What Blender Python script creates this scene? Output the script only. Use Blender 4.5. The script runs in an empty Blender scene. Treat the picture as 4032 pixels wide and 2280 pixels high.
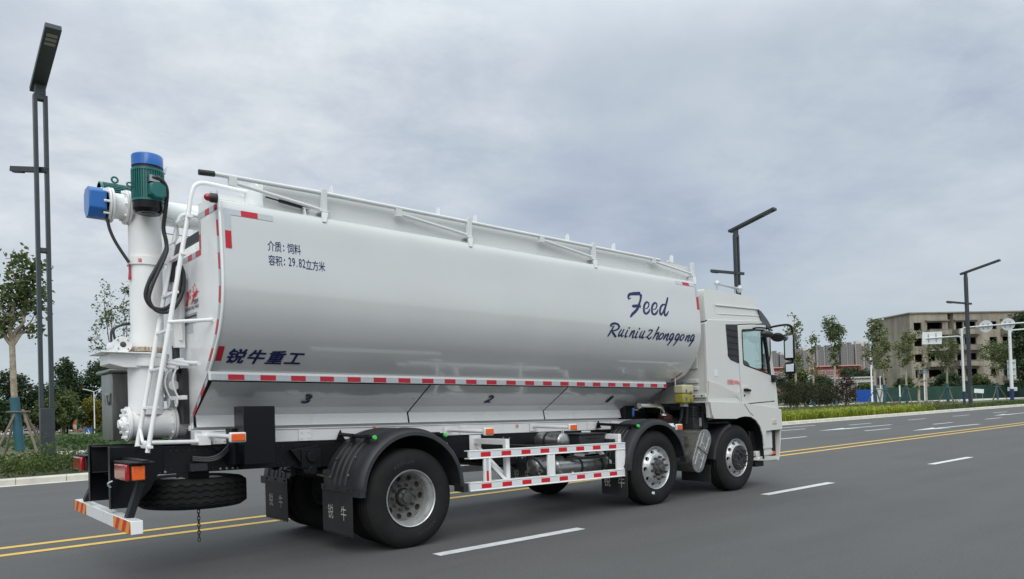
import bpy, bmesh, math, random
from mathutils import Vector, Matrix, noise
from mathutils.geometry import tessellate_polygon
PI = math.pi
rad = math.radians
scene = bpy.context.scene
COL = scene.collection

# ------------------------------------------------------------------ camera
F_PX, PCY = 2904.13, 1547.9
YAW, PITCH, ROLL = 0.7042014, 0.0149400, -0.0311199
CAM = (-4.2230, -7.8595, 1.48548)
def camera():
    cd = bpy.data.cameras.new('camera'); co = bpy.data.objects.new('camera', cd); COL.objects.link(co)
    cy, sy, cp, sp = math.cos(YAW), math.sin(YAW), math.cos(PITCH), math.sin(PITCH)
    f = Vector((sy*cp, cy*cp, sp)); r = Vector((cy, -sy, 0)); u = r.cross(f)
    c, s = math.cos(ROLL), math.sin(ROLL)
    r2 = r*c + u*s; u2 = -r*s + u*c
    m = Matrix((r2, u2, -f)).transposed().to_4x4(); m.translation = Vector(CAM)
    co.matrix_world = m
    cd.sensor_fit = 'HORIZONTAL'; cd.sensor_width = 36.0; cd.lens = F_PX/4032*36
    cd.shift_y = (PCY-1140)/4032
    cd.clip_start = 0.1; cd.clip_end = 6000
    scene.camera = co
camera()

# ------------------------------------------------------------------ sky, sun, exposure
SUN_EL, SUN_AZ = rad(42), rad(218)
def world():
    w = bpy.data.worlds.new('World'); scene.world = w; w.use_nodes = True
    nt = w.node_tree; nt.nodes.clear(); N = nt.nodes.new; L = nt.links.new
    out = N('ShaderNodeOutputWorld'); bg = N('ShaderNodeBackground')
    sky = N('ShaderNodeTexSky'); sky.sky_type = 'NISHITA'; sky.sun_disc = False
    sky.sun_elevation = SUN_EL; sky.sun_rotation = SUN_AZ; sky.dust_density = 3.0
    tc = N('ShaderNodeTexCoord'); sep = N('ShaderNodeSeparateXYZ'); L(tc.outputs['Generated'], sep.inputs[0])
    def math_(op, a, b=None, clamp=False):
        n = N('ShaderNodeMath'); n.operation = op; n.use_clamp = clamp
        for i, v in enumerate((a, b)):
            if v is None: continue
            if isinstance(v, (int, float)): n.inputs[i].default_value = v
            else: L(v, n.inputs[i])
        return n.outputs[0]
    z = math_('MAXIMUM', sep.outputs[2], 0.0)
    zz = math_('ADD', z, 0.22)
    cx = math_('DIVIDE', sep.outputs[0], zz); cyy = math_('DIVIDE', sep.outputs[1], zz)
    comb = N('ShaderNodeCombineXYZ'); L(cx, comb.inputs[0]); L(cyy, comb.inputs[1])
    def nz(scale, detail, rough, dist, off):
        mp = N('ShaderNodeMapping'); L(comb.outputs[0], mp.inputs[0]); mp.inputs['Location'].default_value = off
        mp.inputs['Rotation'].default_value = (0, 0, 0.6); mp.inputs['Scale'].default_value = (1.0, 1.1, 1.0)
        n = N('ShaderNodeTexNoise'); n.inputs['Scale'].default_value = scale; n.inputs['Detail'].default_value = detail
        n.inputs['Roughness'].default_value = rough; n.inputs['Distortion'].default_value = dist
        L(mp.outputs[0], n.inputs['Vector']); return n.outputs[0]
    big = nz(0.62, 3, 0.5, 0.3, (3.1, 1.7, 0)); fine = nz(3.4, 8, 0.62, 0.15, (7.3, 2.2, 0)); patch = nz(0.9, 2, 0.5, 0.0, (1.5, 9.2, 4))
    # cloud colours: pale grey to blue-grey
    mixf = math_('ADD', math_('MULTIPLY', big, 0.75), math_('MULTIPLY', fine, 0.25))
    cr = N('ShaderNodeValToRGB'); L(mixf, cr.inputs[0])
    e = cr.color_ramp.elements
    e[0].position = 0.36; e[0].color = (0.440, 0.505, 0.625, 1)
    e[1].position = 0.62; e[1].color = (0.655, 0.710, 0.775, 1)
    m = e.new(0.49); m.color = (0.545, 0.612, 0.698, 1)
    # broken brighter cloud, only in patches and higher up
    pm = N('ShaderNodeMapRange'); L(patch, pm.inputs[0]); pm.inputs[1].default_value = 0.40; pm.inputs[2].default_value = 0.62
    zr = N('ShaderNodeMapRange'); L(z, zr.inputs[0]); zr.inputs[1].default_value = 0.12; zr.inputs[2].default_value = 0.34
    fm = N('ShaderNodeMapRange'); L(fine, fm.inputs[0]); fm.inputs[1].default_value = 0.35; fm.inputs[2].default_value = 0.72
    fm.inputs[3].default_value = -0.03; fm.inputs[4].default_value = 0.09
    br = math_('MULTIPLY', math_('MULTIPLY', pm.outputs[0], zr.outputs[0]), fm.outputs[0])
    addc = N('ShaderNodeMix'); addc.data_type = 'RGBA'; addc.blend_type = 'ADD'; addc.inputs[0].default_value = 1.0
    cb = N('ShaderNodeCombineColor'); [L(br, cb.inputs[i]) for i in range(3)]
    L(cr.outputs[0], addc.inputs[6]); L(cb.outputs[0], addc.inputs[7])
    # one broad brighter part of the cloud sheet and one darker, bluer part
    def lobe(d, lo, hi, k):
        v = N('ShaderNodeVectorMath'); v.operation = 'DOT_PRODUCT'; L(tc.outputs['Generated'], v.inputs[0]); v.inputs[1].default_value = Vector(d).normalized()
        r = N('ShaderNodeMapRange'); r.interpolation_type = 'SMOOTHSTEP'; L(v.outputs['Value'], r.inputs[0]); r.inputs[1].default_value = lo; r.inputs[2].default_value = hi; r.inputs[3].default_value = 0; r.inputs[4].default_value = k
        return r.outputs[0]
    lb = math_('ADD', lobe((0.39, 0.82, 0.42), 0.93, 1.0, 0.070), lobe((0.12, 0.98, 0.16), 0.965, 1.0, 0.05))
    ld_ = lobe((0.80, 0.53, 0.27), 0.94, 1.0, -0.055)
    lt = math_('ADD', lb, ld_); fs = math_('MULTIPLY', math_('SUBTRACT', fine, 0.5), math_('MULTIPLY', lb, 5.5)); tot = math_('ADD', lt, fs)
    cb2 = N('ShaderNodeCombineColor'); L(math_('MULTIPLY', tot, 1.08), cb2.inputs[0]); L(tot, cb2.inputs[1]); L(math_('MULTIPLY', tot, 0.78), cb2.inputs[2])
    add2 = N('ShaderNodeMix'); add2.data_type = 'RGBA'; add2.blend_type = 'ADD'; add2.inputs[0].default_value = 1.0; L(addc.outputs[2], add2.inputs[6]); L(cb2.outputs[0], add2.inputs[7]); addc = add2
    # horizon glow: paler, slightly warmer low down
    hz = N('ShaderNodeMapRange'); L(z, hz.inputs[0]); hz.inputs[1].default_value = 0.0; hz.inputs[2].default_value = 0.22
    hz.inputs[3].default_value = 0.75; hz.inputs[4].default_value = 0.0
    hm = N('ShaderNodeMix'); hm.data_type = 'RGBA'; L(hz.outputs[0], hm.inputs[0]); L(addc.outputs[2], hm.inputs[6])
    hm.inputs[7].default_value = (0.550, 0.628, 0.662, 1)
    # overcast luminance: brighter towards the zenith
    zb = N('ShaderNodeMapRange'); L(z, zb.inputs[0]); zb.inputs[1].default_value = 0.42; zb.inputs[2].default_value = 1.0
    zb.inputs[3].default_value = 1.0; zb.inputs[4].default_value = ZENITH
    mul = N('ShaderNodeMix'); mul.data_type = 'RGBA'; mul.blend_type = 'MULTIPLY'; mul.inputs[0].default_value = 1.0
    cz = N('ShaderNodeCombineColor'); L(zb.outputs[0], cz.inputs[0]); L(zb.outputs[0], cz.inputs[1]); zs = math_('ADD', math_('MULTIPLY', zb.outputs[0], 0.84), 0.16); L(zs, cz.inputs[2])
    L(hm.outputs[2], mul.inputs[6]); L(cz.outputs[0], mul.inputs[7])
    # a thin share of clear sky shows through the cloud sheet
    bs = N('ShaderNodeBackground'); L(sky.outputs[0], bs.inputs[0]); bs.inputs[1].default_value = 0.1
    L(mul.outputs[2], bg.inputs[0]); bg.inputs[1].default_value = 1.0
    ms = N('ShaderNodeMixShader'); ms.inputs[0].default_value = 0.94
    L(bs.outputs[0], ms.inputs[1]); L(bg.outputs[0], ms.inputs[2]); L(ms.outputs[0], out.inputs[0])
ZENITH = 3.1
world()
def sun():
    ld = bpy.data.lights.new('sun', 'SUN'); lo = bpy.data.objects.new('sun', ld); COL.objects.link(lo)
    ld.energy = 1.5; ld.angle = rad(48); ld.color = (1.0, 0.965, 0.91)
    d = Vector((math.sin(SUN_AZ)*math.cos(SUN_EL), math.cos(SUN_AZ)*math.cos(SUN_EL), math.sin(SUN_EL)))
    lo.rotation_euler = d.to_track_quat('Z', 'Y').to_euler(); lo.location = (0, 0, 60)
sun()
scene.view_settings.view_transform = 'Standard'; scene.view_settings.look = 'None'
scene.view_settings.gamma = 1.0; scene.view_settings.exposure = 0.0
scene.render.engine = 'CYCLES'
scene.cycles.use_denoising = True
scene.cycles.max_bounces = 8
scene.cycles.transparent_max_bounces = 12

# ------------------------------------------------------------------ mesh helpers
K = 0.0201            # the laden body sits nose-down: the whole superstructure leans by this slope
class MB:
    def __init__(s): s.v = []; s.f = []; s.mi = []; s.cur = 0
    def add(s, vs, fs, m=None):
        o = len(s.v); s.v.extend(tuple(p) for p in vs)
        for f in fs: s.f.append([i+o for i in f]); s.mi.append(s.cur if m is None else m)
        return s
    def box(s, c, d, rot=None, m=None):
        x, y, z = (q/2 for q in d); c = Vector(c)
        P = [Vector(q) for q in ((-x,-y,-z),(x,-y,-z),(x,y,-z),(-x,y,-z),(-x,-y,z),(x,-y,z),(x,y,z),(-x,y,z))]
        if rot is not None: P = [rot @ p for p in P]
        return s.add([c+p for p in P], [(0,3,2,1),(4,5,6,7),(0,1,5,4),(1,2,6,5),(2,3,7,6),(3,0,4,7)], m)
    def b2(s, a, b, m=None):
        return s.box([(p+q)/2 for p, q in zip(a, b)], [abs(q-p) for p, q in zip(a, b)], None, m)
    def bar(s, a, b, w, h, up=(0,0,1), m=None):
        a, b = Vector(a), Vector(b); t = (b-a); L = t.length; t.normalize(); up = Vector(up)
        sd = t.cross(up)
        if sd.length < 1e-4: sd = t.cross(Vector((1,0,0)))
        sd.normalize(); u = sd.cross(t)
        vs = [p + sd*i*w/2 + u*j*h/2 for p in (a, b) for i, j in ((-1,-1),(1,-1),(1,1),(-1,1))]
        return s.add(vs, [(0,1,2,3),(7,6,5,4),(0,4,5,1),(1,5,6,2),(2,6,7,3),(3,7,4,0)], m)
    def tube(s, pts, r, n=10, cap=True, m=None, closed=False):
        P = [Vector(p) for p in pts]; k = len(P)
        rr = r if isinstance(r, (list, tuple)) else [r]*k
        T = []
        for i in range(k):
            a = P[(i-1) % k] if closed else P[max(i-1, 0)]; b = P[(i+1) % k] if closed else P[min(i+1, k-1)]
            T.append((b-a).normalized())
        nr = T[0].orthogonal().normalized(); vs = []; fs = []
        for i in range(k):
            nr = (nr - T[i]*nr.dot(T[i])).normalized(); bn = T[i].cross(nr)
            for j in range(n):
                a = 2*PI*j/n; vs.append(P[i] + (nr*math.cos(a)+bn*math.sin(a))*rr[i])
        for i in range(k if closed else k-1):
            i2 = (i+1) % k
            for j in range(n): fs.append((i*n+j, i*n+(j+1) % n, i2*n+(j+1) % n, i2*n+j))
        if cap and not closed: fs += [tuple(reversed(range(n))), tuple(range((k-1)*n, k*n))]
        return s.add(vs, fs, m)
    def lathe(s, prof, o, ax, n=32, m=None, cap=(False, False), ref=None):
        # prof: (radius, distance along ax)
        o, ax = Vector(o), Vector(ax).normalized(); e1 = (Vector(ref) if ref else ax.orthogonal()).normalized(); e2 = ax.cross(e1)
        vs = []; fs = []
        for r, t in prof:
            for j in range(n):
                a = 2*PI*j/n; vs.append(o + ax*t + (e1*math.cos(a)+e2*math.sin(a))*r)
        for i in range(len(prof)-1):
            for j in range(n): fs.append((i*n+j, i*n+(j+1) % n, (i+1)*n+(j+1) % n, (i+1)*n+j))
        if cap[0]: fs.append(tuple(reversed(range(n))))
        if cap[1]: fs.append(tuple(range((len(prof)-1)*n, len(prof)*n)))
        return s.add(vs, fs, m)
    def cyl(s, a, b, r, n=20, m=None):
        a, b = Vector(a), Vector(b); return s.lathe([(r, 0), (r, (b-a).length)], a, b-a, n, m, (True, True))
    def prism(s, poly, ext, m=None, holes=()):
        # poly: 3D points of a flat outline, extruded by ext
        ext = Vector(ext); loops = [[Vector(p) for p in poly]] + [[Vector(p) for p in h] for h in holes]
        flat = [p for l in loops for p in l]; k = len(flat)
        tri = tessellate_polygon(loops) if (holes or len(poly) > 4) else [tuple(range(k))]
        fs = [tuple(t) for t in tri] + [tuple(i+k for i in reversed(t)) for t in tri]
        o = 0
        for l in loops:
            n = len(l)
            for i in range(n): fs.append((o+i, o+(i+1) % n, k+o+(i+1) % n, k+o+i))
            o += n
        return s.add(flat + [p+ext for p in flat], fs, m)
    def grid(s, rows, cu=False, cv=False, m=None):
        n = len(rows[0]); k = len(rows); fs = []
        for i in range(k if cv else k-1):
            for j in range(n if cu else n-1):
                fs.append((i*n+j, i*n+(j+1) % n, ((i+1) % k)*n+(j+1) % n, ((i+1) % k)*n+j))
        return s.add([p for r in rows for p in r], fs, m)
    def quad(s, a, b, c, d, m=None): return s.add([a, b, c, d], [(0,1,2,3)], m)
    def ball(s, c, r, n=14, k=8, m=None, sc=(1,1,1)):
        c = Vector(c); rows = []
        for i in range(k+1):
            a = PI*i/k; rr = max(math.sin(a), 1e-3)
            rows.append([c+Vector((math.cos(2*PI*j/n)*rr*sc[0], math.sin(2*PI*j/n)*rr*sc[1], math.cos(a)*sc[2]))*r for j in range(n)])
        return s.grid(rows, cu=True, m=m)
    def bolts(s, pts, ax, r=0.012, h=0.012, m=None):
        for p in pts: s.cyl(p, Vector(p)+Vector(ax)*h, r, 6, m)
        return s
    def build(s, name, mats, parent=None, shear=False, bevel=0, sharp=35, loc=None, kind=None, fix=True, seg=2):
        me = bpy.data.meshes.new(name)
        vs = [(x, y, z-K*x) for x, y, z in s.v] if shear else s.v
        me.from_pydata(vs, [], s.f)
        for m in (mats if isinstance(mats, (list, tuple)) else [mats]): me.materials.append(m)
        me.polygons.foreach_set('material_index', s.mi)
        if fix:
            bm = bmesh.new(); bm.from_mesh(me); bmesh.ops.recalc_face_normals(bm, faces=bm.faces); bm.to_mesh(me); bm.free()
        if sharp:
            me.polygons.foreach_set('use_smooth', [True]*len(me.polygons)); me.set_sharp_from_angle(angle=rad(sharp))
        me.update()
        ob = bpy.data.objects.new(name, me); COL.objects.link(ob)
        if parent: ob.parent = parent
        if loc: ob.location = loc
        if kind: ob['kind'] = kind
        if bevel:
            b = ob.modifiers.new('bevel', 'BEVEL'); b.width = bevel; b.segments = seg; b.limit_method = 'ANGLE'; b.angle_limit = rad(40)
        return ob
def empty(name, loc=(0,0,0), rz=0, parent=None):
    o = bpy.data.objects.new(name, None); COL.objects.link(o); o.location = loc; o.rotation_euler = (0, 0, rz); o.empty_display_size = 0.3
    if parent: o.parent = parent
    return o
def tag(o, label=None, cat=None, group=None, kind=None):
    if label: o['label'] = label
    if cat: o['category'] = cat
    if group: o['group'] = group
    if kind: o['kind'] = kind
    return o
def dup(o, loc=None, rz=None, label=None, parent=None):
    c = o.copy(); COL.objects.link(c)
    if parent: c.parent = parent
    if loc is not None: c.location = loc
    if rz is not None: c.rotation_euler = (0, 0, rz)
    if label: c['label'] = label
    for ch in list(o.children): dup(ch, parent=c)
    return c
def catmull(P, n=6, closed=False):
    P = [Vector(p) for p in P]; k = len(P); out = []
    for i in range(k if closed else k-1):
        g = (lambda q: P[q % k]) if closed else (lambda q: P[min(max(q, 0), k-1)])
        a, b, c, d = g(i-1), g(i), g(i+1), g(i+2)
        for j in range(n):
            t = j/n; out.append(0.5*((2*b)+(c-a)*t+(2*a-5*b+4*c-d)*t*t+(3*b-a-3*c+d)*t**3))
    if not closed: out.append(P[-1])
    return out

# ------------------------------------------------------------------ materials
MATS = {}
def mat(name, col, rough=0.5, metal=0.0, spec=0.5, var=0.0, vs=3.0, bump=0.0, bs=60.0, coat=0.0, col2=None, detail=4, stretch=None, trans=0.0, alpha=1.0, subs=0.0, rvar=0.0):
    if name in MATS: return MATS[name]
    m = bpy.data.materials.new(name); m.use_nodes = True; nt = m.node_tree; b = nt.nodes['Principled BSDF']
    b.inputs['Base Color'].default_value = (*col, 1); b.inputs['Roughness'].default_value = rough; b.inputs['Metallic'].default_value = metal
    b.inputs['Specular IOR Level'].default_value = spec; b.inputs['Coat Weight'].default_value = coat; b.inputs['Coat Roughness'].default_value = 0.08
    if trans: b.inputs['Transmission Weight'].default_value = trans
    if alpha < 1: b.inputs['Alpha'].default_value = alpha
    L = nt.links.new; N = nt.nodes.new
    tc = N('ShaderNodeTexCoord'); src = tc.outputs['Object']
    if stretch:
        mp = N('ShaderNodeMapping'); mp.inputs['Scale'].default_value = stretch; L(src, mp.inputs[0]); vsrc = mp.outputs[0]
    else: vsrc = src
    if var or col2 or rvar:
        n = N('ShaderNodeTexNoise'); n.inputs['Scale'].default_value = vs; n.inputs['Detail'].default_value = detail; n.inputs['Roughness'].default_value = 0.6
        L(vsrc, n.inputs['Vector'])
    if var or col2:
        r = N('ShaderNodeValToRGB'); L(n.outputs[0], r.inputs[0])
        r.color_ramp.elements[0].position = 0.32; r.color_ramp.elements[1].position = 0.68
        c2 = col2 or tuple(min(1, c*(1+var)) for c in col); c1 = col if col2 else tuple(c*(1-var) for c in col)
        r.color_ramp.elements[0].color = (*c1, 1); r.color_ramp.elements[1].color = (*c2, 1)
        L(r.outputs[0], b.inputs['Base Color'])
    if rvar:
        q = N('ShaderNodeMapRange'); L(n.outputs[0], q.inputs[0]); q.inputs[1].default_value = 0.3; q.inputs[2].default_value = 0.7
        q.inputs[3].default_value = max(0.02, rough-rvar); q.inputs[4].default_value = min(1, rough+rvar); L(q.outputs[0], b.inputs['Roughness'])
    if bump:
        n2 = N('ShaderNodeTexNoise'); n2.inputs['Scale'].default_value = bs; n2.inputs['Detail'].default_value = 3; L(src, n2.inputs['Vector'])
        bp = N('ShaderNodeBump'); bp.inputs['Strength'].default_value = bump; bp.inputs['Distance'].default_value = 0.01
        L(n2.outputs[0], bp.inputs['Height']); L(bp.outputs[0], b.inputs['Normal'])
    MATS[name] = m; return m
WHITE = mat('white_paint', (0.88, 0.885, 0.88), 0.30, var=0.025, vs=1.6, coat=0.25, rvar=0.06)
TANKW = mat('tank_white_paint', (0.63, 0.64, 0.64), 0.22, var=0.035, vs=0.9, coat=1.0, bump=0.010, bs=2.5, rvar=0.05)
TANKW.node_tree.nodes['Principled BSDF'].inputs['Coat IOR'].default_value = 1.7; TANKW.node_tree.nodes['Principled BSDF'].inputs['Coat Roughness'].default_value = 0.05
CABW = mat('cab_white_paint', (0.635, 0.640, 0.615), 0.26, var=0.02, vs=1.5, coat=0.4)
NAVY = mat('navy_lettering', (0.012, 0.020, 0.105), 0.4)
RED = mat('red_lettering', (0.74, 0.03, 0.04), 0.45)
REDT = mat('red_reflective_film', (0.50, 0.018, 0.035), 0.32, var=0.10, vs=90)
SILT = mat('silver_reflective_film', (0.50, 0.54, 0.57), 0.35, var=0.06, vs=70)
SILW = mat('pale_reflective_film', (0.70, 0.74, 0.77), 0.38, var=0.05, vs=60)
BLACKM = mat('black_chassis_paint', (0.0065, 0.007, 0.0085), 0.48, spec=0.3, var=0.3, vs=6, bump=0.05, bs=80)
BLACKB = mat('gloss_black_paint', (0.0035, 0.004, 0.007), 0.25, coat=0.0, spec=0.35, bump=0.03, bs=5)
PLAST = mat('black_plastic', (0.018, 0.020, 0.023), 0.52, col2=(0.030, 0.031, 0.033), vs=5, detail=7, bump=0.04, bs=120)
RUBB = mat('tyre_rubber', (0.0085, 0.0088, 0.009), 0.75, spec=0.3, col2=(0.017, 0.0165, 0.016), vs=5, detail=7, bump=0.12, bs=150)
FLAPM = mat('rubber_sheet', (0.013, 0.014, 0.016), 0.66, col2=(0.028, 0.028, 0.028), vs=5, detail=7, bump=0.1, bs=60)
STEEL = mat('brushed_steel', (0.42, 0.42, 0.41), 0.34, 0.9, var=0.15, vs=14, rvar=0.1)
ALU = mat('wheel_silver_paint', (0.50, 0.51, 0.51), 0.33, 0.55, var=0.16, vs=10, rvar=0.08)
DIRTM = mat('brake_dust_metal', (0.085, 0.083, 0.080), 0.55, 0.4, var=0.35, vs=14, bump=0.1, bs=60)
GREENM = mat('motor_green_paint', (0.010, 0.140, 0.128), 0.3, var=0.12, vs=9, coat=0.3)
BLUEM = mat('motor_blue_paint', (0.016, 0.140, 0.47), 0.32, var=0.06, vs=6, coat=0.3)
AMBER = mat('amber_lens', (0.80, 0.125, 0.015), 0.2, coat=0.6, var=0.12, vs=40)
REDL = mat('red_lens', (0.36, 0.010, 0.012), 0.15, coat=0.7, var=0.35, vs=26, rvar=0.05)
CHEVY = mat('yellow_film', (0.85, 0.33, 0.01), 0.35); CHEVR = mat('red_film', (0.62, 0.012, 0.02), 0.35)
LIME = mat('green_cap', (0.07, 0.60, 0.10), 0.4)
CHROME = mat('chrome', (0.75, 0.73, 0.70), 0.12, 1.0)
RUST = mat('rusty_white_metal', (0.62, 0.58, 0.50), 0.5, col2=(0.26, 0.15, 0.06), vs=28)
def thin_glass(name, tint):
    m = bpy.data.materials.new(name); m.use_nodes = True; nt = m.node_tree; nt.nodes.remove(nt.nodes['Principled BSDF']); N = nt.nodes.new; L = nt.links.new
    t = N('ShaderNodeBsdfTransparent'); t.inputs[0].default_value = (*tint, 1); g = N('ShaderNodeBsdfGlossy'); g.inputs['Roughness'].default_value = 0.02
    f = N('ShaderNodeLayerWeight'); f.inputs[0].default_value = 0.5; pw = N('ShaderNodeMath'); pw.operation = 'POWER'; L(f.outputs['Facing'], pw.inputs[0]); pw.inputs[1].default_value = 4.0
    ma = N('ShaderNodeMath'); ma.operation = 'MULTIPLY_ADD'; L(pw.outputs[0], ma.inputs[0]); ma.inputs[1].default_value = 0.7; ma.inputs[2].default_value = 0.05; mx = N('ShaderNodeMixShader'); L(ma.outputs[0], mx.inputs[0]); L(t.outputs[0], mx.inputs[1]); L(g.outputs[0], mx.inputs[2])
    L(mx.outputs[0], nt.nodes['Material Output'].inputs[0]); return m
GLASS = thin_glass('window_glass', (0.86, 0.93, 0.91))
MIRROR = mat('mirror_glass', (0.75, 0.78, 0.8), 0.04, 1.0)
COOLT = mat('reservoir_plastic', (0.46, 0.44, 0.27), 0.4, col2=(0.52, 0.49, 0.32), subs=0.2)
COOLL = mat('coolant_yellow', (0.30, 0.27, 0.045), 0.4)
PLATEM = mat('plate_grey', (0.36, 0.38, 0.37), 0.4, var=0.25, vs=60)
WHITEPT = mat('marking_white', (0.50, 0.51, 0.50), 0.65, col2=(0.74, 0.75, 0.74), vs=9, detail=9)
DKBLUE = mat('dark_blue_paint', (0.025, 0.035, 0.13), 0.4)

# ------------------------------------------------------------------ lettering (built-in font, cut and bent onto the surface by a mapping)
def text_mesh(txt, fn, sx=1.0, sy=1.0, bold=0.0, shear=0.0, slices=None, space=1.0, heavy=None):
    """fn(u, v) -> 3D point; u starts at 0, v 0 = baseline; unit = letter size 1"""
    cu = bpy.data.curves.new('t', 'FONT'); cu.body = txt; cu.size = 1.0; cu.shear = shear; cu.offset = bold; cu.resolution_u = 3; cu.space_character = space
    ob = bpy.data.objects.new('t', cu); COL.objects.link(ob)
    dg = bpy.context.evaluated_depsgraph_get(); me = bpy.data.meshes.new_from_object(ob.evaluated_get(dg))
    bpy.data.objects.remove(ob); bpy.data.curves.remove(cu)
    bm = bmesh.new(); bm.from_mesh(me); bpy.data.meshes.remove(me)
    for v in (slices or []):
        bmesh.ops.bisect_plane(bm, geom=bm.verts[:]+bm.edges[:]+bm.faces[:], plane_co=(0, v, 0), plane_no=(0, 1, 0))
    bm.verts.ensure_lookup_table(); bm.verts.index_update()
    mb = MB(); fs = [[v.index for v in f.verts] for f in bm.faces]; cs = [v.co.copy() for v in bm.verts]; bm.free()
    for i, (du, dv) in enumerate(heavy or [(0, 0)]):        # heavy lettering: several passes side by side, each a hair prouder
        mb.add([fn(c.x*sx+du, c.y*sy+dv, i) if heavy else fn(c.x*sx, c.y*sy) for c in cs], fs)
    return mb
def stroke(mb, pts, fn, n=5):
    """pts: (u, v, width); brush stroke swept flat, mapped by fn"""
    P = catmull([(a, b, w) for a, b, w in pts], n); L = []; Rr = []; q = 1.5                # the strokes are drawn wider along the truck, as seen
    for i, p in enumerate(P):
        a = P[max(i-1, 0)]; b = P[min(i+1, len(P)-1)]; t = Vector(((b.x-a.x)/q, b.y-a.y)); t = t.normalized() if t.length > 1e-9 else Vector((1, 0))
        nn = Vector((-t.y*q, t.x))*max(p.z, 0.001)/2
        L.append(fn(p.x+nn.x, p.y+nn.y)); Rr.append(fn(p.x-nn.x, p.y-nn.y))
    mb.grid([L, Rr])

# =================================================================== THE SETTING
def asphalt(name, base, streak=0.0, fine=260):
    m = bpy.data.materials.new(name); m.use_nodes = True; nt = m.node_tree; b = nt.nodes['Principled BSDF']; N = nt.nodes.new; L = nt.links.new
    tc = N('ShaderNodeTexCoord')
    def nz(scale, detail, sc=(1,1,1), rot=0.0):
        mp = N('ShaderNodeMapping'); mp.inputs['Scale'].default_value = sc; mp.inputs['Rotation'].default_value = (0, 0, rot); L(tc.outputs['Object'], mp.inputs[0])
        n = N('ShaderNodeTexNoise'); n.inputs['Scale'].default_value = scale; n.inputs['Detail'].default_value = detail; n.inputs['Roughness'].default_value = 0.65
        L(mp.outputs[0], n.inputs['Vector']); return n.outputs[0]
    a = nz(fine, 2); s = nz(1.6, 6, (0.14, 1.0, 1)); g = nz(0.35, 4); st = nz(34, 3)
    def mix(x, k, y, ky):
        p = N('ShaderNodeMath'); p.operation = 'MULTIPLY_ADD'; L(x, p.inputs[0]); p.inputs[1].default_value = k
        if y is None: p.inputs[2].default_value = ky
        else: L(y, p.inputs[2])
        return p.outputs[0]
    v = mix(a, 0.95, None, -0.02); v = mix(s, streak, v, 0); v = mix(g, 0.42, v, 0); v = mix(st, 1.05, v, 0)
    sc = N('ShaderNodeVectorMath'); sc.operation = 'SCALE'; sc.inputs[0].default_value = base; L(v, sc.inputs['Scale'])
    L(sc.outputs[0], b.inputs['Base Color']); b.inputs['Roughness'].default_value = 0.82; b.inputs['Specular IOR Level'].default_value = 0.35
    bp = N('ShaderNodeBump'); bp.inputs['Strength'].default_value = 0.45; bp.inputs['Distance'].default_value = 0.006; L(a, bp.inputs['Height']); L(bp.outputs[0], b.inputs['Normal'])
    return m
ASPH = asphalt('asphalt', (0.064, 0.0630, 0.0625), 0.62)
ASPH2 = asphalt('old_asphalt', (0.135, 0.138, 0.138), 0.2)
KERBM = mat('kerb_granite', (0.56, 0.53, 0.47), 0.8, var=0.14, vs=2.2, bump=0.2, bs=90)
GUTT = mat('gutter_concrete', (0.55, 0.53, 0.48), 0.85, var=0.15, vs=1.6, bump=0.2, bs=70)
PAVE = mat('pale_paving', (0.46, 0.445, 0.425), 0.85, var=0.12, vs=0.9, bump=0.15, bs=40)
SOIL = mat('soil_and_grass', (0.060, 0.075, 0.026), 0.95, col2=(0.11, 0.105, 0.055), vs=0.7, bump=0.5, bs=12)
LAWN = mat('short_lawn', (0.075, 0.115, 0.028), 0.95, col2=(0.13, 0.16, 0.05), vs=2.5, bump=0.6, bs=25)
YEL = mat('yellow_road_paint', (0.60, 0.38, 0.075), 0.68, col2=(0.76, 0.49, 0.10), vs=8, detail=9, bump=0.2, bs=160)
RPH = -0.0099
def rd(s, t, z): return (s, t + RPH*s, z)
def strip(mb, x0, x1, y0, y1, z, slope=RPH, dx=4.0):
    n = max(1, int((x1-x0)/dx)); xs = [x0+(x1-x0)*i/n for i in range(n+1)]
    return mb.grid([[(x, y0+slope*x, z) for x in xs], [(x, y1+slope*x, z) for x in xs]])
mb = MB(); strip(mb, -250, 500, -12.2, 12.35, 0.0, dx=25); mb.build('road', ASPH, kind='structure', sharp=0)
def terrain_z(x, y):
    k = min(1, max(0, (75-x)/45)); k = k*k*(3-2*k)
    return 0.10 - 0.0145*max(0, y-30)*k if y < 400 else 0.10-0.0145*370*k
mb = MB()
xs = list(range(-260, 0, 26)) + list(range(0, 150, 6)) + list(range(150, 500, 35)) + [500, 900, 2500]
ys = [12.45, 17, 22, 28, 34, 42, 52, 64, 80, 100, 130, 160, 200, 250, 320, 400, 700, 2500]
mb.grid([[(x, y + (RPH*x if y < 20 else 0), terrain_z(x, y)) for x in xs] for y in ys]); mb.build('ground', SOIL, kind='structure', sharp=60)
mb = MB(); mb.grid([[(x, y, 0.1) for x in (-260, 0, 260, 520)] for y in (-400, -100, -12.4)]); mb.build('verge', SOIL, kind='structure', sharp=0)
def kerbs(name, y, w, x0, x1, h, sgn):
    mb = MB(); x = x0
    while x < x1:
        yy = y+RPH*(x+0.5)
        mb.prism([(x+0.006, yy, -0.02), (x+0.006, yy, h-0.03), (x+0.006, yy+sgn*0.03, h), (x+0.006, yy+sgn*w, h), (x+0.006, yy+sgn*w, -0.02)], (0.988, -0.0099*0.988, 0)); x += 1.0
    mb.build(name, KERBM, kind='structure', sharp=25)
kerbs('kerb', 12.22, 0.24, -40, 190, 0.15, 1)
mb = MB(); strip(mb, -40, 190, 11.88, 12.225, 0.004); mb.build('gutter_strip', GUTT, kind='structure', sharp=0)
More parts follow.
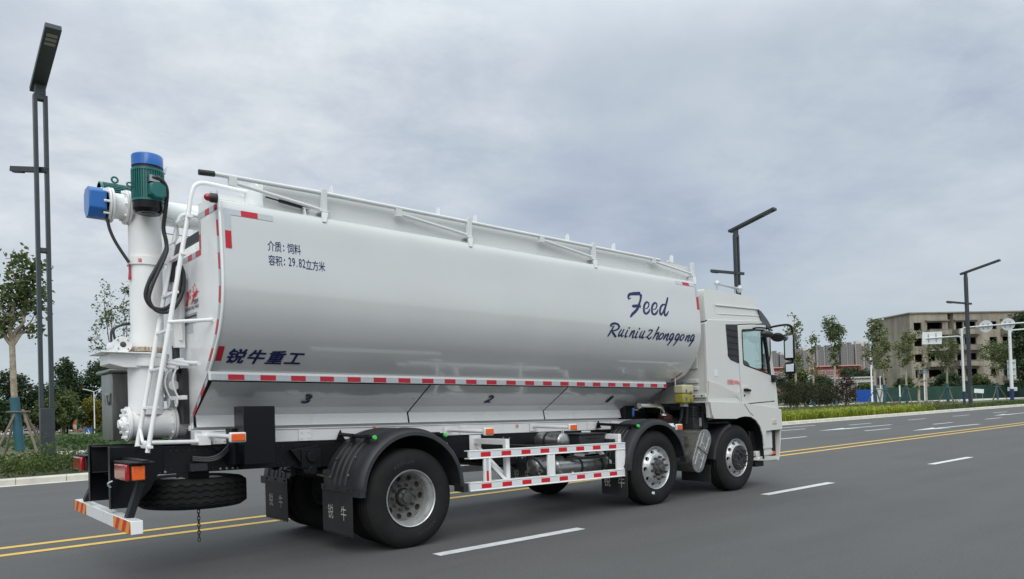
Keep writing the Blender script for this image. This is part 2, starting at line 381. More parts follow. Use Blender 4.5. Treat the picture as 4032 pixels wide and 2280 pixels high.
# paths behind the hedge
mb = MB(); mb.grid([[(x, y, 0.105) for x in (-60, -20, 0, 20, 34)] for y in (17.9, 22.0)]); mb.build('cycle_path', ASPH2, kind='structure', sharp=0)
mb = MB(); mb.grid([[(x, y, 0.107) for x in (0.6, 10, 20, 34)] for y in (22.45, 27.6)])
mb.grid([[(x, y-0.10*(x-80), 0.107) for x in (56, 80, 110, 150)] for y in (27.0, 29.6)])
mb.grid([[(x, y-0.33*(x-100), 0.112) for x in (78, 100, 120, 165)] for y in (28.0, 40.5)]); mb.build('pavement', PAVE, kind='structure', sharp=0)
mb = MB()
for x in range(-30, 34): mb.b2((x+0.005, 22.05, 0.0), (x+0.995, 22.4, 0.17))
mb.build('path_kerb', KERBM, kind='structure', sharp=25)
mb = MB(); mb.grid([[(x, y, 0.115) for x in (-40, -20, 0.55)] for y in (22.42, 26.6)]); mb.build('lawn', LAWN, kind='structure', sharp=0)

# painted markings: each line, dash and arrow lies on the road as a sheet
def marking(name, mb, m, label=None): return tag(mb.build(name, m, sharp=0), kind='structure')
for y0 in (1.919, 2.479):
    mb = MB(); strip(mb, -60, 240, y0-0.075, y0+0.075, 0.004); marking('yellow_line', mb, YEL)
def dashes(y, slope, xs, w=0.15):
    for a, b in xs:
        mb = MB(); mb.quad((a, y+slope*a-w/2, 0.004), (b, y+slope*b-w/2, 0.004), (b, y+slope*b+w/2, 0.004), (a, y+slope*a+w/2, 0.004)); marking('lane_dash', mb, WHITEPT)
dashes(-1.70, -0.018, [(-12.0, -10.0), (-6.0, -4.0), (-0.05, 1.98), (5.85, 7.85), (11.9, 14.0), (18, 20), (24, 26), (30, 32), (36, 38)])
dashes(6.10, -0.0315, [(12.8, 14.8), (18.8, 20.8), (25.07, 27.2), (31.4, 33.5), (37.5, 39.6), (43.6, 45.7), (49.7, 51.8)])
dashes(9.38, -0.031, [(18.6, 20.6), (24.6, 26.6), (30.43, 32.6), (36.68, 38.8), (42.4, 44.8), (48.6, 51.0), (55, 57.2), (61, 63)])
dashes(10.75, -0.027, [(26.4, 30.1)])
def arrow(x, y, sl):
    P = [(0, 0), (2.6, -0.36), (2.2, -0.09), (6.1, -0.09), (6.1, 0.09), (2.2, 0.09), (2.6, 0.36)]
    mb = MB(); P3 = [(x+a, y+sl*a+b, 0.004) for a, b in P]
    mb.add(P3, [(0, 1, 2), (0, 2, 5), (0, 5, 6), (2, 3, 4, 5)]); marking('lane_arrow', mb, WHITEPT)
arrow(24.8, 7.07, -0.06); arrow(25.5, 3.73, -0.06); arrow(43, 6.2, -0.03)

# ------------------------------------------------------------------ foliage
def leafmat(name, c1, c2, vs=1.2, tl=0.3, rough=0.55, spec=0.3):
    if name in MATS: return MATS[name]
    m = bpy.data.materials.new(name); m.use_nodes = True; nt = m.node_tree; b = nt.nodes['Principled BSDF']; N = nt.nodes.new; L = nt.links.new
    tc = N('ShaderNodeTexCoord'); n = N('ShaderNodeTexNoise'); n.inputs['Scale'].default_value = vs; n.inputs['Detail'].default_value = 6; n.inputs['Roughness'].default_value = 0.7
    L(tc.outputs['Object'], n.inputs['Vector']); r = N('ShaderNodeValToRGB'); L(n.outputs[0], r.inputs[0])
    r.color_ramp.elements[0].position = 0.36; r.color_ramp.elements[0].color = (*c1, 1); r.color_ramp.elements[1].position = 0.64; r.color_ramp.elements[1].color = (*c2, 1)
    L(r.outputs[0], b.inputs['Base Color']); b.inputs['Roughness'].default_value = rough; b.inputs['Specular IOR Level'].default_value = spec
    t = N('ShaderNodeBsdfTranslucent'); L(r.outputs[0], t.inputs[0]); mx = N('ShaderNodeMixShader'); mx.inputs[0].default_value = tl
    L(b.outputs[0], mx.inputs[1]); L(t.outputs[0], mx.inputs[2]); L(mx.outputs[0], nt.nodes['Material Output'].inputs[0])
    MATS[name] = m; return m
LF_PLANE = leafmat('plane_leaves', (0.060, 0.092, 0.032), (0.175, 0.215, 0.085), 1.6)
LF_BRIGHT = leafmat('young_leaves', (0.095, 0.125, 0.045), (0.235, 0.265, 0.110), 1.6)
LF_DARK = leafmat('dark_leaves', (0.030, 0.054, 0.024), (0.070, 0.105, 0.045), 0.5)
LF_MID = leafmat('mid_leaves', (0.055, 0.085, 0.028), (0.140, 0.175, 0.062), 0.6)
LF_YEL = leafmat('yellowing_leaves', (0.11, 0.115, 0.018), (0.26, 0.22, 0.035), 0.8)
LF_OLIVE = leafmat('olive_shrub_leaves', (0.026, 0.040, 0.017), (0.058, 0.066, 0.026), 1.7)
LF_RED = leafmat('maroon_leaves', (0.040, 0.018, 0.018), (0.075, 0.050, 0.030), 2.0)
LF_LIME = leafmat('lime_leaves', (0.19, 0.24, 0.022), (0.37, 0.41, 0.050), 1.2)
LF_HEDGE = leafmat('hedge_leaves', (0.040, 0.072, 0.018), (0.105, 0.135, 0.032), 1.3)
LF_VINE = leafmat('vine_leaves', (0.040, 0.080, 0.026), (0.10, 0.155, 0.052), 0.7)
BARK = mat('plane_bark', (0.22, 0.18, 0.13), 0.85, col2=(0.44, 0.38, 0.29), vs=5, bump=0.4, bs=30)
BARKW = mat('pale_bark', (0.52, 0.47, 0.38), 0.85, col2=(0.30, 0.26, 0.20), vs=6, bump=0.3, bs=30)
BARKD = mat('dark_bark', (0.075, 0.060, 0.045), 0.9, var=0.3, vs=12, bump=0.4, bs=30)
WRAP = mat('blue_tree_wrap', (0.028, 0.110, 0.150), 0.7, var=0.18, vs=18, bump=0.35, bs=40, stretch=(1, 1, 6))
STAKE = mat('weathered_wood', (0.19, 0.155, 0.12), 0.9, var=0.25, vs=8, stretch=(4, 4, 0.6), bump=0.3, bs=40)
def leaf(mb, c, s, rng, up=0.35, asp=0.62):
    a = Vector((rng.gauss(0, 1), rng.gauss(0, 1), rng.gauss(0, 1)*0.6)); a = a.normalized() if a.length > 1e-6 else Vector((1, 0, 0))
    n = Vector((rng.gauss(0, 1), rng.gauss(0, 1), rng.gauss(0, 1)+up)); b = n.cross(a)
    if b.length < 1e-3: return
    b.normalize(); n = a.cross(b); c = Vector(c); s2 = s*rng.uniform(0.65, 1.25); w = s2*asp/2; fold = n*(s2*0.10)
    mb.add([c-a*s2/2, c+b*w+fold, c+a*s2/2, c-b*w+fold], [(0, 1, 2, 3)])
def crown(blobs, rng, size, n_per_clump=26, clump=0.30, density=1.0):
    """blobs: (centre, radii, clump count)"""
    mb = MB()
    for c, r, k in blobs:
        c = Vector(c)
        for i in range(int(k*density)):
            while True:
                d = Vector((rng.uniform(-1, 1), rng.uniform(-1, 1), rng.uniform(-1, 1)))
                if 0.15 < d.length < 1: break
            d = d.normalized()*(d.length**0.55); cc = c + Vector((d.x*r[0], d.y*r[1], d.z*r[2]))
            cl = clump*rng.uniform(0.6, 1.35)
            for j in range(n_per_clump):
                leaf(mb, cc+Vector((rng.gauss(0, cl), rng.gauss(0, cl), rng.gauss(0, cl*0.8))), size, rng)
    return mb
def limb(mb, a, b, r0, r1, rng, n=5, wob=0.05, seg=7):
    a, b = Vector(a), Vector(b); L = (b-a).length
    P = [a+(b-a)*i/n + Vector((rng.uniform(-1, 1), rng.uniform(-1, 1), rng.uniform(-.4, .4)))*(wob*L if 0 < i < n else 0) for i in range(n+1)]
    mb.tube(catmull(P, 3), [r0+(r1-r0)*i/(n*3) for i in range(n*3+1)], seg)
def tree(name, label, cat, loc, fork, r, blobs, lm, leafsize, group=None, seed=1, bark=BARK, wrap=None, stakes=0, lean=(0, 0), nper=26, clump=0.3, limbs=None, upper=None, rz=0.0):
    rng = random.Random(seed); root = empty(name, loc, rz); tag(root, label, cat, group)
    mb = MB(); f = Vector((lean[0], lean[1], fork))
    mid = f*0.5+Vector((rng.uniform(-1, 1)*r*0.8, rng.uniform(-1, 1)*r*0.8, 0))
    P = catmull([(0, 0, -0.15), (0, 0, 0.05), mid, f], 5); k = len(P)
    mb.tube(P, [r*1.25 if i < 4 else r*(1.1-0.35*i/k) for i in range(k)], 10)
    for c, rr, n in blobs:
        c = Vector(c); tip = c+Vector((0, 0, rr[2]*0.75)); limb(mb, f+(c-f)*0.02, tip, r*0.55, r*0.10, rng)
        for q in range(3 if limbs is None else limbs):
            t = f+(tip-f)*rng.uniform(0.3, 0.85); e = c+Vector((rng.uniform(-1, 1)*rr[0], rng.uniform(-1, 1)*rr[1], rng.uniform(-0.3, 0.9)*rr[2]))*0.9
            limb(mb, t, e, r*0.22, r*0.05, rng, 3, 0.07, 5)
    mb.build('trunk', upper or bark, root)
    crown(blobs, rng, leafsize, nper, clump).build('crown', lm, root, sharp=0, fix=False)
    if wrap:
        z0, z1 = wrap; m2 = MB()
        Pw = [p for p in catmull([(0, 0, 0.05), mid, f], 14) if z0 <= p.z <= z1]
        m2.tube(Pw, [r*1.22*(1+0.03*math.sin(9*p.z)) for p in Pw], 14); m2.build('trunk_wrap', WRAP, root)
    for i in range(stakes):
        a = 2*PI*i/stakes+0.6+seed; h = 1.75*(loc_scale if (loc_scale := 1.0) else 1); m3 = MB()
        m3.tube([(math.cos(a)*1.05, math.sin(a)*1.05, -0.1), (math.cos(a+0.15)*0.12, math.sin(a+0.15)*0.12, h)], 0.045, 7); m3.build('stake', STAKE, root)
    if stakes:
        m4 = MB(); ring = [(math.cos(2*PI*i/3+0.3+seed)*0.42, math.sin(2*PI*i/3+0.3+seed)*0.42, 1.68) for i in range(3)]
        for i in range(3): m4.bar(ring[i], ring[(i+1) % 3], 0.06, 0.05)
        m4.build('brace', STAKE, root)
    return root
def stuff(name, label, cat, lm, pts, size, per, spread, h, seed, asp=0.6, up=0.6):
    """ground planting as one mass: pts = tuft centres"""
    rng = random.Random(seed); mb = MB()
    for x, y, z in pts:
        hh = h*rng.uniform(0.7, 1.25)
        for j in range(per):
            leaf(mb, (x+rng.gauss(0, spread), y+rng.gauss(0, spread), z+hh*(0.05+0.95*rng.random()**0.6)), size, rng, up, asp)
    return tag(mb.build(name, lm, sharp=0, fix=False), label, cat, kind='stuff')
def scatter(x0, x1, y0, y1, n, seed, zf=lambda x, y: 0.1, sl=RPH):
    rng = random.Random(seed); out = []
    for i in range(n):
        x, y = rng.uniform(x0, x1), rng.uniform(y0, y1)+0; y += sl*x; out.append((x, y, zf(x, y)))
    return out

BRUSH = [[(3610,2968,43),(3582,2956,101),(3551,2948,186),(3553,2986,287),(3585,3014,359),(3651,3029,433),(3740,3040,479),(3813,3046,481)],[(3821,3039,335),(3816,3002,291),(3797,2949,247),(3760,2888,290),(3718,2826,333),(3660,2778,361),(3604,2742,331),(3558,2697,186)],[(3614,2843,245),(3642,2855,389),(3709,2863,405),(3793,2869,451)],[(3885,2840,102),(3927,2849,132),(3963,2879,162),(3976,2914,177),(3958,2936,221),(3920,2931,264),(3876,2890,263),(3856,2838,263),(3859,2790,278),(3889,2770,278),(3935,2785,264),(3967,2813,221),(3990,2850,74)],[(4061,2843,104),(4105,2852,134),(4141,2883,164),(4155,2917,179),(4136,2940,223),(4097,2935,267),(4052,2894,266),(4032,2841,266),(4035,2793,281),(4065,2773,281),(4113,2787,267),(4146,2816,223),(4169,2853,74)],[(4346,2937,181),(4289,2929,255),(4239,2891,269),(4211,2836,269),(4212,2795,269),(4231,2781,254),(4268,2811,225),(4313,2863,195),(4355,2923,181)],[(4420,3048,197),(4391,2986,272),(4351,2915,256),(4322,2852,241),(4309,2799,255),(4328,2776,271),(4369,2802,241),(4412,2850,76)],[(3192,2547,98),(3161,2549,154),(3157,2563,209),(3186,2580,266),(3238,2589,281),(3298,2579,268),(3324,2551,240),(3303,2521,211),(3250,2499,183),(3187,2488,168)],[(3223,2558,154),(3199,2529,168),(3166,2485,196),(3138,2441,195),(3111,2410,111)],[(3186,2481,210),(3226,2450,266),(3274,2410,267)],[(3377,2522,113),(3341,2478,170),(3326,2445,183),(3332,2426,184),(3357,2436,170),(3391,2473,142),(3425,2525,142)],[(3425,2525,156),(3398,2481,170),(3384,2445,184),(3394,2425,184),(3429,2447,57)],[(3500,2519,157),(3473,2471,185),(3458,2436,185),(3468,2422,185),(3507,2441,57)],[(3537,2557,186),(3520,2537,186)],[(3594,2518,129),(3566,2469,172),(3542,2425,157)],[(3546,2431,129),(3585,2478,129),(3625,2513,173),(3642,2514,187),(3630,2480,187),(3610,2440,187),(3622,2421,187),(3660,2442,58)],[(3717,2518,159),(3689,2473,188),(3674,2438,188),(3684,2422,188),(3723,2442,58)],[(3749,2560,189),(3733,2539,188)],[(3805,2523,116),(3772,2478,174),(3758,2444,189),(3767,2429,189),(3793,2440,174),(3825,2477,146),(3862,2531,146)],[(3862,2531,161),(3832,2478,175),(3817,2444,189),(3827,2425,189),(3866,2450,58)],[(3944,2521,73),(3951,2540,147),(3974,2546,177),(4032,2548,192)],[(4025,2541,162),(3971,2489,162),(3906,2442,176)],[(3883,2438,102),(3929,2443,176),(3962,2423,191),(3991,2435,177),(4021,2463,59)],[(4168,2605,194),(4124,2543,193),(4080,2473,178),(4048,2422,163)],[(4063,2443,133),(4104,2490,133),(4152,2518,178),(4169,2516,194),(4150,2477,193),(4131,2447,193),(4141,2425,193),(4178,2449,60)],[(4270,2519,165),(4222,2504,194),(4187,2468,209),(4185,2438,209),(4212,2432,194),(4255,2461,180),(4281,2496,180),(4266,2518,165)],[(4333,2518,135),(4309,2475,180),(4283,2429,165)],[(4293,2437,135),(4331,2480,135),(4371,2513,181),(4391,2514,196),(4376,2479,196),(4356,2448,196),(4369,2427,196),(4410,2451,60)],[(4517,2521,182),(4475,2522,212),(4437,2490,212),(4422,2451,212),(4442,2439,197),(4478,2466,167),(4515,2517,152)],[(4515,2517,182),(4490,2462,197),(4444,2403,197),(4396,2355,151)],[(4457,2415,106),(4526,2461,46)],[(4651,2523,184),(4608,2525,214),(4569,2492,214),(4554,2453,213),(4574,2440,198),(4611,2467,168),(4648,2519,153)],[(4648,2519,184),(4623,2464,199),(4579,2405,198),(4530,2356,152)],[(4589,2417,107),(4663,2463,46)],[(4748,2529,170),(4703,2514,200),(4673,2480,215),(4674,2448,215),(4699,2441,200),(4736,2470,185),(4759,2504,185),(4748,2527,170)],[(4832,2526,139),(4812,2484,186),(4787,2436,170)],[(4797,2444,139),(4830,2489,139),(4870,2520,186),(4891,2522,202),(4875,2487,202),(4854,2455,202),(4865,2434,202),(4905,2455,62)],[(5007,2531,188),(4969,2532,219),(4931,2500,218),(4918,2458,218),(4938,2446,203),(4972,2475,172),(5010,2526,157)],[(5010,2526,188),(4987,2470,203),(4945,2409,203),(4907,2362,156)],[(4952,2421,109),(5027,2468,47)]]

# =================================================================== THE TRUCK
TR = empty('tanker_truck', (0, 0, 0)); tag(TR, 'white three axle bulk feed tanker truck with a ladder and auger at its rear', 'truck')
PR = [(0, 3.445), (-0.45, 3.44), (-0.66, 3.43), (-0.95, 3.41), (-1.11, 3.39), (-1.175, 3.355)] 
PS = [(p.x, p.y) for p in catmull([(-1.175, 3.355, 0), (-1.208, 3.25, 0), (-1.232, 2.98, 0), (-1.250, 2.70, 0), (-1.243, 2.52, 0), (-1.205, 2.35, 0), (-1.125, 2.18, 0), (-1.01, 2.03, 0), (-0.91, 1.92, 0), (-0.825, 1.838, 0)], 5)]
PROF = PR[:-1] + PS
def arc_table():
    out = [0.0]
    for a, b in zip(PS, PS[1:]): out.append(out[-1]+math.hypot(b[0]-a[0], b[1]-a[1]))
    return out
ARC = arc_table()
def s_of_z(z):
    for i in range(len(PS)-1):
        if PS[i][1] >= z >= PS[i+1][1]:
            t = (PS[i][1]-z)/(PS[i][1]-PS[i+1][1]); return ARC[i]+t*(ARC[i+1]-ARC[i])
    return 0.0 if z > PS[0][1] else ARC[-1]
def tank_pt(x, s, off=0.004):
    s = min(max(s, 0), ARC[-1]-1e-6); i = max(j for j in range(len(ARC)-1) if ARC[j] <= s)
    t = (s-ARC[i])/(ARC[i+1]-ARC[i]); a, b = PS[i], PS[i+1]; dy, dz = b[0]-a[0], b[1]-a[1]; L = math.hypot(dy, dz)
    return (x, a[0]+dy*t + dz/L*off, a[1]+dz*t - dy/L*off)
XR, XF = -1.92, 5.17
def xfront(z): return XF if z > 1.98 else XF-0.17*((1.98-z)/0.14)**1.3
FULL = PROF[::-1] + [(-y, z) for y, z in PROF[1:]]          # right lip, over the top, left lip
def shell(x0, x1, pts, nx, front=False):
    mb = MB(); mb.grid([[((x0+(xfront(z) if front else x1-0)*0 + ((xfront(z) if front else x1)-x0)*i/nx), y, z) for y, z in pts] for i in range(nx+1)]); return mb
mb = shell(-1.55, XF, FULL, 14, True)
side = [p for p in PROF if p[0] <= -0.655]
for sg in (1, -1):
    mb.grid([[(x, y*sg, z) for y, z in side] for x in (XR, -1.55)])
mb.add([(xfront(z), y, z) for y, z in FULL] + [(5.0, 0, 1.838)], [list(range(len(FULL)))])
TANK = mb.build('tank', TANKW, TR, shear=True, sharp=30)
# rear end plate with its notch
outline = [(y, z) for y, z in side] + [(-0.30, 1.44), (-0.30, 1.30)]
poly = outline + [(-y, z) for y, z in reversed(outline)] + [(0.66, 3.0), (-0.66, 3.0)]
mb = MB(); mb.prism([(XR-0.018, y*1.004, z) for y, z in poly], (0.018, 0, 0))
mb.b2((XR, -0.66, 2.985), (-1.55, 0.66, 3.0)); mb.b2((-1.565, -0.66, 3.0), (-1.55, 0.66, 3.435))
for s in (-1, 1): mb.b2((XR, s*0.66, 3.0), (-1.55, s*0.675, 3.42))
RP = mb.build('rear_panel', WHITE, TANK, shear=True)
mb = MB(); mb.bar((-1.80, -0.655, 3.235), (-1.80, 0.655, 3.235), 0.03, 0.085); mb.build('notch_shade_bar', PLAST, RP, shear=True)  # dark bar added as the shade under the roof edge, not a fitting
# rim flange
for s in (-1, 1): mb = MB(); mb.tube([(XR-0.008, -s*y*1.002, z) for y, z in side], 0.011, 8); mb.build('rim', WHITE, TANK, shear=True)

# reflective film, alternately silver and red
def tape(name, fn, L, w, runs, parent, mats=None):
    """fn(along, across) -> point; runs: list of (length, colour index)"""
    mb = MB(); a = 0.0
    for ln, ci in runs:
        b = min(a+ln, L); n = max(1, int((b-a)/0.04))
        mb.grid([[fn(a+(b-a)*i/n, 0) for i in range(n+1)], [fn(a+(b-a)*i/n, w) for i in range(n+1)]], m=ci)
        a = b
        if a >= L: break
    return mb.build(name, mats or [SILT, REDT], parent, shear=True, sharp=0)
s0 = s_of_z(3.285)
tape('reflective_strip', lambda a, c: tank_pt(XR+0.026+a, s0+c), 0.455, 0.055, [(0.155, 0), (0.155, 1), (0.2, 0)], TANK)
tape('reflective_strip', lambda a, c: tank_pt(XR+0.028+c, s0+0.055+a), 0.31, 0.055, [(0.15, 0), (0.16, 1)], TANK)
tape('reflective_strip', lambda a, c: tank_pt(4.655+a, s0-0.035+c), 0.47, 0.05, [(0.16, 0), (0.162, 1), (0.2, 0)], TANK)
tape('reflective_strip', lambda a, c: tank_pt(5.115+c, s0+0.0+a), 0.36, 0.05, [(0.17, 0), (0.19, 1)], TANK)
s1 = s_of_z(2.06)
tape('reflective_strip', lambda a, c: tank_pt(XR+0.012+c, s1+a), 0.31, 0.055, [(0.17, 1), (0.14, 0)], TANK)
tape('reflective_strip', lambda a, c: tank_pt(4.90+a*0.72+c*0.5, s_of_z(2.02)+0.19-a*0.8+c), 0.2, 0.03, [(0.2, 1)], TANK)
# film along the rear edge, on the end plate
PE = [(y+0.022, z) for y, z in side if z < 3.30]; acc = [0]
for a, b in zip(PE, PE[1:]): acc.append(acc[-1]+math.hypot(a[0]-b[0], a[1]-b[1]))
def edge(a, c):
    i = max(j for j in range(len(acc)-1) if acc[j] <= a+1e-9); t = (a-acc[i])/(acc[i+1]-acc[i]); p, q = PE[i], PE[i+1]
    return (XR-0.021, p[0]+(q[0]-p[0])*t+c, p[1]+(q[1]-p[1])*t+c*0.25)
tape('reflective_strip', edge, acc[-1]-0.002, 0.05, [(0.11, 0), (0.15, 1)]+[(0.15, 0), (0.15, 1)]*8, RP)
tape('reflective_strip', lambda a, c: (XR-0.021, -0.815+a*0.515/0.60, 1.80-a*0.39/0.60-c), 0.60, 0.055, [(0.10, 0), (0.15, 1), (0.12, 0), (0.15, 1), (.2, 0)], RP)
tape('reflective_strip', lambda a, c: (XR-0.021, -1.175+a, 3.325-c+0.03*a), 0.52, 0.055, [(0.085, 1), (0.12, 0), (0.12, 1), (0.2, 0)], RP)
tape('reflective_strip', lambda a, c: (XR-0.021, -0.67-c*0.9, 3.27-a), 0.27, 0.05, [(0.13, 0), (0.14, 1)], RP)
tape('reflective_strip', lambda a, c: (XR-0.021, -0.71+a, 2.998-c), 0.55, 0.055, [(0.15, 1), (0.11, 0), (0.13, 1), (0.2, 0)], RP)

# bottom lip with its long film
mb = MB()
for s in (-1, 1):
    mb.prism([(XR-0.02, s*0.79, 1.838), (XR-0.02, s*0.845, 1.838), (XR-0.02, s*0.845, 1.757), (XR-0.02, s*0.832, 1.757), (XR-0.02, s*0.832, 1.825), (XR-0.02, s*0.79, 1.825)], (4.83-XR, 0, 0))
LIP = mb.build('lip', WHITE, TR, shear=True, sharp=25)
tape('reflective_strip', lambda a, c: (XR+0.0+a, -0.849, 1.814-c), 6.73, 0.052, [(0.155, 0), (0.155, 1)]*24, LIP)

# hopper: three panels with black sealing lines, compartment numbers
def hop(s, x, t, off=0.0):      # t: 0 at the lip, 1 at the foot of the slope, >1 down the apron
    if t <= 1: y, z = 0.822-(0.522)*t, 1.757-0.322*t; ny, nz = 0.525, -0.851
    else: y, z = 0.30+0.025*(t-1), 1.435-0.12*(t-1); ny, nz = 0.98, 0.20
    return (x, s*(y+ny*off), z+nz*off)
mb = MB()
for s in (-1, 1): mb.grid([[hop(s, x, t, -0.012) for t in (0, 1, 2)] for x in (XR+0.005, 4.78)])
mb.add([(4.78, y, z) for y, z in ((-0.822, 1.757), (-0.30, 1.435), (-0.325, 1.315), (0.325, 1.315), (0.30, 1.435), (0.822, 1.757))], [(0, 1, 2, 3, 4, 5)])
HOP = mb.build('hopper', BLACKM, TR, shear=True)
for n, x0, x1, nx in (('3', XR, 0.545, -0.83), ('2', 0.545, 2.76, 1.62), ('1', 2.76, 4.79, 3.86)):
    mb = MB(); a, b = x0+(0.022 if n == '3' else 0.011), x1-(0.004 if n == '1' else 0.011)
    for s in (-1, 1):
        mb.grid([[hop(s, x, t) for t in (0.035, 1)] for x in (a, (a+b)/2, b)])
        mb.bolts([hop(s, x, t) for x in (a+0.06, (a+b)/2, b-0.06) for t in (0.07, 0.5)], (0, s*0.6, -0.5), 0.009, 0.008)
    pn = mb.build('hopper_panel', TANKW, HOP, shear=True, sharp=20)
    mb = MB(); [mb.grid([[hop(s, x, t) for t in (1, 2.0)] for x in (a, b)]) for s in (-1, 1)]; mb.bolts([hop(-1, x, 1.45) for x in (a+0.06, (a+b)/2, b-0.06)], (0, -1, 0.2), 0.009, 0.008); mb.build('hopper_foot', WHITE, HOP, shear=True)
    tm = text_mesh(n, lambda u, v, i: hop(-1, nx-0.07+u*0.215, 0.63-v*0.37, 0.006+0.0005*i), heavy=[(a*(0.085 if n == '1' else 0.022)/2, b*0.012) for a in (-2, -1, 0, 1, 2) for b in (-1, 0, 1)])
    tm.build('compartment_number', NAVY, HOP, shear=True, sharp=0)
# sub-frame
SUB = MB()
for s in (-1, 1):
    SUB.b2((-1.95, s*0.43, 1.145), (4.86, s*0.30, 1.28)); SUB.b2((-1.95, s*0.445, 1.274), (4.80, s*0.29, 1.286)); SUB.b2((-1.95, s*0.27, 1.28), (4.86, s*0.22, 1.33))
SUBO = SUB.build('subframe', WHITE, TR, shear=True, bevel=0.006)
for x in (-1.72, -0.83, 1.28, 3.55, 4.05):
    mb = MB(); mb.b2((x-0.07, -0.452, 1.15), (x+0.07, -0.4445, 1.27)); mb.bolts([(x+q, -0.452, z) for q in (-0.04, 0.04) for z in (1.18, 1.24)], (0, -1, 0), 0.009, 0.01); mb.build('bracket', WHITE, SUBO, shear=True)
tm = text_mesh('油', lambda u, v: (-0.02+u*0.05, -0.448, 1.245+v*0.05), bold=0.02); tm.build('red_mark', RED, SUBO, shear=True, sharp=0)
tm = text_mesh('油', lambda u, v: (2.12+u*0.05, -0.448, 1.22+v*0.05), bold=0.02); tm.build('red_mark', RED, SUBO, shear=True, sharp=0)

# lettering on the tank side
def on_side(x0, z0, k, slant=0.0):
    s0 = s_of_z(z0)
    return lambda u, v, i=0: tank_pt(x0+u*k+v*slant, s0-v*k, 0.003+0.0004*i)
HV = [(a*0.026, b*0.022) for a in (-1, 0, 1) for b in (-1, 0, 1)]
def letters(txt, x0, z0, k, name='lettering', m=NAVY, sx=1.0, **kw):
    sl = [i*0.08 for i in range(-2, 13)]
    f = on_side(x0, z0, k); tm = text_mesh(txt, lambda u, v: f(u, v), slices=sl, sx=sx, **kw); tm.build(name, m, TANK, shear=True, sharp=0)
for z0, row in ((2.955, '介质: 饲料'), (2.820, '容积: 29.82立方米')):
    x = -1.508
    for ch in row:
        if ch == ' ': continue
        if ch == ':': letters(ch, x+0.012, z0+0.008, 0.12, sx=0.66, bold=0.012); x += 0.055
        elif ch in '29.8': letters(ch, x+(0.004 if ch != '.' else 0.008), z0+0.006, 0.118, sx=0.56, bold=0.004); x += 0.036 if ch != '.' else 0.030
        else: letters(ch, x, z0, 0.105, sx=0.66, bold=0.006); x += 0.0675
for i, ch in enumerate('锐牛重工'): 
    f = on_side(-1.825+i*0.190, 1.930, 0.178); tm = text_mesh(ch, lambda u, v, i: f(u*0.98+0.22*v, v, i), slices=[j*0.08 for j in range(-2, 13)], heavy=HV); tm.build('lettering', NAVY, TANK, shear=True, sharp=0)
mb = MB()
for st in BRUSH[:7]: stroke(mb, [(a/1000, s_of_z(b/1000), w/10000) for a, b, w in st], lambda u, v: tank_pt(u, v), 6)
mb.build('lettering', NAVY, TANK, shear=True, sharp=0)
mb = MB()
for i, st in enumerate(BRUSH[7:]): stroke(mb, [(a/1000, s_of_z(b/1000), w/10000) for a, b, w in st], lambda u, v: tank_pt(u, v, 0.004+0.0006*(i % 3)), 6)
mb.build('lettering', NAVY, TANK, shear=True, sharp=0)

# logo on the rear plate
LX = XR-0.022
def flat(name, polys, m, parent, x=LX):
    mb = MB()
    for p in polys: mb.prism([(x, y, z) for y, z in p], (-0.001, 0, 0))
    return mb.build(name, m, parent, shear=True, sharp=0)
flat('red_emblem', [[(-.265,2.65),(-.336,2.645),(-.341,2.618),(-.316,2.572),(-.286,2.549),(-.283,2.513),(-.208,2.517),(-.251,2.567),(-.281,2.585),(-.27,2.618)],
  [(-.634,2.612),(-.582,2.624),(-.528,2.623),(-.472,2.609),(-.456,2.58),(-.382,2.512),(-.412,2.512),(-.454,2.55),(-.497,2.579),(-.531,2.57),(-.552,2.585),(-.587,2.606)],
  [(-.358,2.662),(-.386,2.66),(-.384,2.634),(-.356,2.633)], [(-.353,2.598),(-.374,2.6),(-.372,2.569),(-.351,2.567)], [(-.444,2.69),(-.466,2.674),(-.476,2.617),(-.446,2.626),(-.462,2.65)],
  [(-.487,2.706),(-.52,2.692),(-.534,2.671),(-.525,2.668),(-.499,2.689)], [(-.55,2.646),(-.572,2.641),(-.569,2.633),(-.539,2.633)], [(-.424,2.607),(-.444,2.595),(-.436,2.583),(-.422,2.589)]], RED, RP)
text_mesh('HONG RUI NIU', lambda u, v: (LX, -0.19-u*0.061, 2.463+v*0.045), bold=0.02).build('lettering', NAVY, RP, shear=True, sharp=0)
text_mesh('宏锐牛', lambda u, v: (LX, -0.455-u*0.052, 2.508+v*0.052), bold=0.02).build('lettering', NAVY, RP, shear=True, sharp=0)
mb = MB(); mb.b2((XR-0.022, -0.553, 2.325), (XR-0.018, -0.170, 2.425)); P1 = mb.build('maker_plate', PLATEM, RP, shear=True)
mb = MB()
for z in (2.395, 2.350):
    rng = random.Random(int(z*999)); y = -0.20
    while y > -0.52: w = rng.uniform(0.012, 0.03); mb.b2((XR-0.0235, y-w, z-0.009), (XR-0.022, y, z+0.009)); y -= w+0.006
mb.build('engraving', PLAST, P1, shear=True)
mb = MB(); mb.b2((XR-0.022, -0.425, 2.238), (XR-0.018, -0.245, 2.318)); mb.build('maker_plate', SILT, RP, shear=True)

